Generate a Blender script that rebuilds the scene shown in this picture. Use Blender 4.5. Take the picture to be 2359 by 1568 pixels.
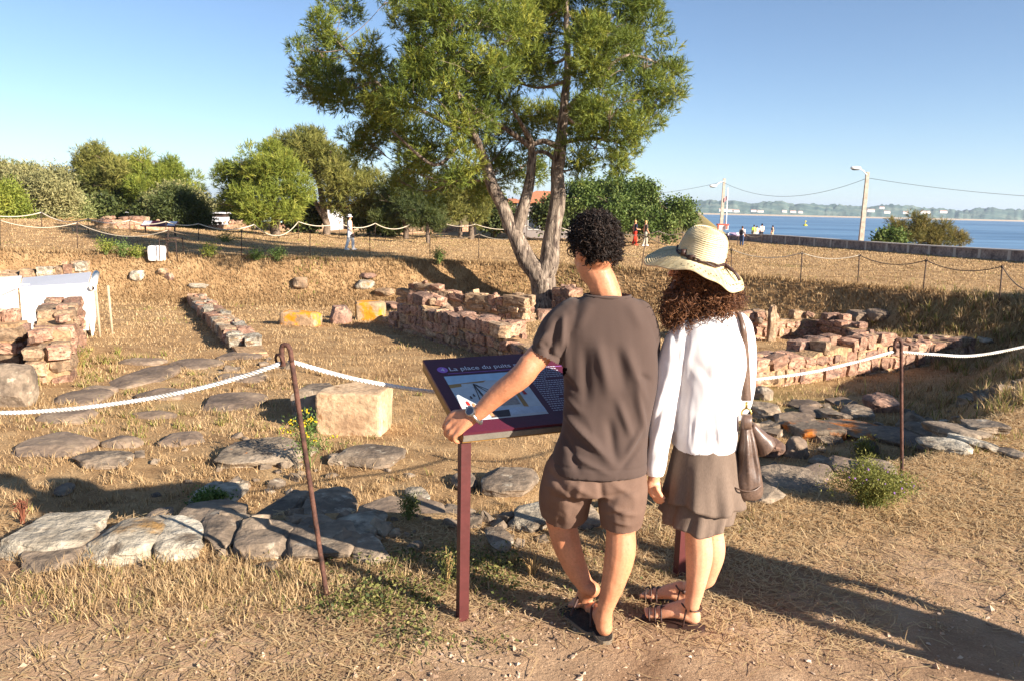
import bpy, math, random
import numpy as np
from mathutils import Vector, Matrix, Euler, Quaternion
random.seed(7)
RNG = np.random.default_rng(11)
SC = bpy.context.scene
COL = SC.collection
PI = math.pi
for o in list(bpy.data.objects):
    bpy.data.objects.remove(o)

# ------------------------------------------------------------------ camera, sky, sun, exposure
CAMZ = 1.72
FPX = 1791.0                     # focal length in units of a picture 2358 wide
PITCH = math.radians(9.7)
ROLL = math.radians(1.3)
FW = np.array([0, math.cos(PITCH), -math.sin(PITCH)])
R0 = np.array([1.0, 0, 0])
U0 = np.array([0, math.sin(PITCH), math.cos(PITCH)])
RT = R0*math.cos(ROLL) + U0*math.sin(ROLL)
UP = U0*math.cos(ROLL) - R0*math.sin(ROLL)
EYE = np.array([0, 0, CAMZ])
cam = bpy.data.cameras.new('camera')
cam.sensor_width = 36.0
cam.lens = 36.0*FPX/2358.0
cam.clip_start = 0.05
cam.clip_end = 30000
camo = bpy.data.objects.new('camera', cam)
COL.objects.link(camo)
camo.matrix_world = Matrix(((RT[0], UP[0], -FW[0], EYE[0]), (RT[1], UP[1], -FW[1], EYE[1]), (RT[2], UP[2], -FW[2], EYE[2]), (0, 0, 0, 1)))
SC.camera = camo

SUN_EL = math.radians(22)
SUN_AZ = math.radians(126)      # clockwise from +Y (the view direction)
world = bpy.data.worlds.new('World')
SC.world = world
world.use_nodes = True
wn = world.node_tree.nodes
wl = world.node_tree.links
sky = wn.new('ShaderNodeTexSky')
sky.sky_type = 'NISHITA'
sky.sun_disc = False
sky.sun_elevation = SUN_EL
sky.sun_rotation = SUN_AZ
sky.altitude = 0
sky.air_density = 0.75
sky.dust_density = 0.0
sky.ozone_density = 2.6
bg = wn['Background']
bg.inputs['Strength'].default_value = 0.06
wl.new(sky.outputs[0], bg.inputs['Color'])
sun = bpy.data.lights.new('sun', 'SUN')
sun.energy = 5.0
sun.angle = math.radians(0.5)
sun.color = (1.0, 0.91, 0.80)
suno = bpy.data.objects.new('sun', sun)
COL.objects.link(suno)
SD = np.array([math.sin(SUN_AZ)*math.cos(SUN_EL), math.cos(SUN_AZ)*math.cos(SUN_EL), math.sin(SUN_EL)])
suno.rotation_euler = Vector(-SD).to_track_quat('-Z', 'Y').to_euler()
suno.location = (30, -25, 30)
SC.view_settings.view_transform = 'Standard'
SC.view_settings.look = 'None'
SC.view_settings.exposure = 1.5
SC.view_settings.gamma = 1
SC.view_settings.use_curve_mapping = False
SC.render.engine = 'CYCLES'
SC.cycles.max_bounces = 6
SC.cycles.transparent_max_bounces = 6

# ------------------------------------------------------------------ small maths
def ray(px, py):
    d = FW*FPX + RT*(px-1179.0) + UP*(784.0-py)
    return d/np.linalg.norm(d)
def P(px, py, Y):
    """point seen at (px, py) of a 2358 wide picture, standing at world depth Y"""
    d = ray(px, py)
    return EYE + d*(Y/d[1])
def lerp(a, b, t): return a + (b-a)*t
def sstep(t):
    t = np.clip(t, 0, 1)
    return t*t*(3-2*t)
def hash3(ix, iy, iz, seed):
    h = (ix.astype(np.int64)*374761393 + iy.astype(np.int64)*668265263 + iz.astype(np.int64)*2147483647 + seed*974711) & 0xffffffff
    h = ((h ^ (h >> 13))*1274126177) & 0xffffffff
    h = ((h ^ (h >> 16))*2246822519) & 0xffffffff
    return ((h ^ (h >> 15)) & 0xffffff)/float(0xffffff)
def vnoise(p, seed=0):
    p = np.asarray(p, float)
    i = np.floor(p); f = p-i; f = f*f*(3-2*f); i = i.astype(np.int64)
    r = 0
    for a in (0, 1):
        wa = f[:, 0] if a else 1-f[:, 0]
        for b in (0, 1):
            wb = f[:, 1] if b else 1-f[:, 1]
            for c in (0, 1):
                wc = f[:, 2] if c else 1-f[:, 2]
                r = r + wa*wb*wc*hash3(i[:, 0]+a, i[:, 1]+b, i[:, 2]+c, seed)
    return r*2-1
def fbm(p, oct=4, seed=0, gain=0.5):
    p = np.asarray(p, float); a = 1.0; s = 0; n = 0
    for k in range(oct):
        s = s + a*vnoise(p*(2.03**k)+k*17.3, seed+k); n += a; a *= gain
    return s/n
def lin(r, g, b):
    f = lambda c: (c/255/12.92) if c/255 < 0.04045 else ((c/255+0.055)/1.055)**2.4
    return (f(r), f(g), f(b), 1.0)
def unit(v):
    v = np.asarray(v, float)
    return v/(np.linalg.norm(v)+1e-12)

# ------------------------------------------------------------------ materials
def mat(name, cols, scale=4.0, rough=0.85, bump=0.3, bscale=40.0, detail=6.0, stretch=(1, 1, 1), spec=0.25, rnd=True,
        speck=None, lichen=None, attr=None, metallic=0.0, sss=0.0, transl=0.0, bdist=0.01, fine=0.25, coord='Object', wave=None, contrast=(0.3, 0.7), sheen=0.0, objval=0.0):
    m = bpy.data.materials.new(name); m.use_nodes = True
    nt = m.node_tree; N = nt.nodes; L = nt.links
    bs = N['Principled BSDF']
    bs.inputs['Roughness'].default_value = rough
    bs.inputs['Specular IOR Level'].default_value = spec
    bs.inputs['Metallic'].default_value = metallic
    tc = N.new('ShaderNodeTexCoord'); mp = N.new('ShaderNodeMapping')
    L.new(tc.outputs[coord], mp.inputs[0]); mp.inputs['Scale'].default_value = stretch
    oi = N.new('ShaderNodeObjectInfo')
    vec = mp.outputs[0]
    if rnd:
        ad = N.new('ShaderNodeVectorMath'); ad.operation = 'ADD'
        ml = N.new('ShaderNodeMath'); ml.operation = 'MULTIPLY'; ml.inputs[1].default_value = 83.0
        L.new(oi.outputs['Random'], ml.inputs[0]); L.new(vec, ad.inputs[0]); L.new(ml.outputs[0], ad.inputs[1]); vec = ad.outputs[0]
    n1 = N.new('ShaderNodeTexNoise'); n1.inputs['Scale'].default_value = scale; n1.inputs['Detail'].default_value = detail
    L.new(vec, n1.inputs['Vector'])
    fac = n1.outputs['Fac']
    ramp = N.new('ShaderNodeValToRGB')
    cr = ramp.color_ramp
    lo, hi = contrast
    while len(cr.elements) < len(cols): cr.elements.new(0.5)
    for k, c in enumerate(cols):
        cr.elements[k].position = lo+(hi-lo)*k/max(1, len(cols)-1) if attr is None else k/max(1, len(cols)-1)
        cr.elements[k].color = c if len(c) == 4 else (*c, 1)
    if attr:
        at = N.new('ShaderNodeAttribute'); at.attribute_name = attr
        L.new(at.outputs['Fac'], ramp.inputs[0])
    else:
        L.new(fac, ramp.inputs[0])
    col = ramp.outputs[0]
    if fine > 0:
        n2 = N.new('ShaderNodeTexNoise'); n2.inputs['Scale'].default_value = bscale; n2.inputs['Detail'].default_value = 5
        L.new(vec, n2.inputs['Vector'])
        mr = N.new('ShaderNodeMapRange'); mr.inputs['From Min'].default_value = 0.3; mr.inputs['From Max'].default_value = 0.7
        mr.inputs['To Min'].default_value = 1-fine; mr.inputs['To Max'].default_value = 1+fine
        L.new(n2.outputs['Fac'], mr.inputs[0])
        mx = N.new('ShaderNodeMix'); mx.data_type = 'RGBA'; mx.blend_type = 'MULTIPLY'; mx.inputs[0].default_value = 1
        L.new(col, mx.inputs[6]); L.new(mr.outputs[0], mx.inputs[7]); col = mx.outputs[2]
    if objval > 0:
        mr = N.new('ShaderNodeMapRange'); mr.inputs['To Min'].default_value = 1-objval; mr.inputs['To Max'].default_value = 1+objval
        L.new(oi.outputs['Random'], mr.inputs[0])
        mx = N.new('ShaderNodeMix'); mx.data_type = 'RGBA'; mx.blend_type = 'MULTIPLY'; mx.inputs[0].default_value = 1
        L.new(col, mx.inputs[6]); L.new(mr.outputs[0], mx.inputs[7]); col = mx.outputs[2]
    for spk in ([speck] if speck else [])+([lichen] if lichen else []):
        # (colour, scale, threshold, softness)
        c, s, th, sf = spk
        n3 = N.new('ShaderNodeTexNoise'); n3.inputs['Scale'].default_value = s; n3.inputs['Detail'].default_value = 7; n3.inputs['Roughness'].default_value = 0.65
        ad2 = N.new('ShaderNodeVectorMath'); ad2.operation = 'ADD'; ad2.inputs[1].default_value = (s*3.7, 11.1, -s)
        L.new(vec, ad2.inputs[0]); L.new(ad2.outputs[0], n3.inputs['Vector'])
        mr = N.new('ShaderNodeMapRange'); mr.inputs['From Min'].default_value = th-sf; mr.inputs['From Max'].default_value = th+sf
        L.new(n3.outputs['Fac'], mr.inputs[0])
        mx = N.new('ShaderNodeMix'); mx.data_type = 'RGBA'
        L.new(mr.outputs[0], mx.inputs[0]); L.new(col, mx.inputs[6]); mx.inputs[7].default_value = c; col = mx.outputs[2]
    L.new(col, bs.inputs['Base Color'])
    if bump > 0:
        nb = N.new('ShaderNodeTexNoise'); nb.inputs['Scale'].default_value = bscale; nb.inputs['Detail'].default_value = 8; nb.inputs['Roughness'].default_value = 0.6
        L.new(vec, nb.inputs['Vector'])
        hgt = nb.outputs['Fac']
        if wave:
            wv = N.new('ShaderNodeTexWave'); wv.inputs['Scale'].default_value = wave; wv.inputs['Distortion'].default_value = 1.0
            L.new(vec, wv.inputs['Vector'])
            am = N.new('ShaderNodeMath'); am.operation = 'ADD'; L.new(hgt, am.inputs[0]); L.new(wv.outputs['Fac'], am.inputs[1]); hgt = am.outputs[0]
        bp = N.new('ShaderNodeBump'); bp.inputs['Strength'].default_value = bump; bp.inputs['Distance'].default_value = bdist
        L.new(hgt, bp.inputs['Height']); L.new(bp.outputs[0], bs.inputs['Normal'])
    if sss > 0:
        bs.inputs['Subsurface Weight'].default_value = sss
        bs.inputs['Subsurface Radius'].default_value = (0.012, 0.005, 0.003)
        bs.inputs['Subsurface Scale'].default_value = 1.0
    if sheen > 0:
        bs.inputs['Sheen Weight'].default_value = sheen
    if transl > 0:
        tr = N.new('ShaderNodeBsdfTranslucent'); ms = N.new('ShaderNodeMixShader'); ms.inputs[0].default_value = transl
        L.new(col, tr.inputs['Color']); L.new(bs.outputs[0], ms.inputs[1]); L.new(tr.outputs[0], ms.inputs[2])
        L.new(ms.outputs[0], N['Material Output'].inputs['Surface'])
    return m
def plain(name, col, rough=0.6, spec=0.3, metallic=0.0, var=0.12, scale=30):
    c = np.array(col[:3])
    return mat(name, [(*(c*(1-var)), 1), (*(c*(1+var)), 1)], scale=scale, rough=rough, spec=spec, metallic=metallic, bump=0.08, bscale=scale*4, fine=0.06)

# ------------------------------------------------------------------ objects
ORG = {}
def tag(o, label=None, cat=None, group=None, kind=None):
    if label: o['label'] = label
    if cat: o['category'] = cat
    if group: o['group'] = group
    if kind: o['kind'] = kind
    return o
def thing(name, label, cat, loc, group=None):
    o = bpy.data.objects.new(name, None); COL.objects.link(o)
    o.empty_display_size = 0.2
    o.location = tuple(float(v) for v in loc)
    ORG[o] = np.array(loc, float)
    return tag(o, label, cat, group)
def mesh_np(name, V, F, smooth=True, attr=None, aname='tint'):
    """V (n,3); F array (m,k), or a list of such arrays / polygons"""
    me = bpy.data.meshes.new(name)
    V = np.asarray(V, np.float32)
    if isinstance(F, np.ndarray): Fs = [F]
    elif len(F) and isinstance(F[0], np.ndarray) and F[0].ndim == 2: Fs = F
    else: Fs = None
    me.vertices.add(len(V)); me.vertices.foreach_set('co', V.ravel())
    if Fs is None:
        li = np.fromiter((i for f in F for i in f), np.int32)
        lt = np.fromiter((len(f) for f in F), np.int32)
    else:
        Fs = [f for f in Fs if len(f)]
        li = np.concatenate([f.ravel() for f in Fs]).astype(np.int32)
        lt = np.concatenate([np.full(len(f), f.shape[1], np.int32) for f in Fs])
    ls = np.concatenate([[0], np.cumsum(lt)[:-1]]).astype(np.int32)
    me.loops.add(len(li)); me.loops.foreach_set('vertex_index', li)
    me.polygons.add(len(lt)); me.polygons.foreach_set('loop_start', ls)
    me.polygons.foreach_set('use_smooth', np.full(len(lt), bool(smooth)))
    if attr is not None:
        a = me.attributes.new(aname, 'FLOAT', 'POINT'); a.data.foreach_set('value', np.asarray(attr, np.float32))
    me.update(calc_edges=True)
    return me
def obj(name, V, F, m, parent=None, smooth=True, attr=None, org=None, aname='tint'):
    """V in world coordinates; the origin goes to the parent's base (or org)"""
    o0 = ORG[parent] if parent is not None else (np.zeros(3) if org is None else np.asarray(org, float))
    me = mesh_np(name, np.asarray(V, float)-o0, F, smooth, attr, aname)
    o = bpy.data.objects.new(name, me); COL.objects.link(o)
    if m is not None: me.materials.append(m)
    ORG[o] = o0
    if parent is not None: o.parent = parent; o.location = (0, 0, 0)
    else: o.location = tuple(o0)
    if parent is not None and parent.type == 'MESH': ORG[o] = o0
    return o
def link_copy(name, me, parent, loc_world, rot=(0, 0, 0), scale=(1, 1, 1)):
    o = bpy.data.objects.new(name, me); COL.objects.link(o)
    base = ORG[parent] if parent is not None else np.zeros(3)
    if parent is not None: o.parent = parent
    o.location = tuple(np.asarray(loc_world, float)-base); o.rotation_euler = rot; o.scale = scale
    ORG[o] = np.asarray(loc_world, float)
    return o
class MB:
    def __init__(s): s.V = []; s.F = []; s.n = 0; s.A = []
    def add(s, V, F, a=0.5):
        V = np.asarray(V, float)
        for f in (F if isinstance(F, list) else [F]):
            s.F.append(np.asarray(f, int)+s.n)
        s.V.append(V); s.n += len(V); s.A.append(np.full(len(V), a) if np.isscalar(a) else np.asarray(a))
    def box(s, c, half, R=None, a=0.5):
        q = np.array([[x, y, z] for z in (-1, 1) for y in (-1, 1) for x in (-1, 1)], float)*np.asarray(half, float)
        if R is not None: q = q @ np.asarray(R).T
        s.add(q+np.asarray(c, float), np.array([[0, 2, 3, 1], [4, 5, 7, 6], [0, 1, 5, 4], [2, 6, 7, 3], [0, 4, 6, 2], [1, 3, 7, 5]]), a)
    def tube(s, pts, rad, n=8, cap=True, a=0.5):
        V, F = tube(pts, rad, n, cap); s.add(V, F, a)
    def obj(s, name, m, parent=None, smooth=True, org=None, attr=False):
        four = [f for f in s.F if f.shape[1] == 4]; three = [f for f in s.F if f.shape[1] == 3]; oth = [f for f in s.F if f.shape[1] not in (3, 4)]
        Fs = []
        if four: Fs.append(np.concatenate(four))
        if three: Fs.append(np.concatenate(three))
        Fs += oth
        return obj(name, np.concatenate(s.V), Fs, m, parent, smooth, np.concatenate(s.A) if attr else None, org)
def frames(pts):
    pts = np.asarray(pts, float)
    T = np.gradient(pts, axis=0); T /= np.linalg.norm(T, axis=1)[:, None]+1e-12
    ref = np.array([0, 0, 1.0]) if abs(T[:, 2]).mean() < 0.8 else np.array([1.0, 0, 0])
    A = np.cross(T, ref); A /= np.linalg.norm(A, axis=1)[:, None]+1e-12
    B = np.cross(T, A)
    return T, A, B
def tube(pts, rad, n=8, cap=True, flat=1.0):
    pts = np.asarray(pts, float); k = len(pts)
    rad = np.full(k, rad) if np.isscalar(rad) else np.asarray(rad, float)
    T, A, B = frames(pts)
    ang = np.arange(n)*2*PI/n
    V = (pts[:, None] + rad[:, None, None]*(np.cos(ang)[None, :, None]*A[:, None] + flat*np.sin(ang)[None, :, None]*B[:, None])).reshape(-1, 3)
    i = np.arange(k-1)[:, None]*n; j = np.arange(n)[None]; j2 = (j+1) % n
    F = [np.stack([i+j, i+j2, i+n+j2, i+n+j], -1).reshape(-1, 4)]
    if cap:
        V = np.concatenate([V, pts[:1], pts[-1:]]); c0, c1 = k*n, k*n+1; jj = np.arange(n); jn = (jj+1) % n
        F.append(np.stack([np.full(n, c0), jn, jj], -1)); F.append(np.stack([np.full(n, c1), (k-1)*n+jj, (k-1)*n+jn], -1))
    return V, F
def spline(ctrl, n):
    """Catmull-Rom through control rows"""
    c = np.asarray(ctrl, float); c = np.concatenate([[2*c[0]-c[1]], c, [2*c[-1]-c[-2]]])
    t = np.linspace(0, len(c)-3-1e-9, n); i = t.astype(int); f = (t-i)[:, None]
    a, b, d, e = c[i], c[i+1], c[i+2], c[i+3]
    return 0.5*(2*b+(d-a)*f+(2*a-5*b+4*d-e)*f**2+(3*b-a-3*d+e)*f**3)
def lathe(c, prof, n=24, axis=(0, 0, 1), ov=(1, 1)):
    """prof: rows of (radius, height)"""
    ax = unit(axis); a = unit(np.cross(ax, (0, 1, 0) if abs(ax[1]) < 0.9 else (1, 0, 0))); b = np.cross(ax, a)
    prof = np.asarray(prof, float); ang = np.arange(n)*2*PI/n; k = len(prof)
    V = (np.asarray(c, float)+prof[:, 1][:, None, None]*ax+prof[:, 0][:, None, None]*(ov[0]*np.cos(ang)[None, :, None]*a+ov[1]*np.sin(ang)[None, :, None]*b)).reshape(-1, 3)
    i = np.arange(k-1)[:, None]*n; j = np.arange(n)[None]; j2 = (j+1) % n
    return V, np.stack([i+j, i+j2, i+n+j2, i+n+j], -1).reshape(-1, 4)

# ------------------------------------------------------------------ terrain
PIT = np.array([(-9.0, 4.6), (-6, 4.1), (-3.4, 3.95), (-2.1, 4.02), (-0.9, 4.12), (0.2, 4.22), (1.2, 4.5), (1.9, 4.85), (2.9, 5.4), (3.7, 6.0), (4.9, 7.2), (6.9, 9.6), (8.9, 12.6),
                (11.2, 15.2), (13.0, 17.0), (13.2, 18.2), (11.8, 19.4), (9.6, 22.6), (7.0, 24.8), (4.7, 26.2), (1.6, 27.8), (-1.2, 28.6), (-7.3, 28.2), (-13.6, 28.2), (-18, 27.6), (-21, 24), (-18, 15), (-13, 8)], float)
def pit_sd(x, y):
    p = np.stack([x, y], -1); n = len(PIT); best = np.full(len(x), 1e9); inside = np.zeros(len(x), bool)
    for k in range(n):
        a, b = PIT[k], PIT[(k+1) % n]; e = b-a; w = p-a
        t = np.clip((w@e)/(e@e), 0, 1); d = np.linalg.norm(w-t[:, None]*e, axis=1); best = np.minimum(best, d)
        c = (a[1] > y) != (b[1] > y)
        xi = (b[0]-a[0])*(y-a[1])/((b[1]-a[1]) if abs(b[1]-a[1]) > 1e-9 else 1e-9)+a[0]
        inside ^= c & (x < xi)
    return np.where(inside, best, -best)
WALL0, WALL1 = np.array([27.0, 80.0]), np.array([36.5, 52.0])
def H(x, y, detail=True):
    x = np.atleast_1d(np.asarray(x, float)); y = np.atleast_1d(np.asarray(y, float))
    far = -0.30-0.018*np.clip(y-27, 0, 45)-0.004*np.clip(y-72, 0, 200)
    z = lerp(0.0, far, sstep((y-5)/14.0))
    z = z + 0.95*np.exp(-((x+27)/11)**2-((y-41)/11)**2) + 0.5*np.exp(-((x+30)/16)**2-((y-60)/14)**2)
    # mound along the right hand rim
    z = z + 0.45*np.exp(-((x-11.6)/1.9)**2-((y-13.0)/3.0)**2)
    # unseen ridge just outside the right edge, added to shade the pit
    tt = np.clip(((x-7.5)*2.2+(y-8.3)*2.6)/(2.2**2+2.6**2), 0, 1); dd = np.hypot(x-7.5-2.2*tt, y-8.3-2.6*tt)
    z = z + 0.78*np.exp(-(dd/0.95)**2)*lerp(.35, 1.0, sstep((y-7.2)/2.4))*sstep((y-5.4)/1.2)
    sd = pit_sd(x, y)
    back = sstep((y-17)/6.0)
    right = sstep((x-3)/2.5)*(1-back)
    w = lerp(lerp(0.42, 1.3, right), 2.0, back)
    fl = -0.56-0.054*np.clip(y-4.5, 0, 30)
    fl = fl + 0.10*sstep((x-1.4)/1.6)*(1-sstep((y-9)/5))
    fl = fl - 0.16*np.exp(-((sd-0.6)/0.45)**2)*(1-sstep((y-6)/2))
    t = np.clip(sd/w, 0, 1)
    prof = lerp(sstep(t), 1-(1-t)**1.9, back)
    z = np.where(sd > 0, lerp(z, fl, prof), z)
    # sea side: everything beyond the low wall falls to the shore
    e = unit(np.append(WALL1-WALL0, 0))[:2]; nrm = np.array([-e[1], e[0]])
    if nrm[0] < 0: nrm = -nrm
    s = (x-WALL0[0])*nrm[0]+(y-WALL0[1])*nrm[1]
    s2 = np.where(y > 84, np.minimum(s, (x-20-(y-84)*0.232)), s)
    z = z - 9.0*sstep((s2-2.0)/16.0)
    if detail:
        q = np.stack([x, y, np.zeros_like(x)], -1)
        amp = np.where(sd > 0, 0.05, 0.018)+0.02*sstep((y-20)/20)
        near = 1-sstep((y-40)/40)
        z = z + near*amp*fbm(q*1.1, 3, 3) + near*0.012*fbm(q*6.0, 3, 9)*np.where(np.abs(y) < 14, 1, 0.6)
        z = z + 0.9*sstep((y-90)/60)*fbm(q*0.02, 2, 5)*(s2 < 0)
    return z
def Hz(x, y): return float(H([x], [y])[0])
def G(px, py, t0=1.5, t1=400):
    """where the ray through a pixel meets the terrain"""
    d = ray(px, py); t = np.geomspace(t0, t1, 700); q = EYE+d*t[:, None]
    dz = q[:, 2]-H(q[:, 0], q[:, 1])
    k = np.argmax(dz < 0)
    if dz[k] >= 0: k = len(t)-1
    a, b = t[max(k-1, 0)], t[k]
    tt = np.linspace(a, b, 40); q = EYE+d*tt[:, None]; dz = q[:, 2]-H(q[:, 0], q[:, 1]); j = np.argmax(dz < 0)
    r = EYE+d*tt[j]; r[2] = Hz(r[0], r[1]); return r

# camera-independent polar sheet: fine where the path is, coarse far away
th = np.concatenate([np.radians(np.arange(-46, 46, 0.3)), np.radians(np.arange(46, 314, 3.0))])
rr = np.concatenate([[0.02, 0.4, 0.9], np.geomspace(1.5, 130, 330), np.geomspace(140, 9000, 34)])
TH, RR = np.meshgrid(th, rr)
X = (RR*np.sin(TH)).ravel(); Y = (RR*np.cos(TH)).ravel(); Z = H(X, Y)
nt_, nr_ = len(th), len(rr)
i = np.arange(nr_-1)[:, None]*nt_; j = np.arange(nt_)[None]; j2 = (j+1) % nt_
FQ = np.stack([i+j, i+nt_+j, i+nt_+j2, i+j2], -1).reshape(-1, 4)
SDF = pit_sd(X, Y)
def path_mask(x, y):
    """1 on the bare trodden path, 0 in the grass"""
    q = np.stack([x, y, 0*x], -1)
    edge = 3.05+0.62*np.clip(x, -3, 5)*np.where(x > 0, 0.35, -0.05)
    return (1-sstep((y+0.35*fbm(q*1.7, 3, 21)-edge)/0.8))
ground_mat = bpy.data.materials.new('ground'); ground_mat.use_nodes = True
def build_ground_mat(m):
    nt = m.node_tree; N = nt.nodes; L = nt.links; bs = N['Principled BSDF']
    bs.inputs['Roughness'].default_value = 0.95; bs.inputs['Specular IOR Level'].default_value = 0.1
    tc = N.new('ShaderNodeTexCoord')
    def noise(s, d=6, r=0.55, st=None):
        n = N.new('ShaderNodeTexNoise'); n.inputs['Scale'].default_value = s; n.inputs['Detail'].default_value = d; n.inputs['Roughness'].default_value = r
        if st:
            mp = N.new('ShaderNodeMapping'); mp.inputs['Scale'].default_value = st; L.new(tc.outputs['Object'], mp.inputs[0]); L.new(mp.outputs[0], n.inputs['Vector'])
        else: L.new(tc.outputs['Object'], n.inputs['Vector'])
        return n.outputs['Fac']
    def ramp(f, stops):
        r = N.new('ShaderNodeValToRGB'); L.new(f, r.inputs[0])
        while len(r.color_ramp.elements) < len(stops): r.color_ramp.elements.new(0.5)
        for k, (p, c) in enumerate(stops): r.color_ramp.elements[k].position = p; r.color_ramp.elements[k].color = c
        return r.outputs[0]
    def mixc(f, a, b, mode='MIX'):
        x = N.new('ShaderNodeMix'); x.data_type = 'RGBA'; x.blend_type = mode
        if isinstance(f, float): x.inputs[0].default_value = f
        else: L.new(f, x.inputs[0])
        L.new(a, x.inputs[6]); L.new(b, x.inputs[7]); return x.outputs[2]
    straw = ramp(noise(1.6, 8, 0.65), [(0.3, lin(132, 102, 72)), (0.5, lin(172, 140, 102)), (0.7, lin(194, 164, 124))])
    fine = ramp(noise(45, 6, 0.7, (1, 1, 1)), [(0.3, (0.55, 0.52, 0.48, 1)), (0.7, (1.25, 1.22, 1.15, 1))])
    straw = mixc(1.0, straw, fine, 'MULTIPLY')
    dirt = ramp(noise(2.4, 8, 0.6), [(0.3, lin(142, 112, 86)), (0.55, lin(176, 146, 116)), (0.75, lin(196, 168, 138))])
    fine2 = ramp(noise(120, 5, 0.7), [(0.3, (0.72, 0.7, 0.68, 1)), (0.7, (1.18, 1.17, 1.15, 1))])
    dirt = mixc(1.0, dirt, fine2, 'MULTIPLY')
    at = N.new('ShaderNodeAttribute'); at.attribute_name = 'path'
    c = mixc(at.outputs['Fac'], straw, dirt)
    at2 = N.new('ShaderNodeAttribute'); at2.attribute_name = 'green'
    gr = ramp(noise(3, 5), [(0.3, lin(96, 96, 48)), (0.7, lin(140, 132, 70))])
    c = mixc(at2.outputs['Fac'], c, gr)
    L.new(c, bs.inputs['Base Color'])
    bp = N.new('ShaderNodeBump'); bp.inputs['Strength'].default_value = 0.7; bp.inputs['Distance'].default_value = 0.03
    L.new(noise(38, 8, 0.7), bp.inputs['Height']); L.new(bp.outputs[0], bs.inputs['Normal'])
build_ground_mat(ground_mat)
ground = obj('ground', np.stack([X, Y, Z], -1), FQ, ground_mat)
tag(ground, kind='structure')
ground.data.attributes.new('path', 'FLOAT', 'POINT').data.foreach_set('value', np.clip(path_mask(X, Y), 0, 1).astype(np.float32))
qg = np.stack([X, Y, 0*X], -1)
green = np.clip(fbm(qg*0.25, 3, 31)*2.2-0.9, 0, 0.6)*(Y > 6)+np.clip((Y-95)/60, 0, 0.6)
ground.data.attributes.new('green', 'FLOAT', 'POINT').data.foreach_set('value', green.astype(np.float32))
# ------------------------------------------------------------------ sea, far shore, hills
SEA = -5.0
def sea_mat():
    m = bpy.data.materials.new('sea_water'); m.use_nodes = True
    nt = m.node_tree; N = nt.nodes; L = nt.links; bs = N['Principled BSDF']
    bs.inputs['Base Color'].default_value = lin(40, 92, 140)
    bs.inputs['Roughness'].default_value = 0.32; bs.inputs['Specular IOR Level'].default_value = 0.35
    tc = N.new('ShaderNodeTexCoord'); mp = N.new('ShaderNodeMapping'); mp.inputs['Scale'].default_value = (0.12, 1.0, 1)
    L.new(tc.outputs['Object'], mp.inputs[0])
    n = N.new('ShaderNodeTexNoise'); n.inputs['Scale'].default_value = 0.25; n.inputs['Detail'].default_value = 9; L.new(mp.outputs[0], n.inputs['Vector'])
    bp = N.new('ShaderNodeBump'); bp.inputs['Strength'].default_value = 0.9; bp.inputs['Distance'].default_value = 0.8
    L.new(n.outputs['Fac'], bp.inputs['Height']); L.new(bp.outputs[0], bs.inputs['Normal'])
    n2 = N.new('ShaderNodeTexNoise'); n2.inputs['Scale'].default_value = 0.05; n2.inputs['Detail'].default_value = 6; L.new(mp.outputs[0], n2.inputs['Vector'])
    r = N.new('ShaderNodeValToRGB'); r.color_ramp.elements[0].position = 0.4; r.color_ramp.elements[1].position = 0.6
    r.color_ramp.elements[0].color = lin(54, 90, 124); r.color_ramp.elements[1].color = lin(104, 138, 166)
    L.new(n2.outputs['Fac'], r.inputs[0]); L.new(r.outputs[0], bs.inputs['Base Color'])
    return m
g = np.array([(24, 60), (90, 20), (4200, 20), (4200, 5200), (24, 5200)], float)
sea = obj('sea', np.column_stack([g, np.full(len(g), SEA)]), [(0, 1, 2, 3, 4)], sea_mat()); tag(sea, kind='structure')

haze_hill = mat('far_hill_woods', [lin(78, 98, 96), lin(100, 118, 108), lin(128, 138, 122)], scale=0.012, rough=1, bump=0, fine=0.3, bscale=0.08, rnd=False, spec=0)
def ridge(name, pts, depth, m, seed, base=-6, bumps=2.0, n=240):
    """pts: rows (px, py) of the skyline at distance depth (metres forward)"""
    px = np.linspace(pts[0][0], pts[-1][0], n); py = np.interp(px, [p[0] for p in pts], [p[1] for p in pts])
    T = np.array([P(a, b, depth) for a, b in zip(px, py)])
    rows = [(0.0, 0.0), (0.15, 0.30), (0.45, 0.62), (0.75, 0.85), (1.0, 1.0), (1.3, 0.8), (1.8, 0.0)]
    V = []
    for u, h in rows:
        y = T[:, 1]+(u-1.0)*depth*0.16
        z = base+(T[:, 2]-base)*h
        q = np.column_stack([T[:, 0]*y/T[:, 1], y, z])
        q[:, 2] += (bumps*fbm(np.column_stack([q[:, 0]*0.02, q[:, 1]*0.02, 0*y]), 4, seed)+0.6*bumps*vnoise(np.column_stack([q[:, 0]*0.13, q[:, 1]*0.1, 0*y]), seed+3))*(0.4 if h < 0.2 else 1)*(h > 0)
        V.append(q)
    k = len(rows); V = np.concatenate(V)
    i = np.arange(k-1)[:, None]*n; j = np.arange(n-1)[None]
    return obj(name, V, np.stack([i+j, i+j+1, i+n+j+1, i+n+j], -1).reshape(-1, 4), m)
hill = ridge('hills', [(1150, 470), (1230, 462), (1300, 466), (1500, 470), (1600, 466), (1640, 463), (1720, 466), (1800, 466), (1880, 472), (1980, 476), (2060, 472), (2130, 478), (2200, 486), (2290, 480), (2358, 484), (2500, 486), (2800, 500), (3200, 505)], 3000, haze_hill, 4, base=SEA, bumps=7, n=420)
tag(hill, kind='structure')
sand = mat('beach_sand', [lin(196, 170, 140), lin(214, 190, 158)], scale=0.05, rough=1, bump=0, fine=0.1, bscale=0.2, rnd=False)
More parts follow.
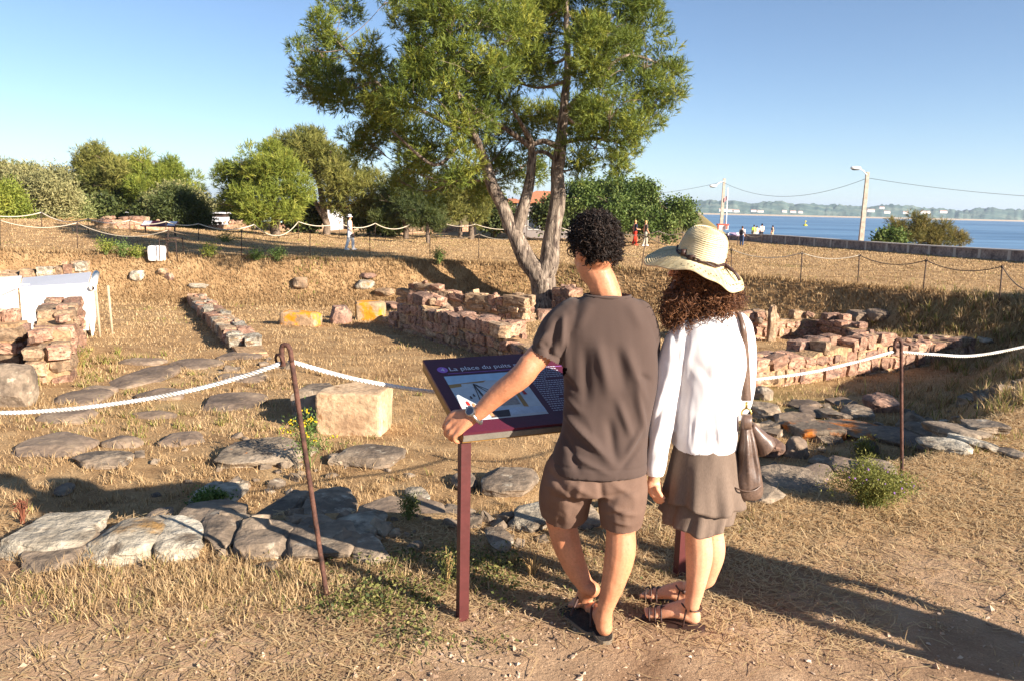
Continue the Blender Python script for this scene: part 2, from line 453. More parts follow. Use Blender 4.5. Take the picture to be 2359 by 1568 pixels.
def shore(name, x0, x1, y0, y1, z0, z1, m):
    n = 60; xs = np.linspace(x0, x1, n); w = 12*fbm(np.column_stack([xs*0.01, 0*xs, 0*xs]), 3, 8)
    V = np.concatenate([np.column_stack([xs, y0+w, np.full(n, z0)]), np.column_stack([xs, y1+w, np.full(n, z1)]), np.column_stack([xs, y1+w+60, np.full(n, z0-1)])])
    i = np.arange(2)[:, None]*n; j = np.arange(n-1)[None]
    return tag(obj(name, V, np.stack([i+j, i+j+1, i+n+j+1, i+n+j], -1).reshape(-1, 4), m), kind='structure')
shore('beach', 300, 3200, 1750, 1950, SEA-0.4, SEA+3.0, sand)
# pale houses on the far hills
wallw = plain('far_house_wall', lin(226, 214, 200), rough=0.9)
roofr = plain('far_house_roof', lin(190, 150, 130), rough=0.9)
def far_house(px, py, Y, w, h, label):
    c = P(px, py, Y); t = thing('house', label, 'house', (c[0], c[1], c[2]-h), 'pale houses on the far hillside')
    b = MB(); b.box((c[0], c[1], c[2]-h/2), (w/2, 4, h/2)); b.obj('wall', wallw, t, False)
    x, y, z = c[0], c[1], c[2]
    V = [(x-w/2-.4, y-4.4, z), (x+w/2+.4, y-4.4, z), (x+w/2+.4, y+4.4, z), (x-w/2-.4, y+4.4, z), (x-w/2, y, z+h*.35), (x+w/2, y, z+h*.35)]
    obj('roof', V, [(0, 1, 5, 4), (2, 3, 4, 5), (1, 2, 5), (3, 0, 4)], roofr, t, False)
HL = [(1665, 483, 34, 9), (1682, 484, 26, 8), (1694, 485, 30, 8), (1735, 485, 22, 7), (1751, 486, 26, 7), (1806, 486, 20, 7), (1826, 487, 24, 7), (1843, 488, 18, 7), (2005, 484, 30, 9), (2042, 488, 26, 8), (2085, 489, 24, 7), (2130, 488, 40, 8), (2172, 487, 30, 8), (2030, 478, 20, 7)]
HX = sorted(q[0] for q in HL)
for k, (px, py, w, h) in enumerate(HL):
    far_house(px, py, 2480, w*0.75, h*0.8, 'tiny pale house across the bay, %s counting from the left along the hillside' % ['first', 'second', 'third', 'fourth', 'fifth', 'sixth', 'seventh', 'eighth', 'ninth', 'tenth', 'eleventh', 'twelfth', 'thirteenth', 'fourteenth'][HX.index(px)])
# floating buoys
buoy_m = plain('buoy_yellow', lin(232, 205, 40), rough=0.5)
for k, (px, py, r, lab) in enumerate([(1854, 521, 0.45, 'larger yellow buoy on the water left of the tall lamp post'), (2308, 507, 0.5, 'tiny pale yellow buoy far out near the right edge')]):
    d = ray(px, py); q = EYE+d*((SEA-CAMZ)/d[2])
    s = q[1]/170.0 if k == 0 else q[1]/420.0
    t = thing('buoy', lab, 'buoy', (q[0], q[1], SEA), 'buoys on the sea')
    V, F = lathe((q[0], q[1], SEA-.2*s), np.array([(0, 0), (.8, .1), (1, .5), (.8, 1.0), (.3, 1.3), (.0, 1.35)])*r*s, 12); obj('float', V, F, buoy_m, t)
    b = MB(); b.tube([(q[0], q[1], SEA+r*s), (q[0], q[1], SEA+2.2*r*s)], .12*r*s, 6); b.box((q[0], q[1], SEA+2.2*r*s), (.3*r*s, .3*r*s, .25*r*s)); b.obj('top_mark', buoy_m, t)

# haze over the whole place
def haze_box():
    m = bpy.data.materials.new('haze'); m.use_nodes = True; nt = m.node_tree; nt.nodes.clear()
    out = nt.nodes.new('ShaderNodeOutputMaterial'); pv = nt.nodes.new('ShaderNodeVolumePrincipled')
    pv.inputs['Color'].default_value = (0.72, 0.84, 1.0, 1); pv.inputs['Density'].default_value = HAZE; pv.inputs['Anisotropy'].default_value = 0.2
    nt.links.new(pv.outputs[0], out.inputs['Volume'])
    b = MB(); b.box((0, 4000, 90), (9800, 13500, 110)); o = b.obj('haze', m, None, False); tag(o, kind='stuff')
HAZE = 0.00011

haze_box()
# ------------------------------------------------------------------ stones and walls
def cube_sphere(n, p=4.0):
    """unit rounded block; p = squareness"""
    V = []; F = []; c = 0
    g = np.linspace(-1, 1, n+1); u, v = np.meshgrid(g, g, indexing='ij'); u = u.ravel(); v = v.ravel(); o = np.ones_like(u)
    for s, ax in ((1, 0), (-1, 0), (1, 1), (-1, 1), (1, 2), (-1, 2)):
        q = [None]*3; q[ax] = o*s; q[(ax+1) % 3] = u*s; q[(ax+2) % 3] = v
        V.append(np.stack(q, -1))
        i = np.arange(n)[:, None]*(n+1); j = np.arange(n)[None]
        F.append(np.stack([i+j, i+n+1+j, i+n+2+j, i+j+1], -1).reshape(-1, 4)+c); c += (n+1)**2
    V = np.concatenate(V); F = np.concatenate(F)
    key = np.round(V*1e4).astype(np.int64); _, idx, inv = np.unique(key, axis=0, return_index=True, return_inverse=True)
    V = V[idx]; F = inv.ravel()[F]
    r = (np.abs(V)**p).sum(1)**(1/p)
    return V/r[:, None], F
CS = {}; ROCKS = []
def block(n, p):
    if (n, p) not in CS: CS[(n, p)] = cube_sphere(n, p)
    return CS[(n, p)]
SAND_PINK = [lin(128, 92, 74), lin(166, 126, 102), lin(190, 156, 130)]
SAND_TAN = [lin(122, 98, 76), lin(166, 136, 106), lin(192, 166, 134)]
wall_stone = mat('pink_sandstone', SAND_PINK, scale=3.0, bump=0.6, bscale=24, bdist=0.02, speck=(lin(96, 78, 66), 6, 0.57, 0.06), objval=0.34, fine=0.3)
wall_stone_b = mat('tan_sandstone', SAND_TAN, scale=3.0, bump=0.6, bscale=24, bdist=0.02, speck=(lin(110, 92, 74), 6, 0.56, 0.06), objval=0.34, fine=0.3)
wall_stone_c = mat('mauve_sandstone', [lin(108, 82, 70), lin(144, 112, 94), lin(166, 136, 114)], scale=3.0, bump=0.6, bscale=24, bdist=0.02, speck=(lin(90, 74, 66), 5, 0.56, 0.06), objval=0.32, fine=0.3)
mortar = mat('earth_mortar', [lin(138, 110, 80), lin(184, 150, 112)], scale=5, bump=0.8, bscale=18, bdist=0.04, fine=0.4)
grey_rock = mat('grey_brown_rock', [lin(92, 80, 68), lin(128, 111, 93), lin(154, 136, 114)], scale=2.2, bump=0.7, bscale=16, bdist=0.03, speck=(lin(186, 172, 150), 7, 0.63, 0.05), lichen=(lin(84, 74, 64), 3.4, 0.6, 0.06), fine=0.3)
white_rock = mat('white_lichened_rock', [lin(118, 106, 90), lin(168, 156, 136), lin(198, 188, 168)], scale=2.4, bump=0.9, bscale=14, bdist=0.05, speck=(lin(112, 98, 82), 5, 0.57, 0.05), lichen=(lin(150, 116, 70), 2.0, 0.64, 0.04), fine=0.35)
dark_slab = mat('dark_paving_slab', [lin(92, 78, 66), lin(122, 104, 88), lin(146, 126, 104)], scale=2.4, bump=0.5, bscale=20, bdist=0.02, speck=(lin(150, 128, 98), 9, 0.64, 0.06), fine=0.25)
cream_block = mat('cream_sandstone', [lin(160, 130, 100), lin(188, 158, 124), lin(202, 176, 142)], scale=3.0, bump=0.6, bscale=22, bdist=0.02, speck=(lin(150, 112, 76), 7, 0.62, 0.05), fine=0.25)
lichen_block = mat('orange_lichened_block', [lin(134, 108, 84), lin(168, 138, 106), lin(184, 156, 122)], scale=2.2, bump=0.6, bscale=20, bdist=0.02, speck=(lin(206, 136, 34), 2.4, 0.52, 0.04), fine=0.25)
lichen_dark = mat('dark_slab_with_orange_lichen', [lin(92, 80, 68), lin(124, 108, 90), lin(150, 130, 108)], scale=2.2, bump=0.6, bscale=20, bdist=0.02, speck=(lin(186, 108, 40), 2.8, 0.56, 0.05), fine=0.25)
lichen_spots = mat('slab_with_lichen_spots', [lin(100, 88, 74), lin(136, 120, 100), lin(160, 142, 120)], scale=2.2, bump=0.7, bscale=18, bdist=0.025, speck=(lin(196, 118, 40), 9, 0.66, 0.03), lichen=(lin(80, 70, 60), 5, 0.6, 0.05), fine=0.3)
white_marble = mat('white_block', [lin(210, 200, 190), lin(236, 230, 224)], scale=3, bump=0.4, bscale=16, speck=(lin(180, 150, 120), 5, 0.64, 0.05), fine=0.15)

STONE_V = []
for k in range(12):
    V, F = block(3, [9.0, 14.0, 7.0][k % 3])
    V = V.copy(); V = V/np.abs(V).max(0)
    V += 0.17*np.stack([vnoise(V*1.3+k*9.7, 50), vnoise(V*1.3+k*5.1+40, 51), vnoise(V*1.3+k*3.3+80, 52)], -1)
    V += 0.12*np.stack([vnoise(V*3.1+k*9.7, 53), vnoise(V*3.1+k*5.1+40, 54), vnoise(V*3.1+k*3.3+80, 55)], -1)
    STONE_V.append((V*0.5, F))
STONE_ME = {}
def stone_mesh(k, m):
    if (k, m.name) not in STONE_ME:
        me = mesh_np('stone', STONE_V[k][0], STONE_V[k][1], False); me.materials.append(m); STONE_ME[(k, m.name)] = me
    return STONE_ME[(k, m.name)]
def wall(name, label, p0, p1, thick, prof, size, mats, seed, group=None, sink=0.12, lean=0.0, cap=True):
    """coursed rubble wall from p0 to p1 (ground points). prof: rows (u, height); size: mean stone (length, course height)"""
    rg = np.random.default_rng(seed)
    p0 = np.asarray(p0, float)[:2]; p1 = np.asarray(p1, float)[:2]
    e = p1-p0; Ln = np.linalg.norm(e); e /= Ln; nrm = np.array([-e[1], e[0]])
    zs = lambda u: Hz(*(p0+e*u*Ln))
    mid = (p0+p1)/2
    t = thing(name, label, 'wall', (*mid, Hz(*mid)), group)
    hp = lambda u: np.interp(u, [q[0] for q in prof], [q[1] for q in prof])
    yaw = math.atan2(e[1], e[0])
    # earth and rubble core
    n = max(4, int(Ln/0.3)); V = []
    for k in range(n+1):
        u = k/n; z = zs(u); h = max(0.05, hp(u)-size[1]*0.45)+rg.uniform(-.03, .03); c = p0+e*(0.06+u*(Ln-0.12))
        for sy in (-1, 1):
            q = c+nrm*sy*(thick/2-0.045); V += [(*q, z-0.25), (*q, z+h)]
    F = []
    for k in range(n):
        a = 4*k; b = a+4; F += [(a, b, b+1, a+1), (a+2, a+3, b+3, b+2), (a+1, b+1, b+3, a+3)]
    F += [(0, 1, 3, 2), (4*n, 4*n+2, 4*n+3, 4*n+1)]
    obj('rubble_core', V, F, mortar, t, False)
    hmax = max(q[1] for q in prof); nc = int(math.ceil((hmax+sink)/size[1]))
    zc = -sink
    for c in range(nc):
        ch = size[1]*rg.uniform(0.7, 1.3)
        for sy in (-1, 1):
            u = -rg.uniform(0, 0.3)*size[0]
            while u < Ln-0.3*size[0]*0.5:
                l = size[0]*rg.choice([rg.uniform(.4, .7), rg.uniform(.8, 1.2), rg.uniform(1.2, 1.7)])
                if u+l > Ln-0.25*size[0]: l = max(0.3*size[0], Ln-u)
                uc = u+l/2; uu = min(max(uc/Ln, 0), 1)
                if zc+ch*0.55 < hp(uu)+rg.uniform(-.25, .3)*size[1]:
                    m = mats[rg.integers(len(mats))]; th = thick*0.5*rg.uniform(0.86, 1.12); hh = ch*rg.uniform(.78, 1.08)
                    q = p0+e*uc+nrm*sy*(thick/2-th/2+rg.uniform(-.02, .02))+nrm*lean*(zc)
                    link_copy('stone', stone_mesh(rg.integers(12), m), t, (*q, zs(uu)+zc+hh/2), (rg.normal(0, .05), rg.normal(0, .06), yaw+rg.normal(0, .07)+PI*rg.integers(2)), (l*rg.uniform(.88, 1.0), th, hh*0.97))
                u += l
        zc += ch
    for q in range(int(Ln*1.6)):                  # loose stones on the broken top
        u = rg.uniform(.03, .97); sy = rg.uniform(-.3, .3)*thick; k = size[1]*rg.uniform(.35, .75); c = p0+e*u*Ln+nrm*sy
        link_copy('stone', stone_mesh(rg.integers(12), mats[rg.integers(len(mats))]), t, (*c, zs(u)+max(hp(u)-.02, .02)+k*.25), (rg.normal(0, .25), rg.normal(0, .25), rg.uniform(0, 6.28)), (k*1.4, k*1.1, k*.8))
    return t
def rock(name, label, px, py, wpx, hpx, dm, m, cat='rock', yaw=0.0, p=3.0, seed=1, tilt=(0, 0), rough=0.12, sink=0.25, group=None, n=16, pos=None, flat=None, taper=0.0):
    """a stone whose foot stands at (px, py); wpx wide, hpx tall in the picture, dm deep"""
    g = G(px, py) if pos is None else np.asarray(pos, float)
    zc = np.dot(g-EYE, FW); w = wpx*zc/FPX; dep = math.atan2(CAMZ-g[2], math.hypot(g[0], g[1]))
    h = max(0.38*hpx*zc/FPX, hpx*zc/FPX-0.7*dm*math.sin(dep))/math.cos(dep)+.015 if flat is None else flat
    ROCKS.append((g[0], g[1]+dm*0.42, w*.5, dm*.5, yaw))
    V, F = block(n, p); V = V/np.abs(V).max(0)
    rg = np.random.default_rng(seed*13+5)
    for q in range(14 if p < 8 else (3 if p < 14 else 1)):            # broken faces
        d = unit(rg.normal(size=3)*np.array([1, 1, .7])); off = (np.abs(d)).sum()*rg.uniform(.58, .8) if p >= 5 else rg.uniform(.74, .98)*(1+0.25*(np.abs(d).sum()-1))
        over = V@d-off; V = V-np.maximum(over, 0)[:, None]*d*0.93
    V = V + rough*np.stack([fbm(V*0.9+seed*7.1, 3, 60), fbm(V*0.9+seed*3.7+30, 3, 61), fbm(V*0.9+seed*5.3+60, 3, 62)], -1)*1.3
    V = V + 0.35*rough*np.stack([fbm(V*3.4+seed*7.1, 3, 63), fbm(V*3.4+seed*3.7+30, 3, 64), fbm(V*3.4+seed*5.3+60, 3, 65)], -1)
    V[:, :2] *= (1-taper*(V[:, 2:3]*.5+.5))
    V = V*np.array([w/2, dm/2, (h*(1+sink))/2])
    V[:, 2] += h*(1+sink)/2-h*sink
    R = (Matrix.Rotation(yaw, 3, 'Z') @ Matrix.Rotation(tilt[0], 3, 'X') @ Matrix.Rotation(tilt[1], 3, 'Y'))
    V = V @ np.array(R).T
    g2 = g+np.array([0, dm*0.42, 0]); g2[2] = Hz(g2[0], g2[1])*0.5+g[2]*0.5
    V = V+.010*np.stack([fbm(V*9+seed, 3, 70), fbm(V*9+seed+9, 3, 71), fbm(V*9+seed+19, 3, 72)], -1)*min(1.5, max(.5, w))
    o = obj(name, V+g2, F, m, None, False, org=g2)
    return tag(o, label, cat, group)

WM = [wall_stone, wall_stone, wall_stone_b, wall_stone_c]
# left pier and the wall behind it
a = G(112, 892); e_ = unit(np.array([-0.50, 1.0, 0])); zc = np.dot(a-EYE, FW)
wall('ruined_wall', 'tall broken pier of pink stone blocks stepping up beside the white shelter', a+e_*0.3, a+e_*4.6, 0.58, [(0, .58), (.16, .6), (.19, .8), (.4, .84), (.42, .92), (1, .9)], (.42, .185), [wall_stone, wall_stone_b, wall_stone], 3)
b1 = (a+e_*1.6)[:2]+np.array([-.38, -.1]); b0 = b1+np.array([-2.6, -.3])
wall('ruined_wall', 'rubble wall running out of the left edge of the photo behind the leaning slab', b0, b1, 0.5, [(0, .98), (.6, .95), (1, .85)], (.36, .2), [wall_stone, wall_stone_b, wall_stone_c], 4)
# kerb wall along the street
wall('ruined_wall', 'very low line of pale stones between the paved street and the grass', G(452, 695), G(583, 822), 0.6, [(0, .30), (.3, .34), (.55, .2), (.7, .26), (1, .16)], (.42, .2), [wall_stone_b, white_rock, wall_stone], 5)
# back wall left of the pine
wall('ruined_wall', 'sunlit tan stone wall along the foot of the bank left of the pine trunk', G(930, 716), G(1222, 742), 0.55, [(0, .55), (.06, .8), (.2, .95), (.38, .75), (.5, .6), (.62, .85), (.8, .72), (1, .7)], (.44, .24), [wall_stone_b, wall_stone_b, wall_stone], 6)
wall('ruined_wall', 'stub of stone wall right of the pine trunk beside the man\'s neck', G(1288, 722), G(1390, 742), 0.5, [(0, .95), (.3, .9), (.6, .55), (1, .4)], (.4, .24), [wall_stone, wall_stone_c], 16)
wall('ruined_wall', 'long stone wall with its face in shadow leading toward the information panel', G(905, 745), G(1290, 868), 0.6, [(0, .2), (.1, .45), (.18, .8), (.3, .92), (.4, .66), (.5, .74), (.58, .6), (.75, .62), (.85, .5), (1, .5)], (.38, .22), [wall_stone, wall_stone_b, wall_stone_c], 7)
# right hand walls
wall('ruined_wall', 'sunlit pink stone wall just right of the woman at the foot of the far bank', G(1560, 783), G(1893, 778), 0.5, [(0, .5), (.3, .55), (.6, .62), (.7, .5), (.85, .6), (1, .5)], (.34, .19), [wall_stone, wall_stone_b, wall_stone], 8)
wall('ruined_wall', 'short wall in deep shadow right of the pink stone wall at the bank', G(1905, 782), G(2050, 812), 0.5, [(0, .66), (.3, .55), (.6, .4), (1, .3)], (.34, .19), [wall_stone, wall_stone_c], 9)
wall('ruined_wall', 'long sunlit wall of squared pink blocks behind the right rope', G(1660, 900), G(2205, 822), 0.62, [(0, .42), (.22, .45), (.27, .6), (.55, .6), (.62, .46), (.74, .5), (.9, .5), (1, .4)], (.34, .19), [wall_stone, wall_stone, wall_stone_c, wall_stone_b], 10)
# retaining rubble on the left bank
wall('ruined_wall', 'rough rubble retaining wall on the slope above the white shelter', G(-60, 638), G(208, 636), 0.8, [(0, .35), (.3, .5), (.7, .6), (1, .45)], (.5, .3), [wall_stone_b, wall_stone, white_rock], 11)
# far ruin lines behind the ropes
wall('ruined_wall', 'distant low rubble wall in front of the parked cars', G(480, 530), G(800, 527), 0.6, [(0, .4), (.2, .7), (.5, .5), (.8, .9), (1, .5)], (.7, .3), [wall_stone_b, wall_stone], 12)
wall('ruined_wall', 'distant low rubble wall beyond the ropes left of the pine trunk', G(880, 540), G(1115, 532), 0.7, [(0, .3), (.3, .3), (.5, .65), (1, .6)], (.7, .3), [wall_stone_b, wall_stone], 13)
wall('ruined_wall', 'distant low rubble wall at the far left beneath the two pines', G(225, 525), G(385, 530), 0.7, [(0, .4), (.5, .6), (1, .4)], (.7, .3), [wall_stone_b, wall_stone], 14)

# ------------------------------------------------------------------ single blocks and rocks
rock('stone_block', 'big squared cream block standing right of the near rope post', 808, 1000, 150, 118, 0.62, cream_block, 'stone block', yaw=-0.08, p=24, seed=2, rough=0.035, sink=0.1, n=26)
rock('stone_block', 'flat grey block lying against the back of the big cream block', 715, 960, 110, 78, 0.7, grey_rock, 'stone block', yaw=0.2, p=5, seed=3, rough=0.08)
rock('stone_block', 'long orange lichened block, leftmost of the three on the grass', 688, 750, 90, 36, 0.55, lichen_block, 'stone block', yaw=-0.12, p=8, seed=4, rough=0.05)
rock('stone_block', 'small upright pinkish block between two orange lichened blocks', 781, 746, 50, 42, 0.5, wall_stone_c, 'stone block', yaw=0.1, p=7, seed=5, rough=0.07)
rock('stone_block', 'tall orange lichened block, rightmost of the three on the grass', 845, 738, 72, 46, 0.6, lichen_block, 'stone block', yaw=-0.1, p=8, seed=6, rough=0.05)
rock('stone_block', 'large weathered block at the end of the shadowed wall', 990, 755, 92, 66, 0.8, grey_rock, 'stone block', yaw=0.3, p=6, seed=7, rough=0.09)
rock('stone_block', 'white squared block perched on the bank edge by the iron stand', 357, 610, 38, 34, 0.5, white_marble, 'stone block', yaw=0.35, p=9, seed=8, rough=0.05, sink=0.05)
rock('stone_block', 'pink block in front of the foot of the pine trunk', 1252, 738, 42, 26, 0.5, wall_stone_c, 'stone block', yaw=-0.1, p=7, seed=9, rough=0.05)
rock('stone_block', 'rounded pink block resting on top of the wall at the left edge', 28, 720, 62, 34, 0.4, wall_stone_c, 'stone block', p=5, seed=10, rough=0.06, sink=0, pos=(b0[0]*.35+b1[0]*.65-0.15, b0[1]-.1, Hz(*b1)+.93))
rock('leaning_slab', 'large grey slab leaning at the left edge beside the stone pier', 2, 940, 88, 105, 0.5, grey_rock, 'stone slab', yaw=0.15, p=5, seed=11, tilt=(-0.35, 0.1), rough=0.07)
for k, (px, py, w, h, lab) in enumerate([(372, 640, 20, 14, 'small pink stone under the white block on the bank'), (382, 652, 16, 16, 'brown stone lower down the bank below the white block'), (311, 655, 26, 24, 'pale rounded stone on the bank right of the white shelter'),
        (688, 672, 40, 24, 'pale stone lump in the bank left of the tree shadow'), (842, 652, 36, 12, 'flat stone capping a small pile on the bank'), (838, 676, 34, 22, 'stone pile foot on the bank right of the tree shadow'), (885, 690, 40, 20, 'low tan stone at the left end of the bank wall'),
        (900, 712, 56, 18, 'long tan stone at the foot of the bank wall'), (450, 672, 36, 12, 'flat pale stone at the far end of the low kerb line'), (1068, 705, 22, 16, 'small stone on the bank wall top')]):
    rock('rock', lab, px, py, w, h, 0.4+0.01*w, [wall_stone_b, wall_stone_c, white_rock][k % 3], yaw=k, p=4, seed=20+k, rough=0.12, n=8)
# near edge rocks, left
FR = [
 (78, 1290, 230, 76, .5, white_rock, 0.2, 5.0, 'white lichened masonry lump at the left edge of the foreground'),
 (262, 1298, 190, 84, .55, white_rock, -0.1, 4.5, 'white lichened masonry lump, middle of the pale ridge at left'),
 (388, 1286, 120, 66, .45, white_rock, 0.3, 5.0, 'white lichened masonry lump at the right end of the pale ridge'),
 (95, 1312, 150, 45, 0.45, grey_rock, 0.1, 4, 'brown stone set in the front of the white masonry ridge'),
 (470, 1262, 95, 55, 0.5, grey_rock, 0.3, 3.4, 'rounded rock at the right end of the white masonry ridge'),
 (468, 1185, 128, 62, 0.55, white_rock, -0.1, 6, 'pale block with green leaves growing over its front'),
 (460, 1222, 150, 32, 0.4, grey_rock, 0.06, 5, 'flat ledge stone below the leafy pale block'),
 (586, 1215, 106, 68, 0.75, grey_rock, -0.25, 5, 'smooth brown slab, left of the pair behind the near rope post'),
 (712, 1215, 142, 76, 0.8, grey_rock, 0.1, 6, 'broad brown slab, right of the pair behind the near rope post'),
 (588, 1286, 140, 58, .45, grey_rock, 0.15, 5, 'grey broken stone left of the near rope post in the panel shadow'),
 (722, 1296, 180, 58, .5, grey_rock, -0.1, 5, 'grey broken stone crossed by the near rope post in the panel shadow'),
 (835, 1298, 90, 34, .35, grey_rock, 0.4, 5, 'low grey stone right of the near rope post in the panel shadow'),
 (800, 1262, 120, 44, 0.5, white_rock, -0.2, 3, 'pale rough stone right of the near rope post foot'),
 (905, 1200, 210, 42, 0.7, dark_slab, 0.08, 4, 'flat brown slab left of the information panel post'),
 (1030, 1185, 120, 26, 0.5, grey_rock, -0.1, 4, 'thin tan slab just behind the information panel post'),
 (955, 1158, 52, 34, 0.3, white_rock, 0.4, 3, 'small pointed pale stone with weeds beside it'),
 (1172, 1148, 138, 64, 0.7, grey_rock, -0.2, 3.0, 'large rounded brown boulder right of the panel post'),
 (1065, 1128, 60, 36, 0.4, grey_rock, 0.2, 3, 'dark low stone left of the rounded brown boulder'),
 (1240, 1226, 104, 44, 0.45, white_rock, -0.5, 4, 'white angular rock by the man\'s left calf'),
 (1330, 1215, 90, 40, 0.5, grey_rock, 0.3, 3.2, 'grey rock seen between the legs of the man'),
 (1150, 1268, 64, 20, 0.3, grey_rock, 0.2, 3, 'small brown stone in the shade left of the man\'s leg'),
 (590, 1078, 205, 52, 0.75, lichen_spots, -0.12, 7, 'thick tilted slab with spots of orange lichen left of the rope post'),
 (845, 1075, 145, 46, 0.55, grey_rock, -0.3, 5, 'grey slab lying in front of the big cream block'),
 (215, 1078, 128, 34, 0.45, grey_rock, 0.05, 6, 'squared brown stone alone on the grass at left'),
 (340, 1195, 60, 22, 0.3, grey_rock, 0.1, 3, 'small rock behind the white masonry ridge'),
 (128, 1142, 40, 14, 0.3, grey_rock, 0.3, 3, 'small grey stone on the grass behind the white ridge'),
 (770, 1072, 40, 24, 0.3, grey_rock, 0.6, 3, 'small stone at the foot of the yellow flowered plant'),
]
for k, (px, py, w, h, d, m, yw, p, lab) in enumerate(FR):
    rock('rock', lab, px, py, w, h, d, m, yaw=yw, p=p, seed=40+k, rough=0.16 if m is white_rock else 0.12, n=44 if w > 250 else (28 if w > 100 else 18), tilt=(0.06 if lab.startswith('thick') else 0, 0))
# flat paving of the street
PV = [(80, 1050, 170, 45, 'largest dark paving slab at the left edge of the street'), (398, 1026, 95, 24, 'rounded paving slab right of the largest slab'), (268, 1030, 90, 16, 'thin dark paving slab between two larger slabs'), (128, 972, 125, 26, 'dark paving slab just below the rope at left'),
      (508, 944, 150, 30, 'paving slab crossed by the rope near its lowest right stretch'), (284, 892, 110, 38, 'round dark paving slab at the middle of the street'), (150, 930, 120, 30, 'dark paving slab in front of the stone pier'), (355, 920, 110, 14, 'narrow paving slab hidden by grass under the rope'),
      (345, 965, 110, 14, 'grassy paving slab above the thin dark one'), (545, 880, 120, 16, 'paving slab at the far right of the street'), (430, 848, 120, 14, 'far paving slab left of the low kerb line'), (540, 828, 100, 12, 'pale paving slab beside the low kerb line end'), (320, 840, 110, 10, 'farthest dark paving slab in the street'), (220, 905, 80, 12, 'small paving slab right of the stone pier')]
for k, (px, py, w, h, lab) in enumerate(PV):
    g = G(px, py-h*0.5); zc = np.dot(g-EYE, FW); w_m = w*zc/FPX
    dep = abs(G(px, py)[1]-G(px, py-h)[1])*1.05
    rock('paving_slab', lab, px, py, w, 5, max(dep, w_m*0.45), dark_slab, 'paving slab', yaw=0.15*math.sin(k*2.3), p=3.0, seed=80+k, rough=0.09, flat=0.07, sink=1.0, n=16)
# right hand tumble of stones in the pit
RR_ = [(1762, 921, 42, 32, .3, grey_rock, 'round grey stone at the foot of the squared pink wall'), (1768, 962, 60, 34, .4, grey_rock, 'brown stone behind the ring of the handbag'), (1840, 985, 100, 34, .5, dark_slab, 'long tilted grey slab right of the handbag'),
       (1890, 962, 70, 16, .5, dark_slab, 'flat slab in the tumble under the pink wall'), (1932, 970, 62, 28, .5, grey_rock, 'flat topped stone in the middle of the right hand tumble'), (1860, 940, 70, 14, .4, dark_slab, 'thin flat stone nearest the pink wall'), (2050, 950, 84, 46, .6, wall_stone_c, 'squared brown block left of the right rope post'),
       (1990, 965, 70, 30, .5, grey_rock, 'dull stone beside the squared brown block'), (1945, 935, 60, 12, .4, dark_slab, 'small flat stone right of the thin flat stone'), (1775, 1052, 70, 56, .45, wall_stone_c, 'pinkish upright stone just right of the handbag'), (1835, 1052, 60, 50, .35, dark_slab, 'dark leaning stone right of the pinkish upright stone'),
       (1900, 1020, 130, 50, .7, lichen_dark, 'slanting slab with orange lichen above the trench'), (2000, 1012, 150, 34, .8, lichen_dark, 'flat slab covered with bright orange lichen'), (2125, 1035, 170, 46, .8, dark_slab, 'big dark slab behind the foot of the right rope post'), (2098, 998, 60, 46, .2, grey_rock, 'thin plate of stone leaning behind the right rope post'),
       (2165, 1005, 90, 36, .5, grey_rock, 'dark rock right of the leaning plate'), (2240, 1010, 110, 42, .5, grey_rock, 'dark rock near the right edge under the shadowed bank'), (2300, 1004, 80, 30, .5, grey_rock, 'pale brown rock nearest the right edge'), (2210, 1046, 110, 26, .5, white_rock, 'pale flat rock right of the right rope post'),
       (2275, 1038, 60, 16, .4, white_rock, 'small pale rock at the rim near the right edge'), (1838, 1128, 150, 40, .45, grey_rock, 'long rim rock between the handbag and the green plant'), (1900, 1110, 90, 36, .4, dark_slab, 'dark rim rock behind the green plant'), (1990, 1085, 110, 30, .4, dark_slab, 'dark rim rock left of the right rope post'), (1755, 1158, 90, 30, .35, grey_rock, 'mottled rim rock under the handbag'),
       (2352, 1058, 40, 14, .3, grey_rock, 'small grey stone in the straw at the right edge'), (2045, 1092, 70, 20, .3, grey_rock, 'small rim rock at the foot of the right rope post'),
       (1988, 752, 60, 30, .7, dark_slab, 'brown stone on the far bank above the shadowed wall'), (2030, 742, 50, 24, .6, dark_slab, 'stone half in shade high on the far bank'), (2280, 795, 30, 12, .5, white_rock, 'small white stone on the lit mound at the right edge'), (2160, 790, 40, 16, .5, white_rock, 'pointed pale stone on top of the squared pink wall\'s far end')]
for k, (px, py, w, h, d, m, lab) in enumerate(RR_):
    rock('rock', lab, px, py, w, h, d, m, yaw=0.4*math.sin(k*1.7), p=3.6+1.6*(k % 3), seed=120+k, rough=0.12, n=12, tilt=((0.0, 0.5) if k in (14, 10) else (0.08*math.sin(k), 0.1*math.cos(k*2))))
rock('stone_post', 'narrow upright stone post set in the pink wall at the bank foot', 1778, 786, 20, 84, .3, wall_stone_b, 'stone post', p=6, seed=170, rough=0.1, n=10)
rock('rock', 'dark round stone balanced on top of the pink wall near the stone post', 1752, 706, 18, 16, .25, dark_slab, p=3, seed=171, rough=0.1, n=8, sink=0, pos=G(1778, 786)+np.array([-.28, .1, .78]))

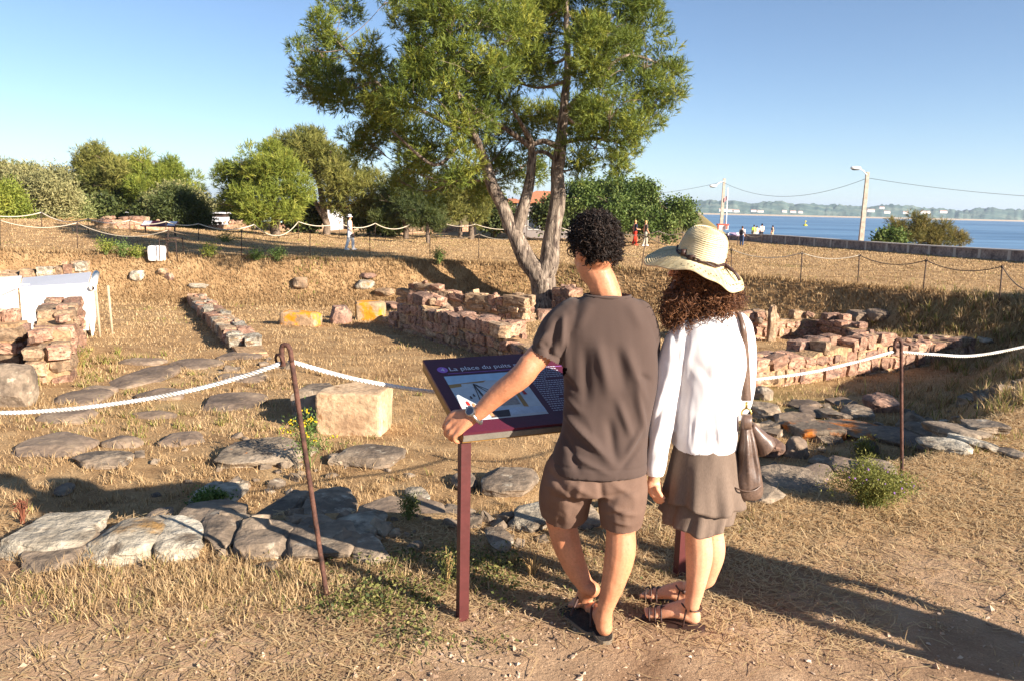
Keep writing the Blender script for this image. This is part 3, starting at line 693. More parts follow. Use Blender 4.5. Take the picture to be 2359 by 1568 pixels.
# small rubble half buried along the near edge and in the right hand tumble
def rubble(spots, n, seed, m):
    rg = np.random.default_rng(seed); VV = []; FF = []; off = 0
    for (px, py, rx, ry, s0, s1) in spots:
        g = G(px, py)
        for k in range(n):
            c = np.array([g[0]+rg.normal(0, rx), g[1]+rg.normal(0, ry), 0]); c[2] = Hz(c[0], c[1]); s = rg.uniform(s0, s1)*rg.choice([.6, 1, 1.4]); V, F = STONE_V[rg.integers(12)]
            R = np.array(Euler((rg.normal(0, .3), rg.normal(0, .3), rg.uniform(0, 6.3))).to_matrix()); VV.append((V*np.array([s*1.3, s, s*.7]))@R.T+c+np.array([0, 0, s*.08])); FF.append(F+off); off += len(V)
    return np.concatenate(VV), np.concatenate(FF)
V, F = rubble([(480, 1225, .5, .12, .04, .12), (700, 1230, .4, .12, .04, .12), (900, 1210, .4, .1, .03, .09), (1120, 1200, .4, .12, .03, .09), (250, 1280, .5, .1, .03, .08), (560, 1130, .5, .15, .03, .1), (780, 1080, .4, .15, .03, .09), (1850, 1010, .9, .4, .05, .16), (1950, 960, .9, .5, .05, .16), (2150, 1000, .8, .3, .04, .14), (1800, 1120, .5, .15, .04, .1), (400, 1040, .8, .3, .03, .08), (590, 850, .5, .5, .04, .12), (1900, 1095, .6, .15, .04, .1)], 16, 8, grey_rock)
tag(obj('rubble', V, F, grey_rock, None, False), 'loose broken stone chips between the bigger rocks of the dig', 'rubble', None, 'stuff')
# ------------------------------------------------------------------ trees
bark = mat('pine_bark', [lin(84, 72, 62), lin(132, 116, 100), lin(168, 150, 132)], scale=3.2, stretch=(2.2, 2.2, 0.5), bump=1.0, bscale=9, bdist=0.06, rough=0.95, fine=0.4, speck=(lin(66, 54, 48), 5, 0.56, 0.05))
bark_far = mat('grey_bark', [lin(84, 70, 58), lin(130, 112, 94)], scale=4, bump=0.6, bscale=14, bdist=0.04)
twigm = mat('pine_twig', [lin(110, 92, 76), lin(150, 132, 112)], scale=6, bump=0)
def leafm(name, cols, transl=0.3, rough=0.6):
    return mat(name, cols, attr='tint', bump=0, fine=0.0, transl=transl, rough=rough, spec=0.25, rnd=False)
needle_main = leafm('pine_needles', [lin(60, 78, 34), lin(112, 124, 48), lin(168, 164, 68)])
needle_far = leafm('pine_needles_far', [lin(80, 96, 40), lin(128, 138, 54), lin(178, 174, 78)])
needle_mix = leafm('pine_needles_dull', [lin(76, 86, 44), lin(124, 124, 60), lin(168, 158, 84)])
olive_leaf = leafm('olive_leaves', [lin(90, 100, 60), lin(130, 136, 80), lin(166, 166, 106)])
grey_leaf = leafm('grey_green_leaves', [lin(104, 106, 72), lin(144, 140, 92), lin(176, 164, 112)])
dark_leaf = leafm('dark_evergreen_leaves', [lin(48, 58, 34), lin(82, 92, 48), lin(116, 118, 64)])
fig_leaf = leafm('fig_leaves', [lin(52, 72, 34), lin(90, 108, 48), lin(140, 148, 80)])
tam_leaf = leafm('tamarisk_leaves', [lin(96, 98, 54), lin(134, 124, 66), lin(156, 132, 78)])
def foliage(lobes, n, kind, size, seed, squash=0.8, shell=0.5, per=10, up=0.5):
    """lobes: (x, y, z, r). returns V, F, tint of free needles or leaves grouped in shoots"""
    rg = np.random.default_rng(seed)
    L0 = np.asarray(lobes, float); L = []
    for q in L0:
        for s_ in range(7):
            e = unit(rg.normal(size=3)+np.array([0, 0, .15])); L.append((*(q[:3]+e*q[3]*rg.uniform(.45, .85)*np.array([1, 1, squash])), q[3]*rg.uniform(.24, .46)))
    L = np.array(L); w = L[:, 3]**2; w /= w.sum()
    k = rg.choice(len(L), n, p=w); ltint = rg.uniform(-.2, .2, len(L))
    d = rg.normal(size=(n, 3)); d /= np.linalg.norm(d, axis=1)[:, None]
    r = L[k, 3]*(shell+(1-shell)*np.sqrt(rg.random(n)))*(1+0.28*vnoise(d*2.2+k[:, None]*5.3, seed))
    c = L[k, :3]+d*r[:, None]*np.array([1, 1, squash])
    ax = d*0.75+np.array([0, 0, up])+rg.normal(size=(n, 3))*0.35; ax /= np.linalg.norm(ax, axis=1)[:, None]
    tint = np.clip(0.5+ltint[k]+rg.normal(0, .14, n), 0.02, 0.98)
    m = n*per
    C = np.repeat(c, per, 0); A = np.repeat(ax, per, 0); T = np.clip(np.repeat(tint, per)+rg.normal(0, .06, m), 0, 1)
    if kind == 'needle':
        sl = size*rg.uniform(0.0, 1.3, m)           # place along the shoot
        base = C+A*sl[:, None]
        dd = A*0.75+rg.normal(size=(m, 3))*0.42; dd /= np.linalg.norm(dd, axis=1)[:, None]
        ln = size*rg.uniform(0.6, 1.1, m); wd = size*0.058
        side = np.cross(dd, rg.normal(size=(m, 3))); side /= np.linalg.norm(side, axis=1)[:, None]+1e-9
        V = np.stack([base-side*wd, base+side*wd, base+dd*ln[:, None]], 1).reshape(-1, 3)
        F = np.arange(3*m).reshape(-1, 3); T = np.repeat(T, 3)
    else:
        base = C+rg.normal(size=(m, 3))*size*1.1
        dd = A*0.5+rg.normal(size=(m, 3))*0.6; dd /= np.linalg.norm(dd, axis=1)[:, None]
        side = np.cross(dd, rg.normal(size=(m, 3))); side /= np.linalg.norm(side, axis=1)[:, None]+1e-9
        ln = size*rg.uniform(0.6, 1.1, m)[:, None]; wd = ln*(0.16 if kind == 'narrow' else 0.38)
        V = np.stack([base, base+dd*ln*.5+side*wd, base+dd*ln, base+dd*ln*.5-side*wd], 1).reshape(-1, 3)
        F = np.arange(4*m).reshape(-1, 4); T = np.repeat(T, 4)
    return V, F, T
def tree(name, label, Y, trunk, lobes, kind, n, size, leafmat, seed, group=None, barkm=None, cat='tree', squash=0.85, shell=0.45, per=10, depth=0.8, limbs=(), twigs=5, foot=None):
    """trunk / limbs: rows (px, py, width px) drawn at depth Y (+ optional metres further); lobes: (px, py, r px, metres further)"""
    rg = np.random.default_rng(seed); barkm = barkm or bark_far
    g = G(trunk[0][0], trunk[0][1]) if foot is None else foot
    if foot is None: g = P(trunk[0][0], trunk[0][1], Y); g[2] = Hz(g[0], g[1])
    t = thing(name, label, cat, g, group)
    toM = lambda r: r*Y/FPX
    def limb(rows, nm, first=False):
        pts = np.array([P(q[0], q[1], Y+(q[3] if len(q) > 3 else 0)) for q in rows]); rad = np.array([toM(q[2])/2 for q in rows])
        if first:
            pts = np.concatenate([[g-np.array([0, 0, .4])], pts[1:] if abs(pts[0][2]-g[2]) < .6 else pts]); rad = np.concatenate([[rad[0]*1.25], rad[1:] if len(pts) == len(rad) else rad])
        S = spline(np.column_stack([pts, rad]), len(pts)*7)
        pp = S[:, :3]+0.25*S[:, 3:4]*np.stack([vnoise(S[:, :3]*1.7, seed), vnoise(S[:, :3]*1.7+9, seed), 0*S[:, 0]], -1)
        V, F = tube(pp, S[:, 3], 12)
        V = V+0.10*S[:, 3].mean()*fbm(V*np.array([6, 6, 2.5]), 3, seed)[:, None]*np.array([1, 1, .3])
        obj(nm, V, F, barkm, t)
        return pp, S[:, 3]
    tp, tr_ = limb(trunk, 'trunk', True)
    AP = [tp]; AR = [tr_]
    for q in limbs:
        a, b = limb(q, 'limb'); AP.append(a); AR.append(b)
    AP = np.concatenate(AP); AR = np.concatenate(AR)
    LB = []
    for (px, py, r, dy) in lobes:
        c = P(px, py, Y+dy); LB.append((*c, toM(r)*(Y+dy)/Y))
    LB = np.array(LB)
    if twigs:
        b = MB()
        for c in LB:
            dist = np.linalg.norm(AP-c[:3], axis=1)+np.maximum(0, AP[:, 2]-c[2])*1.5; k = int(np.argmin(dist)); a0 = AP[k]
            mid = (a0+c[:3])/2+np.array([0, 0, -.08*np.linalg.norm(c[:3]-a0)])+rg.normal(size=3)*.05*c[3]
            r0 = min(AR[k]*.5, c[3]*.06); pts = spline([a0, mid, c[:3]], 8)
            b.tube(pts, np.linspace(r0, r0*.5, 8), 5, False)
            for q in range(twigs):
                d = rg.normal(size=3); d[2] = abs(d[2])*.6+.15; d = unit(d); e = c[:3]+d*c[3]*np.array([1, 1, squash])*.92
                b.tube(spline([lerp(mid, c[:3], rg.uniform(.5, 1)), c[:3]+d*c[3]*.45+rg.normal(size=3)*.08*c[3], e], 6), np.linspace(r0*.5, r0*.12, 6), 4, False)
        b.obj('branches', twigm if barkm is bark else barkm, t)
    V, F, T = foliage(LB, n, kind, size, seed+1, squash, shell, per)
    obj('crown', V, F, leafmat, t, False, attr=T)
    return t
# the big pine in the middle
MY = 26.0
mp = [(730,130,62,1),(705,170,42,1.5),(752,70,52,1),(790,10,46,1.5),(800,200,85,.5),(850,255,85,1),(868,150,62,-2),(905,320,85,1.5),(840,330,60,1.5),(985,225,95,-3),(1000,120,95,-3),(960,30,80,-2),(900,-10,60,1),(1040,60,80,-3.5),
      (985,345,80,.5),(1090,170,90,-4),(1060,280,84,-3.5),(1050,385,62,-1),(960,400,60,3),(1180,90,95,-3),(1185,190,84,1.5),(1150,-10,90,-2),(1240,-20,95,0),(1245,140,80,1.5),(1310,80,95,1.5),(1378,200,80,-1.5),(1280,280,70,2.5),
      (1390,130,92,-2.5),(1405,260,88,-2.5),(1370,345,66,-1.5),(1440,40,85,-1),(1480,10,46,-.5),(1480,160,70,-1),(1535,150,45,-.5),(1500,250,62,-1),(1450,330,60,-1),(1420,390,36,-1),(1330,385,46,1),(1390,-20,90,0),
      (1150,400,60,3.0),(1080,430,50,4.5),(1230,370,60,3.5),(1010,440,44,4.5),(1190,310,70,3.5),(1120,320,70,2.5),(920,420,34,4),(1110,225,80,3),(1230,60,80,3.5),(1010,160,80,3),(1360,280,70,3),(1080,60,80,3),(1400,80,80,3),(1545,215,34,-1),(1562,160,24,0),(690,110,26,.5),(690,200,28,1),(740,235,40,2)]
tree('pine_tree', 'tall twin trunked pine spreading over the middle of the picture', MY,
     [(1262, 716, 62), (1258, 680, 58), (1252, 640, 58, 0)], mp, 'needle', 24000, 0.20, needle_main, 5, barkm=bark, per=13, squash=0.85, shell=0.4, twigs=7,
     limbs=[[(1254, 655, 54), (1226, 612, 46), (1198, 572, 40), (1180, 532, 36), (1158, 482, 30), (1134, 428, 28), (1114, 368, 22), (1090, 310, 16, -1), (1060, 240, 10, -2), (1030, 150, 6, -3)],
            [(1252, 650, 54), (1262, 600, 46), (1272, 540, 38), (1280, 470, 36), (1284, 400, 30), (1290, 330, 26), (1298, 250, 19), (1308, 150, 15), (1304, 40, 11), (1306, -60, 7)],
            [(1183, 540, 34), (1206, 476, 27), (1222, 405, 22), (1222, 335, 16), (1205, 295, 10, -.5), (1180, 255, 6, -1)],
            [(1222, 340, 13), (1180, 308, 11, -.5), (1140, 282, 9, -1), (1108, 262, 6, -1.5), (1040, 200, 4, -2.5)],
            [(1224, 336, 10), (1250, 326, 12), (1286, 338, 14)], [(1226, 352, 8), (1255, 352, 9), (1282, 372, 10)],
            [(1178, 532, 26), (1166, 519, 20), (1160, 512, 16)],
            [(1116, 375, 14), (1080, 400, 11, 1), (1040, 425, 7, 2)], [(1095, 315, 12, -.8), (1000, 270, 9, -1), (880, 200, 7, 0), (770, 90, 4, 1)], [(1296, 260, 13), (1360, 200, 10, -1), (1440, 130, 7, -1.5), (1530, 150, 3, -.5)], [(1290, 330, 11), (1360, 320, 8, -1), (1440, 330, 5, -1)],
            [(1060, 330, 10, -.5), (1000, 380, 8, -1), (900, 300, 5, -1.5)]])
GP = 'pines beyond the ropes'
tree('pine_tree', 'round bright green pine standing close behind the far ropes', 52, [(633, 512, 20), (630, 490, 18), (625, 460, 14), (615, 410, 8)],
     [(605,430,78,0),(555,420,55,1),(545,470,48,0),(585,380,55,0),(640,395,55,-1),(665,440,52,-1),(660,480,48,-1.5),(610,480,60,-2),(540,400,40,1),(620,360,34,0),(690,460,30,0),(575,495,36,-1)], 'needle', 5200, 0.36, needle_far, 21, GP, shell=0.5)
tree('pine_tree', 'taller pine with a bare grey trunk right of the round bright pine', 60, [(752, 522, 16), (746, 490, 15), (740, 455, 14), (730, 400, 10)],
     [(700,345,55,0),(740,345,50,0),(660,335,40,1),(690,320,34,0),(760,370,50,-1),(720,400,60,1),(790,400,58,-1),(810,430,50,-1),(850,430,38,0),(770,440,50,0),(840,465,38,0),(780,470,36,1),(720,330,40,1),(655,350,30,1),(790,380,30,0)], 'needle', 5200, 0.40, needle_mix, 22, GP, limbs=[[(744, 500, 10), (728, 472, 9), (722, 440, 7)]])
tree('pine_tree', 'pine with a pointed left branch, left of the pair above the kiosk roof', 66, [(318, 515, 12), (312, 490, 12), (300, 450, 9)],
     [(215,375,44,0),(250,370,42,0),(195,380,30,0),(180,430,30,0),(150,418,22,0),(230,420,50,0),(275,400,48,-1),(260,440,46,-1),(210,450,40,0),(285,440,38,0),(200,365,26,0)], 'needle', 4000, 0.42, needle_mix, 23, GP)
tree('pine_tree', 'broad pine behind the dark round olive, right of the pair', 66, [(428, 515, 12), (424, 490, 12), (418, 450, 9)],
     [(340,390,44,0),(375,392,40,0),(310,400,36,0),(345,430,52,-1),(400,420,42,0),(430,425,30,0),(320,440,44,0),(385,450,40,0),(440,440,26,0),(300,470,34,0)], 'needle', 4200, 0.42, needle_far, 24, GP)
tree('olive_tree', 'dark rounded olive bush in front of the pair of pines', 56, [(412, 520, 14), (414, 500, 12)], [(415,485,52,0),(380,485,34,0),(452,488,34,0),(415,468,40,1),(370,500,22,0),(462,505,22,0),(400,505,34,-1),(436,506,32,-1)], 'narrow', 3400, 0.26, dark_leaf, 25, shell=0.6)
tree('olive_tree', 'silvery olive showing behind the dark rounded olive', 62, [(400, 515, 10), (405, 490, 9)], [(405,462,36,0),(440,466,34,0),(370,470,30,0),(465,480,26,0),(425,455,28,0)], 'narrow', 2200, 0.28, grey_leaf, 26)
tree('olive_tree', 'large grey green tree at the far left behind the ropes', 58, [(88, 510, 14), (90, 480, 12)], [(60,430,52,0),(100,425,48,0),(120,460,52,-1),(60,475,52,-1),(140,450,30,0),(20,440,48,0),(100,490,40,-1),(140,490,32,-1)], 'narrow', 4600, 0.3, grey_leaf, 27)
tree('olive_tree', 'small grey green tree right of the large one at far left', 60, [(172, 512, 10), (172, 490, 9)], [(172,468,26,0),(160,490,28,0),(182,490,20,0),(150,470,20,0)], 'narrow', 1500, 0.28, olive_leaf, 28)
tree('shrub_tree', 'yellow green bush cut by the left edge of the picture', 52, [(10, 515, 8), (12, 495, 8)], [(10,455,34,0),(30,475,32,0),(0,490,40,0),(40,495,22,0)], 'narrow', 1700, 0.26, needle_far, 29)
tree('pine_tree', 'pine top rising above the trees at the left edge', 75, [(15, 500, 10), (15, 450, 8)], [(10,395,30,0),(-10,410,36,0),(35,410,28,0),(60,410,24,0),(75,400,18,0)], 'needle', 1500, 0.42, needle_mix, 30, GP)
tree('evergreen_tree', 'dark shaded evergreen between the grey trunked pine and the big pine', 58, [(935, 528, 12), (930, 500, 12), (925, 470, 8)], [(905,470,44,0),(950,465,42,0),(900,500,34,0),(960,500,40,-1),(990,485,34,0),(930,440,36,0),(985,455,30,0),(1000,510,28,0),(920,425,26,0)], 'needle', 3400, 0.36, dark_leaf, 31)
tree('evergreen_tree', 'shaded tree seen left of the big pine trunk', 62, [(1085, 518, 12), (1082, 490, 10)], [(1040,455,40,0),(1080,460,38,0),(1110,480,30,0),(1060,490,32,0),(1120,450,30,0),(1030,490,24,0),(1100,505,22,0)], 'needle', 2800, 0.34, needle_mix, 32)
tree('shrub', 'low dark juniper bush beside the far ropes', 50, [(985, 528, 8), (985, 515, 6)], [(985,505,24,0),(965,512,20,0),(1008,512,18,0)], 'needle', 900, 0.26, dark_leaf, 33, cat='shrub')
tree('fig_tree', 'huge spreading fig with big leaves right of the pine trunks', 66, [(1400, 530, 20), (1405, 500, 18), (1410, 470, 12)],
     [(1340,455,46,0),(1390,455,46,-1),(1440,455,46,-1),(1490,465,46,-1),(1540,485,46,-2),(1575,505,36,-2),(1320,490,40,0),(1370,495,46,-2),(1430,500,50,-3),(1490,508,46,-3),(1545,520,32,-3),(1420,430,28,0),(1370,435,30,0),(1460,438,28,0),(1300,475,34,1),(1590,515,20,-2),(1310,515,28,0),(1350,470,40,-2),(1410,470,44,-3)], 'leaf', 6500, 0.22, fig_leaf, 34, shell=0.6, squash=0.9, per=8)
tree('tamarisk_bush', 'feathery brownish bush growing behind the sea wall', 60, [(2120, 572, 8), (2118, 555, 7)], [(2080,530,28,0),(2110,515,24,0),(2130,535,34,0),(2165,535,30,0),(2190,548,28,0),(2100,550,34,0),(2150,555,34,0),(2210,560,18,0),(2060,520,16,0),(2105,500,12,0)], 'needle', 2400, 0.30, tam_leaf, 35, squash=0.8)
tree('shrub', 'bright green leafy shrub at the left foot of the feathery bush', 59, [(2050, 566, 5), (2050, 556, 4)], [(2045,552,18,0),(2065,550,16,0),(2030,558,10,0)], 'leaf', 500, 0.24, fig_leaf, 36, cat='shrub')
# dark hedge trees that close the view between the trunks and behind the ropes
for k, (px, py, r, lab, lm, kd) in enumerate([(1140, 492, 26, 'dark shrub filling the gap left of the pale cream house', dark_leaf, 'leaf'), (850, 492, 30, 'dull green shrub in front of the cream house', needle_mix, 'narrow'), (895, 498, 28, 'dark shrub right of the cream house under the pine boughs', dark_leaf, 'leaf'),
        (545, 498, 22, 'small bush in front of the white house behind the bright pine', dark_leaf, 'leaf'), (240, 490, 24, 'shaded bush under the pointed pine beside the dark car', dark_leaf, 'leaf'), (352, 495, 24, 'shaded bush between the pair of pines', dark_leaf, 'leaf'), (478, 492, 16, 'dull tree top behind the silvery olive', grey_leaf, 'narrow'), (1270, 492, 22, 'dark shrub against the terracotta roofed house right of the thin trunk', dark_leaf, 'leaf'), (700, 500, 22, 'dark shrub left of the bluish white house', dark_leaf, 'leaf'), (1060, 445, 44, 'tall dark evergreen behind the shaded tree', dark_leaf, 'needle')]):
    tree('shrub' if k < 9 else 'evergreen_tree', lab, 66-(k % 3)*2, [(px, 516, 8), (px+1, py, 7)], [(px, py-r*.2, r*1.1, 0), (px-r*.8, py+r*.3, r*.8, 0), (px+r*.8, py+r*.2, r*.8, .5), (px+r*.2, py-r*.7, r*.7, 0), (px-r*.3, py+r*.7, r*.7, -.5), (px+r*.5, py+r*.7, r*.6, -.5)], kd, 1300 if k < 9 else 2200, .3, lm, 300+k, cat='shrub' if k < 9 else 'tree', twigs=3)
# trees out of the frame at the right that throw the shade into the corner of the pit
for k, (x, y, h, r, lab) in enumerate([(16.7, 17.3, 2.4, 1.1, 'rounded evergreen shading the right corner of the dig, the farther of two'), (17.9, 15.8, 2.5, 1.1, 'rounded evergreen shading the right corner of the dig, the nearer of two')]):
    z = Hz(x, y); rg = np.random.default_rng(60+k)
    t = thing('evergreen_tree', lab, 'tree', (x, y, z), 'evergreens along the right edge of the dig')
    V, F = tube([(x, y, z-.2), (x+.1, y, z+h*.5), (x, y+.1, z+h*.8)], [.16, .12, .05], 8); obj('trunk', V, F, bark_far, t)
    LB = [(x+rg.normal()*.5*r*.6, y+rg.normal()*.5*r*.6, z+h*(.25+.5*rg.random()), r*.62) for q in range(8)]
    V, F, T = foliage(LB, 2600, 'leaf', 0.22, 70+k, 0.9, 0.4, 6); obj('crown', V, F, dark_leaf, t, False, attr=T)
# ------------------------------------------------------------------ information panel by the path
plum = plain('dark_plum_panel', lin(84, 32, 46), rough=0.35, spec=0.45, var=.05)
plum_post = plain('maroon_post', lin(84, 40, 38), rough=0.45, spec=0.4, var=.12, scale=14)
bronze = plain('bronze_panel_edge', lin(150, 112, 60), rough=0.5, var=.1)
lip_m = plain('grey_panel_lip', lin(120, 112, 100), rough=0.5)
white_p = plain('white_print', lin(225, 222, 226), rough=0.5, var=.02)
grey_p = plain('grey_print', lin(180, 176, 186), rough=0.5, var=.05)
lilac = plain('lilac_print', lin(168, 110, 190), rough=0.4, var=.04)
skyp = plain('pale_blue_print', lin(176, 200, 216), rough=0.4, var=.05, scale=8)
magenta = plain('magenta_print', lin(170, 60, 110), rough=0.4, var=.05)
A_ = G(1063, 1436); B_ = G(1568, 1332)
pu = unit(np.array([B_[0]-A_[0], B_[1]-A_[1], 0])); pside = np.array([-pu[1], pu[0], 0])
BLp = P(1067, 997, A_[1]-0.03)
def pix(q):
    q = np.asarray(q, float)-EYE; z = q@FW; return 1179+FPX*(q@RT)/z, 784-FPX*(q@UP)/z
best = None
for tau in np.radians(np.arange(12, 55, 1)):
    for Lp in np.arange(.3, .8, .01):
        v = pside*math.cos(tau)+np.array([0, 0, math.sin(tau)]); a, b = pix(BLp+v*Lp); e = (a-974)**2+(b-828)**2
        if best is None or e < best[0]: best = (e, tau, Lp)
PT_, PL = best[1], best[2]
pv = pside*math.cos(PT_)+np.array([0, 0, math.sin(PT_)]); pn = np.cross(pu, pv)
PW = (B_-A_)@pu+0.11
BLp = BLp
panel = thing('information_panel', 'slanted dark plum information panel numbered 4 on two maroon posts', 'information panel', A_)
def pq(s, t, o=0.0): return BLp+pu*s+pv*t+pn*o
Rm = np.column_stack([pu, pv, pn])
b = MB(); b.box(pq(PW/2, PL/2, -.006), (PW/2, PL/2, .006), Rm); b.obj('panel_board', plum, panel, False)
b = MB(); b.box(pq(PW/2, PL/2, -.032), (PW/2-.004, PL/2-.004, .0195), Rm); b.obj('panel_edge', bronze, panel, False)
b = MB(); b.box(pq(PW/2, -.001, -.026), (PW/2-.002, .004, .0125), Rm); b.obj('panel_lip', lip_m, panel, False)
for base, s in ((A_, 0.03), (B_, PW-0.08)):
    top = pq(s, .05, -.053); c = (base[0], base[1])
    c = top[:2]; zb = Hz(*c)
    b = MB(); b.box((c[0], c[1], (zb-.25+top[2]-.0)/2), (.021, .021, (top[2]-zb+.25)/2), np.column_stack([pu, pside, [0, 0, 1]])); b.obj('post', plum_post, panel, False)
def pst(px, py):
    d = ray(px, py); t = ((BLp-EYE)@pn)/(d@pn); q = EYE+d*t-BLp; return q@pu, q@pv
def crop5(x, y): return pst((1240+x*0.195)/1.27566, (1030+y*0.195)/1.27566)
def ptri(name, pts, m, o=.0012, par=None):
    return obj(name, [pq(s, t, o) for s, t in pts], [tuple(range(len(pts)))], m, par or panel, False)
def prect(name, s0, s1, t0, t1, m, o=.0012, par=None): return ptri(name, [(s0, t0), (s1, t0), (s1, t1), (s0, t1)], m, o, par)
# number disc
cs, ct = crop5(305, 290); rad = np.linalg.norm(np.array(crop5(375, 275))-np.array([cs, ct]))
ptri('number_disc', [(cs+rad*math.cos(a), ct+rad*math.sin(a)) for a in np.arange(24)*2*PI/24], lilac, .0012)
def ptext(body, s, t, size, m, name, o=.002, width=None):
    cu = bpy.data.curves.new(name, 'FONT'); cu.body = body; cu.size = size; cu.extrude = 0.0002
    tmp = bpy.data.objects.new(name, cu); COL.objects.link(tmp)
    bpy.context.view_layer.update()
    if width: size = size*width/max(tmp.dimensions.x, 1e-6); cu.size = size; bpy.context.view_layer.update()
    me = bpy.data.meshes.new_from_object(tmp.evaluated_get(bpy.context.evaluated_depsgraph_get())); bpy.data.objects.remove(tmp); bpy.data.curves.remove(cu)
    me.name = name; me.materials.clear(); me.materials.append(m)
    ob = bpy.data.objects.new(name, me); COL.objects.link(ob); ob.parent = panel
    q = pq(s, t, o)-ORG[panel]
    ob.matrix_local = Matrix(((pu[0], pv[0], pn[0], q[0]), (pu[1], pv[1], pn[1], q[1]), (pu[2], pv[2], pn[2], q[2]), (0, 0, 0, 1)))
    return size
s0, t0 = crop5(415, 308); s1, t1 = crop5(1332, 222)
tsz = ptext('La place du puits', s0, t0, .05, white_p, 'title_lettering', width=(s1-s0)*.98)
ptext('p', s1+.012, t0, tsz, white_p, 'title_lettering')
ptext('4', cs-rad*.34, ct-rad*.5, rad*1.5, white_p, 'number_lettering')
prect('title_rule', cs+rad*.6, PW*.62, t0-.022, t0-.0185, lilac)
# the printed watercolour
i0, j1 = crop5(325, 390); i1, j0 = crop5(1905, 945)
iw, ih = i1-i0, j1-j0
pict = prect('picture_print', i0, i1, j0, j1, plain('picture_paper', lin(196, 200, 200), rough=.4, var=.06, scale=9), .0012)
def pr(pts, m, o=.0016, nm='picture_print'): return ptri(nm, [(i0+a*iw, j0+c*ih) for a, c in pts], m, o)
tanp = plain('tan_print', lin(190, 166, 120), rough=.4, var=.2, scale=25); ochp = plain('ochre_print', lin(168, 128, 72), rough=.4, var=.2, scale=20); darkp = plain('dark_print', lin(70, 62, 60), rough=.4); redp = plain('red_print', lin(196, 52, 42), rough=.4); stonep = plain('stone_print', lin(160, 150, 140), rough=.4, var=.3, scale=60); orp = plain('orange_print', lin(206, 140, 96), rough=.4)
pr([(0, .8), (.5, .84), (1, .8), (1, 1), (0, 1)], skyp); pr([(0, .72), (.15, .74), (.16, .80), (.45, .8), (.5, .84), (0, .8)], ochp, .0019); pr([(.3, .25), (.74, .25), (.74, .66), (.62, .7), (.5, .62), (.36, .48)], stonep, .0019)
pr([(.76, .2), (.82, .18), (.82, .7), (.77, .72)], ochp, .0021); pr([(.0, .05), (.5, .03), (1, .05), (1, .17), (.55, .2), (.2, .17), (0, .2)], plain('pale_print', lin(186, 196, 206), rough=.4), .0023)
pr([(.28, .02), (.52, .02), (.55, .16), (.3, .15)], darkp, .0026)
for a, c in (((.27, .36), (.31, .78)), ((.36, .4), (.31, .78)), ((.46, .5), (.31, .78)), ((.5, .56), (.31, .78)), ((.34, .36), (.31, .78))):
    d = unit(np.array([c[0]-a[0], c[1]-a[1]])); n_ = np.array([-d[1], d[0]])*.006; pr([(a[0]-n_[0], a[1]-n_[1]), (a[0]+n_[0], a[1]+n_[1]), (c[0]+n_[0], c[1]+n_[1]), (c[0]-n_[0], c[1]-n_[1])], darkp, .003)
for (x, y, s, m) in ((.10, .36, .045, redp), (.16, .30, .05, orp), (.88, .5, .05, redp), (.18, .48, .03, darkp), (.23, .52, .03, darkp), (.86, .6, .03, darkp), (.3, .1, .05, orp), (.06, .26, .03, darkp)):
    pr([(x-s*.4, y-s), (x+s*.5, y-s*1.1), (x+s*.35, y+s*.5), (x+s*.1, y+s*1.1), (x-s*.35, y+s*.6)], m, .0034)
# text columns, as fine print
def textblock(s0, s1, t0, t1, rows, m, seed, o=.0016):
    rg = np.random.default_rng(seed); V = []; F = []
    for k in range(rows):
        t = t1-(k+.5)*(t1-t0)/rows; s = s0; hgt = (t1-t0)/rows*.22
        while s < s1-.004:
            l = rg.uniform(.004, .016); e = min(s+l, s1)
            if not (k in (6, 15) and s > s0+.4*(s1-s0)):
                a = len(V); V += [pq(s, t-hgt, o), pq(e, t-hgt, o), pq(e, t+hgt, o), pq(s, t+hgt, o)]; F.append((a, a+1, a+2, a+3))
            s = e+.0035
    return tag(obj('fine_print', V, F, m, panel, False), kind='stuff')
tx0 = crop5(1740, 300)[0]
textblock(i1+.03, min(i1+.03+.17, PW-.25), j0+.01, crop5(1800, 235)[1], 22, grey_p, 3)
prect('picture_print', PW-.20, PW-.025, .30*PL, .86*PL, white_p, .0012); prect('picture_print', PW-.19, PW-.035, .79*PL, .84*PL, magenta, .0018); prect('picture_print', PW-.19, PW-.035, .56*PL, .585*PL, magenta, .0018)
textblock(PW-.185, PW-.04, .34*PL, .54*PL, 7, plain('grey_ink', lin(110, 105, 110)), 5, .0018)
prect('picture_print', PW-.20, PW-.025, .08*PL, .2*PL, plain('blue_print', lin(60, 92, 130), rough=.4), .0012)

# ------------------------------------------------------------------ ropes and iron posts
rope_m = mat('white_rope', [lin(176, 166, 150), lin(222, 216, 206), lin(236, 232, 226)], scale=9, bump=0.3, bscale=200, rough=.9, fine=.08)
rope_g = plain('weathered_rope', lin(206, 190, 166), rough=.9)
rope_d = plain('grey_rope', lin(120, 104, 86), rough=.9)
iron = mat('rusty_iron', [lin(54, 38, 33), lin(84, 56, 46), lin(106, 72, 58)], scale=22, bump=.4, bscale=90, rough=.8, spec=.3)
iron_d = plain('dark_iron', lin(66, 50, 42), rough=.7)
def twisted(name, ctrl, rad, label, n=260, pitch=.055, group='near rope spans'):
    p = spline(ctrl, n); L = np.concatenate([[0], np.cumsum(np.linalg.norm(np.diff(p, axis=0), axis=1))]); T, A, B = frames(p); b = MB()
    for k in range(3):
        a = 2*PI*(L/pitch+k/3); q = p+rad*.5*(np.cos(a)[:, None]*A+np.sin(a)[:, None]*B); b.tube(q, rad*.5, 6)
    c = p[n//2].copy(); o = b.obj(name, rope_m, None, True, c); return tag(o, label, 'rope', group)
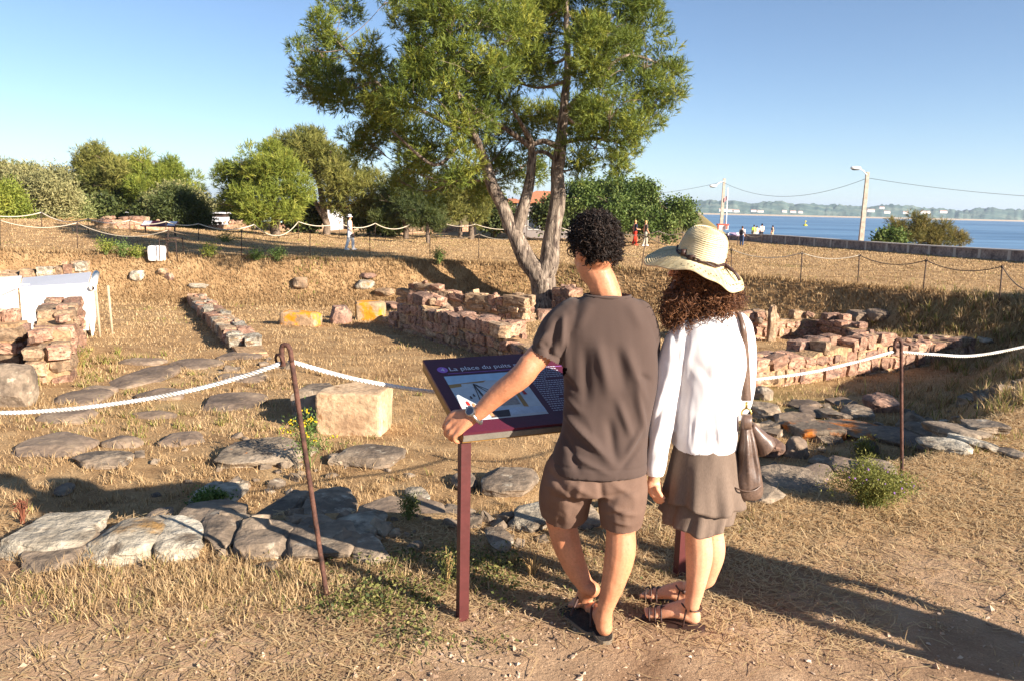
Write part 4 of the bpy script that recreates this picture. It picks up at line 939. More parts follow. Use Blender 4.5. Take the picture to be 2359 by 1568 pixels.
def near_post(px, pyb, pxt, pyt, dY, label, flip):
    g = G(px, pyb); t = P(pxt, pyt, g[1]+dY); r = .0108; th_ = thing('rope_post', label, 'rope post', g, 'near rope posts')
    d = unit(t-g); pts = [g-d*.25, g+d*.3, lerp(g, t, .7), t-d*.05]
    V, F = tube(spline(pts, 24), r, 9); obj('rod', V, F, iron, th_)
    s = np.array([-1.0*flip, .15, 0]); hook = [t-d*.05, t, t+d*.022+s*.012, t+s*.034+d*.012, t+s*.04-d*.03, t+s*.04-d*.07]
    V, F = tube(spline(hook, 22), r, 8); obj('hook', V, F, iron, th_)
    ring = [t+s*.055-d*.045+.024*(math.cos(a)*d+math.sin(a)*unit(s+np.array([0, .6, 0]))) for a in np.linspace(0, 2*PI, 16)]
    V, F = tube(ring, r*.55, 6, False); obj('ring', V, F, iron, th_)
    return g, t, t+s*.05-d*.06
g0, t0_, h0 = near_post(753, 1376, 668, 806, 0.0, 'rusty hooked rope post left of the information panel, leaning left', 1)
g1, t1_, h1 = near_post(2077, 1102, 2075, 790, 0.0, 'thin dark rope post on the right, beside the green plant', 1)
Y0, Y1 = g0[1], g1[1]
ropeL = [h0+np.array([.0, 0, .0]), P(560, 866, Y0+.02), P(440, 898, Y0+.04), P(300, 924, Y0+.07), P(140, 943, Y0+.1), P(-20, 950, Y0+.12), P(-220, 940, Y0+.15), P(-480, 880, Y0+.2), P(-640, 820, Y0+.25)]
twisted('rope', ropeL, .0108, 'white twisted rope sagging left from the leaning post to the picture edge')
ropeM = [h0+np.array([.03, .01, .01]), P(760, 858, Y0+.1), P(850, 879, Y0+.2), P(990, 901, Y0+.4), P(1180, 920, Y0+.65), P(1400, 918, Y0+.95), P(1600, 890, Y0+1.25), P(1720, 876, Y0+1.37), P(1860, 858, Y0+1.5), P(1980, 831, Y0+1.62), h1]
twisted('rope', ropeM, .0108, 'white twisted rope passing behind the information panel and the couple', n=420)
ropeR = [h1+np.array([.05, .0, 0]), P(2150, 816, Y1+.05), P(2240, 819, Y1+.12), P(2358, 798, Y1+.2), P(2480, 765, Y1+.28), P(2600, 720, Y1+.35)]
twisted('rope', ropeR, .0108, 'white twisted rope running from the right post out of the right edge')
for px, py, Yq, lab in ((-640, 805, Y0+.25, 'rope post just outside the left edge of the picture'), (2600, 705, Y1+.35, 'rope post just outside the right edge of the picture')):
    t = P(px, py, Yq); g = np.array([t[0], t[1], Hz(t[0], t[1])]); th_ = thing('rope_post', lab, 'rope post', g, 'near rope posts'); V, F = tube([g-np.array([0, 0, .2]), t], .0125, 8); obj('rod', V, F, iron, th_)
ORDN = ['first', 'second', 'third', 'fourth', 'fifth', 'sixth', 'seventh', 'eighth', 'ninth', 'tenth', 'eleventh', 'twelfth', 'thirteenth', 'fourteenth', 'fifteenth', 'sixteenth', 'seventeenth', 'eighteenth', 'nineteenth', 'twentieth', 'twenty-first', 'twenty-second']
def fence_row(rows, where, rad, rr_, ropes, sag, pm, group):
    prev = None; k = 0
    for (xt, yt, xb, yb) in rows:
        g = G(xb, yb); t = P(xt, yt, g[1]); th_ = thing('rope_post', f'{ORDN[k]} thin rope post from the left {where}', 'rope post', g, group)
        V, F = tube([g-np.array([0, 0, .15]), lerp(g, t, .5), t], rad, 6); obj('rod', V, F, pm, th_)
        b = MB(); b.tube([t-np.array([rad*1.2, 0, rad*3]), t+np.array([-rad*2.2, 0, rad*.5]), t+np.array([0, 0, rad*2.4]), t+np.array([rad*2.2, 0, rad*.5]), t-np.array([-rad*1.2, 0, rad*3])], rad*.7, 5); b.obj('hook', pm, th_)
        if prev is not None and ropes[k-1] is not None:
            a, c = prev, t; u = np.linspace(0, 1, 16)[:, None]; q = a+(c-a)*u; q[:, 2] -= sag*4*(u*(1-u))[:, 0]*np.linalg.norm(c-a)/3.4
            V, F = tube(q, rr_, 6); o = obj('rope', V, F, ropes[k-1], None, True, org=q[8]); tag(o, f'{ORDN[k-1]} rope span from the left {where}', 'rope', group.replace('posts', 'rope spans'))
        prev = t; k += 1
row1 = [(0, 508, 0, 574), (177, 514, 178, 576), (387, 531, 386, 596), (556, 531, 556, 593), (714, 530, 714, 593), (851, 537, 852, 589), (990, 539, 990, 595), (1103, 540, 1102, 595), (1206, 543, 1206, 600), (1286, 547, 1286, 605), (1398, 556, 1398, 612), (1488, 545, 1475, 626), (1684, 575, 1684, 641), (1847, 583, 1843, 656), (1979, 588, 1975, 656), (2133, 600, 2125, 673), (2308, 614, 2300, 702), (2480, 630, 2470, 728)]
W_, D_ = rope_g, rope_d
fence_row(row1, 'on the far rim of the dig', .016, .014, [W_, W_, D_, D_, D_, D_, D_, W_, D_, D_, D_, D_, W_, W_, D_, D_, D_], .30, iron_d, 'posts along the far rim')
row2 = [(-70, 484), (95, 490), (203, 505), (299, 508), (382, 511), (457, 516), (585, 518), (687, 511), (781, 514), (864, 515), (950, 514), (1023, 515), (1095, 517), (1213, 520), (1291, 525), (1400, 528), (1517, 533), (1572, 536), (1640, 541)]
fence_row([(a, c, a, c+(38 if a > 300 else 34)) for a, c in row2], 'in the row across the field beyond', .018, .026, [W_]*18, .30, iron_d, 'posts across the field')
row3 = [(1210, 510), (1246, 508), (1310, 511), (1412, 519), (1470, 523)]
fence_row([(a, c, a, c+27) for a, c in row3], 'in the farthest row before the fig', .02, .03, [W_]*4, .25, iron_d, 'posts before the fig')
row4 = [(1656, 538), (1679, 545), (1718, 541), (1754, 543)]
fence_row([(a, c, a, c+22) for a, c in row4], 'near the group by the sea wall', .02, .03, [None, None, W_], .3, iron_d, 'posts near the sea wall')

# ------------------------------------------------------------------ white shelter at the left
sheet = plain('white_sheet', lin(236, 232, 224), rough=.6, var=.03); sheet_g = plain('grey_roof_sheet', lin(196, 194, 196), rough=.5, var=.03); pvc = plain('white_pipe', lin(228, 220, 206), rough=.4, var=.03); wood = plain('weathered_wood', lin(176, 156, 128), rough=.9, var=.2)
gS = G(203, 776); YS = gS[1]
sh = thing('shelter', 'low white sheeted shelter over the remains at the left edge', 'shelter', gS)
fr, fl = P(203, 652, YS), P(46, 661, YS-.1); br = P(210, 627, YS+1.9); bl = P(52, 648-8, YS+1.8)
fl2 = P(-160, 672, YS-.3); bl2 = P(-150, 650, YS+1.7)
def slab(q, th_):
    q = np.asarray(q, float); n = unit(np.cross(q[1]-q[0], q[3]-q[0]))*th_; return np.concatenate([q, q-n]), [(0, 1, 2, 3), (7, 6, 5, 4), (0, 4, 5, 1), (1, 5, 6, 2), (2, 6, 7, 3), (3, 7, 4, 0)]
V, F = slab([fl, fr, br, bl], .03); obj('roof_sheet', V, F, sheet_g, sh, False)
V, F = slab([fl2, fl+np.array([-.02, 0, .03]), bl+np.array([-.02, 0, .05]), bl2], .03); obj('roof_sheet', V, F, sheet, sh, False)
dn = np.array([0, 0, -1.0])
V, F = slab([fl+dn*1.0+[0, -.02, 0], fr+dn*1.0+[-.05, -.02, 0], fr+[-.02, -.02, -.01], fl+[0, -.02, -.01]], .02); obj('front_panel', V, F, sheet, sh, False)
V, F = slab([fl2+dn*1.0+[0, -.02, 0], fl+dn*1.0+[-.05, -.02, 0], fl+[-.05, -.02, -.01], fl2+[0, -.02, -.01]], .02); obj('front_panel', V, F, sheet, sh, False)
V, F = slab([fr+[.02, -.03, -1.13], fr+[.07, -.03, -1.0], fr+[.09, -.03, -.02], fr+[-.12, -.03, -.02]], .03); obj('corner_leg', V, F, sheet, sh, False)
V, F = slab([fr+[.05, -.02, -1.1], br+[.05, 0, -1.05], br+[.05, 0, -.02], fr+[.05, -.02, -.02]], .02); obj('side_panel', V, F, sheet, sh, False)
V, F = tube([fr+[.11, -.05, -.1], br+[.12, 0, -.03]], .07, 14); obj('pipe', V, F, pvc, sh)
V, F = lathe(fr+np.array([.11, -.053, -.1]), [(0, 0), (.045, 0)], 12, axis=(0, -1, 0)); obj('pipe_mouth', V, F, iron_d, sh)
for dx, dy in ((.15, .05), (.18, .5)):
    q = fr+np.array([dx, dy, 0]); V, F = tube([(q[0], q[1], Hz(q[0], q[1])-.1), (q[0]-.03, q[1], q[2]-.1)], .028, 7); obj('pole', V, F, wood, sh)
V, F = slab([fl+[-.55, -.12, -.26], fl+[-.02, -.10, -.02], fl+[.02, .3, .03], fl+[-.5, .3, .04]], .015); obj('loose_flap', V, F, sheet_g, sh, False)

# ------------------------------------------------------------------ iron stand and far panels
gI = G(396, 596); st = thing('iron_stand', 'black iron stand with a barred top on the field behind the white block', 'iron stand', gI)
hgt = P(396, 549, gI[1])[2]-gI[2]; w2 = .29
for sx in (-1, 1):
    for sy in (-1, 1):
        V, F = tube([gI+[sx*w2*1.1, sy*w2, -.05], gI+[sx*w2, sy*w2, hgt]], .016, 6); obj('leg', V, F, iron_d, st)
for k in range(5):
    V, F = tube([gI+[-w2-.03, -w2+k*w2/2, hgt], gI+[w2+.03, -w2+k*w2/2, hgt]], .013, 5); obj('bar', V, F, iron_d, st)
b = MB(); b.tube([gI+[-w2, -w2, hgt-.12], gI+[w2, -w2, hgt-.12]], .012, 5); b.tube([gI+[-w2, w2, hgt-.12], gI+[w2, w2, hgt-.12]], .012, 5); b.obj('crossbar', iron_d, st)
def far_panel(px, pyb, pyt, w, label, tone, ends=True):
    g = G(px, pyb); z = P(px, pyt, g[1])[2]; t = thing('information_panel', label, 'information panel', g, 'distant information panels')
    b = MB(); R = np.array(Matrix.Rotation(.5, 3, 'X')); b.box((g[0], g[1], z-.12), (w/2, .24, .03), R); b.obj('panel_board', tone, t, False)
    for s in (-1, 1):
        b = MB(); b.box((g[0]+s*w*.42, g[1]+.02, (g[2]+z-.14)/2-.1), (.03, .03, (z-.14-g[2])/2+.1)); b.obj('post', iron_d, t, False)
        if ends: b = MB(); b.box((g[0]+s*w*.36, g[1]-.02, z-.085), (w*.11, .2, .012), R); b.obj('picture_print', white_p, t, False)
far_panel(369, 541, 511, 1.75, 'dark purple panel with white ends standing in front of the dark olive bush', plum)
far_panel(1687, 566, 537, 1.0, 'mottled information panel read by the people near the sea wall', plain('mottled_panel', lin(150, 130, 150), var=.3, scale=8))

# ------------------------------------------------------------------ sea wall
sw_m = mat('grey_rubble_wall', [lin(110, 92, 84), lin(150, 130, 118), lin(172, 152, 138)], scale=2.2, bump=.6, bscale=9, bdist=.05, fine=.4); cope = plain('pale_coping', lin(204, 192, 178), rough=.9); pil = plain('pale_render_strip', lin(200, 182, 164), rough=.9)
sp = [(1640, 550), (1700, 554), (1782, 560), (1980, 576), (2160, 589), (2358, 604), (2560, 622)]
SP = np.array([G(a, c) for a, c in sp])
swt = thing('sea_wall', 'long low grey sea wall with pale strips along the seaward edge of the field', 'wall', SP[3])
q = spline(SP, 60); q[:, 2] = H(q[:, 0], q[:, 1]); ztop = np.interp(np.linspace(0, 1, 60), [0, 1], [P(1640, 540, SP[0][1])[2], P(2560, 592, SP[-1][1])[2]])
ztop = np.array([max(z_, g_[2]+.55) for z_, g_ in zip(ztop, q)])
def strip(path, zb, zt, th_, off):
    T = np.gradient(path[:, :2], axis=0); T /= np.linalg.norm(T, axis=1)[:, None]; Nn = np.column_stack([-T[:, 1], T[:, 0]]); V = []
    for sy, z in ((-1, zb), (-1, zt), (1, zt), (1, zb)): V.append(np.column_stack([path[:, :2]+Nn*(sy*th_/2+off), z]))
    V = np.stack(V, 1).reshape(-1, 3); n = len(path); i = np.arange(n-1)[:, None]*4; j = np.arange(4)[None]; j2 = (j+1) % 4
    return V, [np.stack([i+j, i+4+j, i+4+j2, i+j2], -1).reshape(-1, 4), np.array([[0, 1, 2, 3], [4*n-1, 4*n-2, 4*n-3, 4*n-4]])]
V, F = strip(q, q[:, 2]-.4, ztop, .4, 0); obj('wall_face', V, F, sw_m, swt, False)
V, F = strip(q, ztop+.002, ztop+.07, .52, 0); obj('coping', V, F, cope, swt, False)
for px in (1782, 1814, 1847, 1881, 1919, 1957, 2000, 2049, 2099, 2148, 2207, 2264, 2333, 2410):
    best = min(range(60), key=lambda k: abs(pix(q[k]+[0, 0, .4])[0]-px)); kk = np.linspace(max(best-1, 0), min(best+1, 59), 41); c = np.array([[np.interp(x_, range(60), col) for col in (q[:, 0], q[:, 1], q[:, 2], ztop)] for x_ in kk]); c = min(c, key=lambda r_: abs(pix([r_[0], r_[1], r_[2]+.4])[0]-px))
    b = MB(); b.box((c[0], c[1], (c[2]-.2+c[3])/2-.002), (.24, .12, (c[3]-c[2]+.2)/2-.004), np.array(Matrix.Rotation(math.atan2(SP[-1][1]-SP[0][1], SP[-1][0]-SP[0][0])+PI/2, 3, 'Z'))); b.obj('pilaster', pil, swt, False)

# ------------------------------------------------------------------ lamp posts, flagpole, wires
conc = mat('concrete_pole', [lin(158, 144, 128), lin(192, 176, 158)], scale=3, bump=.2, bscale=20); lampw = plain('lamp_white', lin(230, 230, 226), rough=.3, var=.02); wire_m = plain('wire', lin(90, 92, 100), rough=.6)
def lamp(px, pyb, pxt, pyt, Y, hx, hy, label):
    t = P(pxt, pyt, Y); g = np.array([t[0], t[1], Hz(t[0], t[1])]); g[2] = max(g[2], P(px, pyb, Y)[2]-2.5); lt = thing('street_lamp', label, 'street lamp', g, 'street lamps by the sea')
    b = MB(); n = 6
    for k in range(n):
        a, c = lerp(g, t, k/n), lerp(g, t, (k+1)/n); w = lerp(.17, .11, (k+.5)/n); b.box((a+c)/2, (w*1.15, w*.8, (c[2]-a[2])/2))
    b.obj('pole', conc, lt, False)
    h = P(hx, hy, Y-1.0); V, F = tube(spline([t-[0, 0, .3], lerp(t, h, .5)+[0, 0, -.02], h], 10), .045, 6); obj('arm', V, F, lampw, lt)
    V, F = block(6, 2.6); V = V*np.array([.42, .2, .14])+h+np.array([-.2, 0, .04]); obj('lamp_head', V, F, lampw, lt)
    V, F = block(5, 2.6); V = V*np.array([.3, .15, .07])+h+np.array([-.22, 0, -.08]); obj('lens', V, F, plain('lamp_lens', lin(70, 72, 76), rough=.3), lt)
    return t
T2 = lamp(1981, 556, 1998, 397, 66, 1976, 389, 'tall concrete street lamp standing behind the sea wall')
T1 = lamp(1660, 535, 1668, 412, 92, 1646, 430, 'distant concrete street lamp beside the white flagpole')
fp = thing('flagpole', 'slim white flagpole rising from a white and red base by the water', 'flagpole', P(1671, 530, 90)); fz = P(1671, 530, 90)
V, F = tube([fz, P(1676, 432, 90)], [.09, .05], 8); obj('pole', V, F, lampw, fp)
b = MB(); b.box(P(1664, 524, 90), (.55, .4, .28)); b.obj('base', lampw, fp, False); b = MB(); b.box(P(1664, 518, 90), (.62, .45, .07)); b.box(P(1654, 524, 89.4), (.07, .1, .25)); b.box(P(1674, 524, 89.4), (.07, .1, .25)); b.obj('base_trim', plain('red_trim', lin(196, 84, 64)), fp, False)
fx, fy = np.meshgrid(np.linspace(0, 1, 9), np.linspace(0, 1, 7), indexing='ij'); f0 = P(1675.5, 452, 90)
V = np.stack([f0[0]-.06-fx*.4, f0[1]+.12*np.sin(fx*7), f0[2]-fy*.5-fx*.3], -1).reshape(-1, 3); i = np.arange(8)[:, None]*7; j = np.arange(6)[None]
obj('flag', V, np.stack([i+j, i+7+j, i+8+j, i+j+1], -1).reshape(-1, 4), plain('flag_cloth', lin(190, 150, 150)), fp)
def wire(a, c, sag, label):
    u = np.linspace(0, 1, 40)[:, None]; q = a+(c-a)*u; q[:, 2] -= sag*4*(u*(1-u))[:, 0]; V, F = tube(q, .018, 5); tag(obj('overhead_wire', V, F, wire_m, None, True, org=q[20]), label, 'wire', 'overhead wires')
wire(P(1664, 420, 92), P(1995, 412, 66), 1.55, 'overhead wire sagging between the two street lamps')
wire(P(2000, 411, 66), P(2700, 462, 60), .5, 'overhead wire running from the taller street lamp to the right edge')
wire(P(1664, 420, 92), P(1380, 450, 120), .6, 'overhead wire running left from the distant lamp behind the fig')

# ------------------------------------------------------------------ far buildings, kiosk, cars
cream = plain('cream_render', lin(190, 172, 144), rough=.9, var=.06, scale=2); whiteb = plain('pale_render', lin(206, 204, 206), rough=.9, var=.05, scale=2); shaded_r = plain('shaded_render', lin(140, 130, 124), rough=.9, var=.06, scale=2)  # last one: the shade on the house wall is put into its colour
terra = mat('terracotta_roof', [lin(156, 92, 62), lin(190, 122, 86), lin(206, 146, 110)], scale=6, bump=.5, bscale=20, stretch=(4, 1, 1)); glass_d = plain('dark_window', lin(50, 56, 66), rough=.15, spec=.5); frame_w = plain('window_frame', lin(210, 206, 200))
def house(px0, px1, py_base, py_eave, py_ridge, Y, dep, m, label, wins, rm=None):
    a, c = P(px0, py_base, Y), P(px1, py_base, Y); zt = P((px0+px1)/2, py_eave, Y)[2]; zr = P((px0+px1)/2, py_ridge, Y+dep/2)[2]; zb = Hz((a[0]+c[0])/2, Y)-.3
    t = thing('house', label, 'house', ((a[0]+c[0])/2, Y+dep/2, zb), 'houses behind the trees')
    b = MB(); b.box(((a[0]+c[0])/2, Y+dep/2, (zb+zt)/2), ((c[0]-a[0])/2, dep/2, (zt-zb)/2)); w = b.obj('wall', m, t, False)
    e = .4; x0, x1, y0, y1 = a[0]-e, c[0]+e, Y-e, Y+dep+e; k = min((y1-y0)/2, (x1-x0)*.4)*.8
    V = [(x0, y0, zt), (x1, y0, zt), (x1, y1, zt), (x0, y1, zt), (x0+k, (y0+y1)/2, zr), (x1-k, (y0+y1)/2, zr), (x0, y0, zt+.15), (x1, y0, zt+.15), (x1, y1, zt+.15), (x0, y1, zt+.15)]
    obj('roof', V, [(6, 7, 5, 4), (8, 9, 4, 5), (7, 8, 5), (9, 6, 4), (0, 1, 7, 6), (1, 2, 8, 7), (2, 3, 9, 8), (3, 0, 6, 9), (3, 2, 1, 0)], rm or terra, t, False)
    for (u, v, ww, hh) in wins:
        cx = lerp(a[0], c[0], u); cz = lerp(zb+.3, zt, v); b = MB(); b.box((cx, Y-.02, cz), (ww/2+.08, .05, hh/2+.08)); f_ = b.obj('window', frame_w, t, False)
        b = MB(); b.box((cx, Y-.075, cz), (ww/2, .01, hh/2)); b.obj('pane', glass_d, f_, False)
house(1196, 1330, 508, 470, 441, 74, 9, shaded_r, 'house with shade-greyed wall colour and a terracotta roof behind the pine trunks', [(.25, .45, 1.0, 1.2), (.55, .45, 1.0, 1.2)])
house(1166, 1190, 509, 468, 458, 70, 6, cream, 'narrow cream house left of the terracotta roofed one', [(.5, .5, .8, 1.0)])
house(816, 900, 511, 476, 462, 88, 8, cream, 'cream house seen under the grey trunked pine', [(.3, .5, 1.1, 1.2), (.7, .5, 1.1, 1.2)])
house(700, 756, 513, 478, 466, 82, 8, whiteb, 'bluish white house behind the trunk of the taller pine', [(.5, .5, 1.1, 1.3)])
house(520, 580, 511, 486, 474, 95, 8, whiteb, 'white house glimpsed behind the round bright pine', [(.3, .5, 1.2, 1.2), (.7, .5, 1.2, 1.2)])
house(1085, 1135, 510, 486, 474, 80, 7, cream, 'cream house low behind the shaded tree', [(.5, .5, 1.0, 1.0)])
kb = G(502, 528); kY = kb[1]; k0, k1 = P(487, 520, kY), P(516, 520, kY); kz = P(502, 490, kY)[2]
kt = thing('kiosk', 'small pale ticket kiosk with a dark band under its flat roof', 'kiosk', kb); kx = (k0[0]+k1[0])/2; kw = (k1[0]-k0[0])/2
b = MB(); b.box((kx, kY+.6, (kb[2]-.2+kz-.35)/2), (kw, .6, (kz-.35-kb[2]+.2)/2)); b.obj('body', whiteb, kt, False)
b = MB(); b.box((kx, kY+.6, kz-.22), (kw-.04, .56, .128)); b.obj('band', iron_d, kt, False); b = MB(); b.box((kx, kY+.6, kz-.04), (kw+.1, .75, .05)); b.obj('roof', whiteb, kt, False)
def car(px, py, Y, m, label, yaw=0.0):
    g = P(px, py, Y); g[2] = Hz(g[0], g[1]); t = thing('parked_car', label, 'car', g, 'cars parked behind the trees'); c, s = math.cos(yaw), math.sin(yaw)
    def W3(V): V = np.asarray(V, float); return np.column_stack([g[0]+V[:, 0]*c-V[:, 1]*s, g[1]+V[:, 0]*s+V[:, 1]*c, g[2]+V[:, 2]])
    prof = np.array([(-2.05, .3), (-2.1, .62), (-1.95, .82), (-1.15, .95), (-.55, 1.42), (.6, 1.46), (1.35, 1.0), (1.95, .92), (2.1, .6), (2.05, .3)])
    n = len(prof); V = []; 
    for y, k in ((-.82, .96), (-.74, 1.0), (.74, 1.0), (.82, .96)): V += [(p_[0]*k, y*(1 if p_[1] < 1 else .82), .3+(p_[1]-.3)*k) for p_ in prof]
    F = [(r_*n+j, r_*n+(j+1) % n, (r_+1)*n+(j+1) % n, (r_+1)*n+j) for r_ in range(3) for j in range(n)]+[tuple(range(n))[::-1], tuple(range(3*n, 4*n))]
    obj('body', W3(V), F, m, t, False)
    for y in (-.80, .80):
        V = [(-.95, y*.99, .98), (-.5, y*.87, 1.34), (.55, y*.87, 1.38), (1.12, y*.99, 1.02)]; V = W3(np.array(V)+[0, .02*np.sign(y), 0]); obj('side_window', V, [(0, 1, 2, 3)], glass_d, t, False)
    V = [(-1.14, -.68, .99), (-1.14, .68, .99), (-.6, .6, 1.38), (-.6, -.6, 1.38)]; obj('windscreen', W3(np.array(V)+[-.03, 0, .03]), [(0, 1, 2, 3)], glass_d, t, False)
    V = [(1.32, -.68, 1.04), (1.32, .68, 1.04), (.66, .6, 1.42), (.66, -.6, 1.42)]; obj('rear_window', W3(np.array(V)+[.03, 0, .03]), [(0, 1, 2, 3)], glass_d, t, False)
    for x in (-1.3, 1.3):
        for y in (-.78, .78):
            V, F = lathe((0, 0, 0), [(0, -.1), (.22, -.1), (.32, -.08), (.32, .08), (.22, .1), (0, .1)], 14, axis=(0, 1, 0)); wq = obj('wheel', W3(V+[x, y, .32]), F, iron_d, t, False)
            V, F = lathe((0, 0, 0), [(0, .0), (.18, .0)], 12, axis=(0, 1, 0)); obj('rim', W3(V+[x, y*1.145, .32]), F, lampw, wq, False)
    b = MB(); b.box((-2.09, -.55, .68), (.03, .16, .08)); b.box((-2.09, .55, .68), (.03, .16, .08)); obj('headlight', W3(np.concatenate(b.V)), [np.concatenate(b.F)], lampw, t, False)
car(570, 516, 80, plain('silver_blue_paint', lin(140, 160, 180), rough=.3, spec=.5), 'silver blue car parked left of the round bright pine trunk')
car(604, 516, 77, plain('pale_green_paint', lin(150, 172, 170), rough=.3, spec=.5), 'pale green car parked right behind the round bright pine', .1)
car(222, 514, 72, plain('dark_blue_paint', lin(52, 58, 76), rough=.3, spec=.5), 'dark blue car parked below the pointed pine at left', .5)
car(292, 514, 84, plain('white_paint', lin(220, 220, 216), rough=.3, spec=.5), 'white car in the shade under the pair of pines', -.2)
# ------------------------------------------------------------------ people: shape tools
def loft(rings, n=28, pw=2.4):
    """closed skin over rings (centre, half axis u, half axis v)"""
    a = np.arange(n)*2*PI/n; ca = np.sign(np.cos(a))*np.abs(np.cos(a))**(2/pw); sa = np.sign(np.sin(a))*np.abs(np.sin(a))**(2/pw)
    V = np.concatenate([np.asarray(c)+ca[:, None]*np.asarray(u)+sa[:, None]*np.asarray(v) for c, u, v in rings]); k = len(rings)
    i = np.arange(k-1)[:, None]*n; j = np.arange(n)[None]; j2 = (j+1) % n
    F = [np.stack([i+j, i+j2, i+n+j2, i+n+j], -1).reshape(-1, 4)]
    V = np.concatenate([V, [rings[0][0]], [rings[-1][0]]]); jj = np.arange(n); jn = (jj+1) % n
    F.append(np.stack([np.full(n, k*n), jn, jj], -1)); F.append(np.stack([np.full(n, k*n+1), (k-1)*n+jj, (k-1)*n+jn], -1))
    return V, F
def rows_loft(rows, n=36, pw=2.4, steps=5, dz=0.0):
    """rows: (px left, px right, py, depth Y, thickness)"""
    R = []
    for (a, c, y, Y, th_) in rows:
        l, r = P(a, y, Y), P(c, y, Y); R.append([*((l+r)/2), *((r-l)/2), th_/2])
    S = spline(np.array(R), len(R)*steps)
    return loft([(s[:3], s[3:6], np.array([0, s[6], dz*s[6]])) for s in S], n, pw)
def limb(pts, rad, n=16, per=6, flat=None):
    """rounded tapering limb. flat: (direction, factor) squeezes it along a direction"""
    c = np.column_stack([np.asarray(pts, float), np.broadcast_to(np.asarray(rad, float), (len(pts),))]); S = spline(c, max(3, len(c)*per)) if len(c) > 2 else np.array([lerp(c[0], c[1], t) for t in np.linspace(0, 1, 6)])
    d0 = unit(S[0, :3]-S[1, :3]); d1 = unit(S[-1, :3]-S[-2, :3]); E0 = []; E1 = []
    for th_ in (.25, .7, 1.1):
        E0.append([*(S[0, :3]+d0*S[0, 3]*math.cos(th_)), S[0, 3]*math.sin(th_)]); E1.insert(0, [*(S[-1, :3]+d1*S[-1, 3]*math.cos(th_)), S[-1, 3]*math.sin(th_)])
    S = np.concatenate([E0, S, E1]); V, F = tube(S[:, :3], S[:, 3], n)
    if flat is not None:
        f = unit(flat[0]); ctr = np.concatenate([np.repeat(S[:, :3], n, 0), S[:1, :3], S[-1:, :3]]); off = ((V-ctr)@f)[:, None]*f; V = V-off*(1-flat[1])
    return V, F
def ball(c, r, R=None, n=8):
    V, F = block(n, 2.0); V = V*np.asarray(r, float)
    if R is not None: V = V @ np.asarray(R).T
    return V+np.asarray(c, float), [F]
def fuse(parts, voxel, smooth=4):
    """one continuous skin grown over overlapping shapes"""
    b = MB()
    for V, F in parts: b.add(V, F)
    four = [f for f in b.F if f.shape[1] == 4]; three = [f for f in b.F if f.shape[1] == 3]; Fs = ([np.concatenate(four)] if four else [])+([np.concatenate(three)] if three else [])
    me = mesh_np('tmp', np.concatenate(b.V), Fs); o = bpy.data.objects.new('tmp', me); COL.objects.link(o)
    m = o.modifiers.new('r', 'REMESH'); m.mode = 'VOXEL'; m.voxel_size = voxel; m.use_smooth_shade = True
    s = o.modifiers.new('s', 'SMOOTH'); s.factor = .5; s.iterations = smooth
    dg = bpy.context.evaluated_depsgraph_get(); dg.update(); ev = o.evaluated_get(dg); q = ev.to_mesh()
    V = np.empty(len(q.vertices)*3, np.float32); q.vertices.foreach_get('co', V); V = V.reshape(-1, 3).astype(float)
    lt = np.empty(len(q.polygons), np.int32); q.polygons.foreach_get('loop_total', lt); li = np.empty(len(q.loops), np.int32); q.loops.foreach_get('vertex_index', li)
    N = np.empty(len(q.vertices)*3, np.float32); q.vertices.foreach_get('normal', N); N = N.reshape(-1, 3).astype(float)
    ls = np.concatenate([[0], np.cumsum(lt)[:-1]]); F4 = np.stack([li[ls[lt == 4]+k] for k in range(4)], -1) if (lt == 4).any() else np.zeros((0, 4), int); F3 = np.stack([li[ls[lt == 3]+k] for k in range(3)], -1) if (lt == 3).any() else np.zeros((0, 3), int)
    ev.to_mesh_clear(); bpy.data.objects.remove(o); bpy.data.meshes.remove(me)
    return V, F4.astype(int), F3.astype(int), N
def cut(V, F4, F3, drop):
    """remove the faces whose centre fails"""
    out = []
    for F in (F4, F3):
        if len(F):
            c = V[F].mean(1); F = F[~drop(c, F)]
        out.append(F)
    return [f for f in out if len(f)]
def segdist(V, a, c):
    e = c-a; t = np.clip(((V-a)@e)/(e@e), 0, 1); return np.linalg.norm(V-a-t[:, None]*e, axis=1), t
def crease(V, N, lines, Y, side=-1):
    """cloth folds: lines of (px0, py0, px1, py1, width in m, height in m) on the side facing the path"""
    for (x0, y0, x1, y1, w, h) in lines:
        a, c = P(x0, y0, Y), P(x1, y1, Y); Vp = V.copy(); Vp[:, 1] = Y; a[1] = c[1] = Y
        d, t = segdist(Vp, a, c); f = np.exp(-(d/w)**2)*np.sin(PI*np.clip(t*.94+.03, 0, 1))**.6*np.clip(-N[:, 1]*1.6+.25, 0, 1); V = V+N*(f*h)[:, None]
    return V
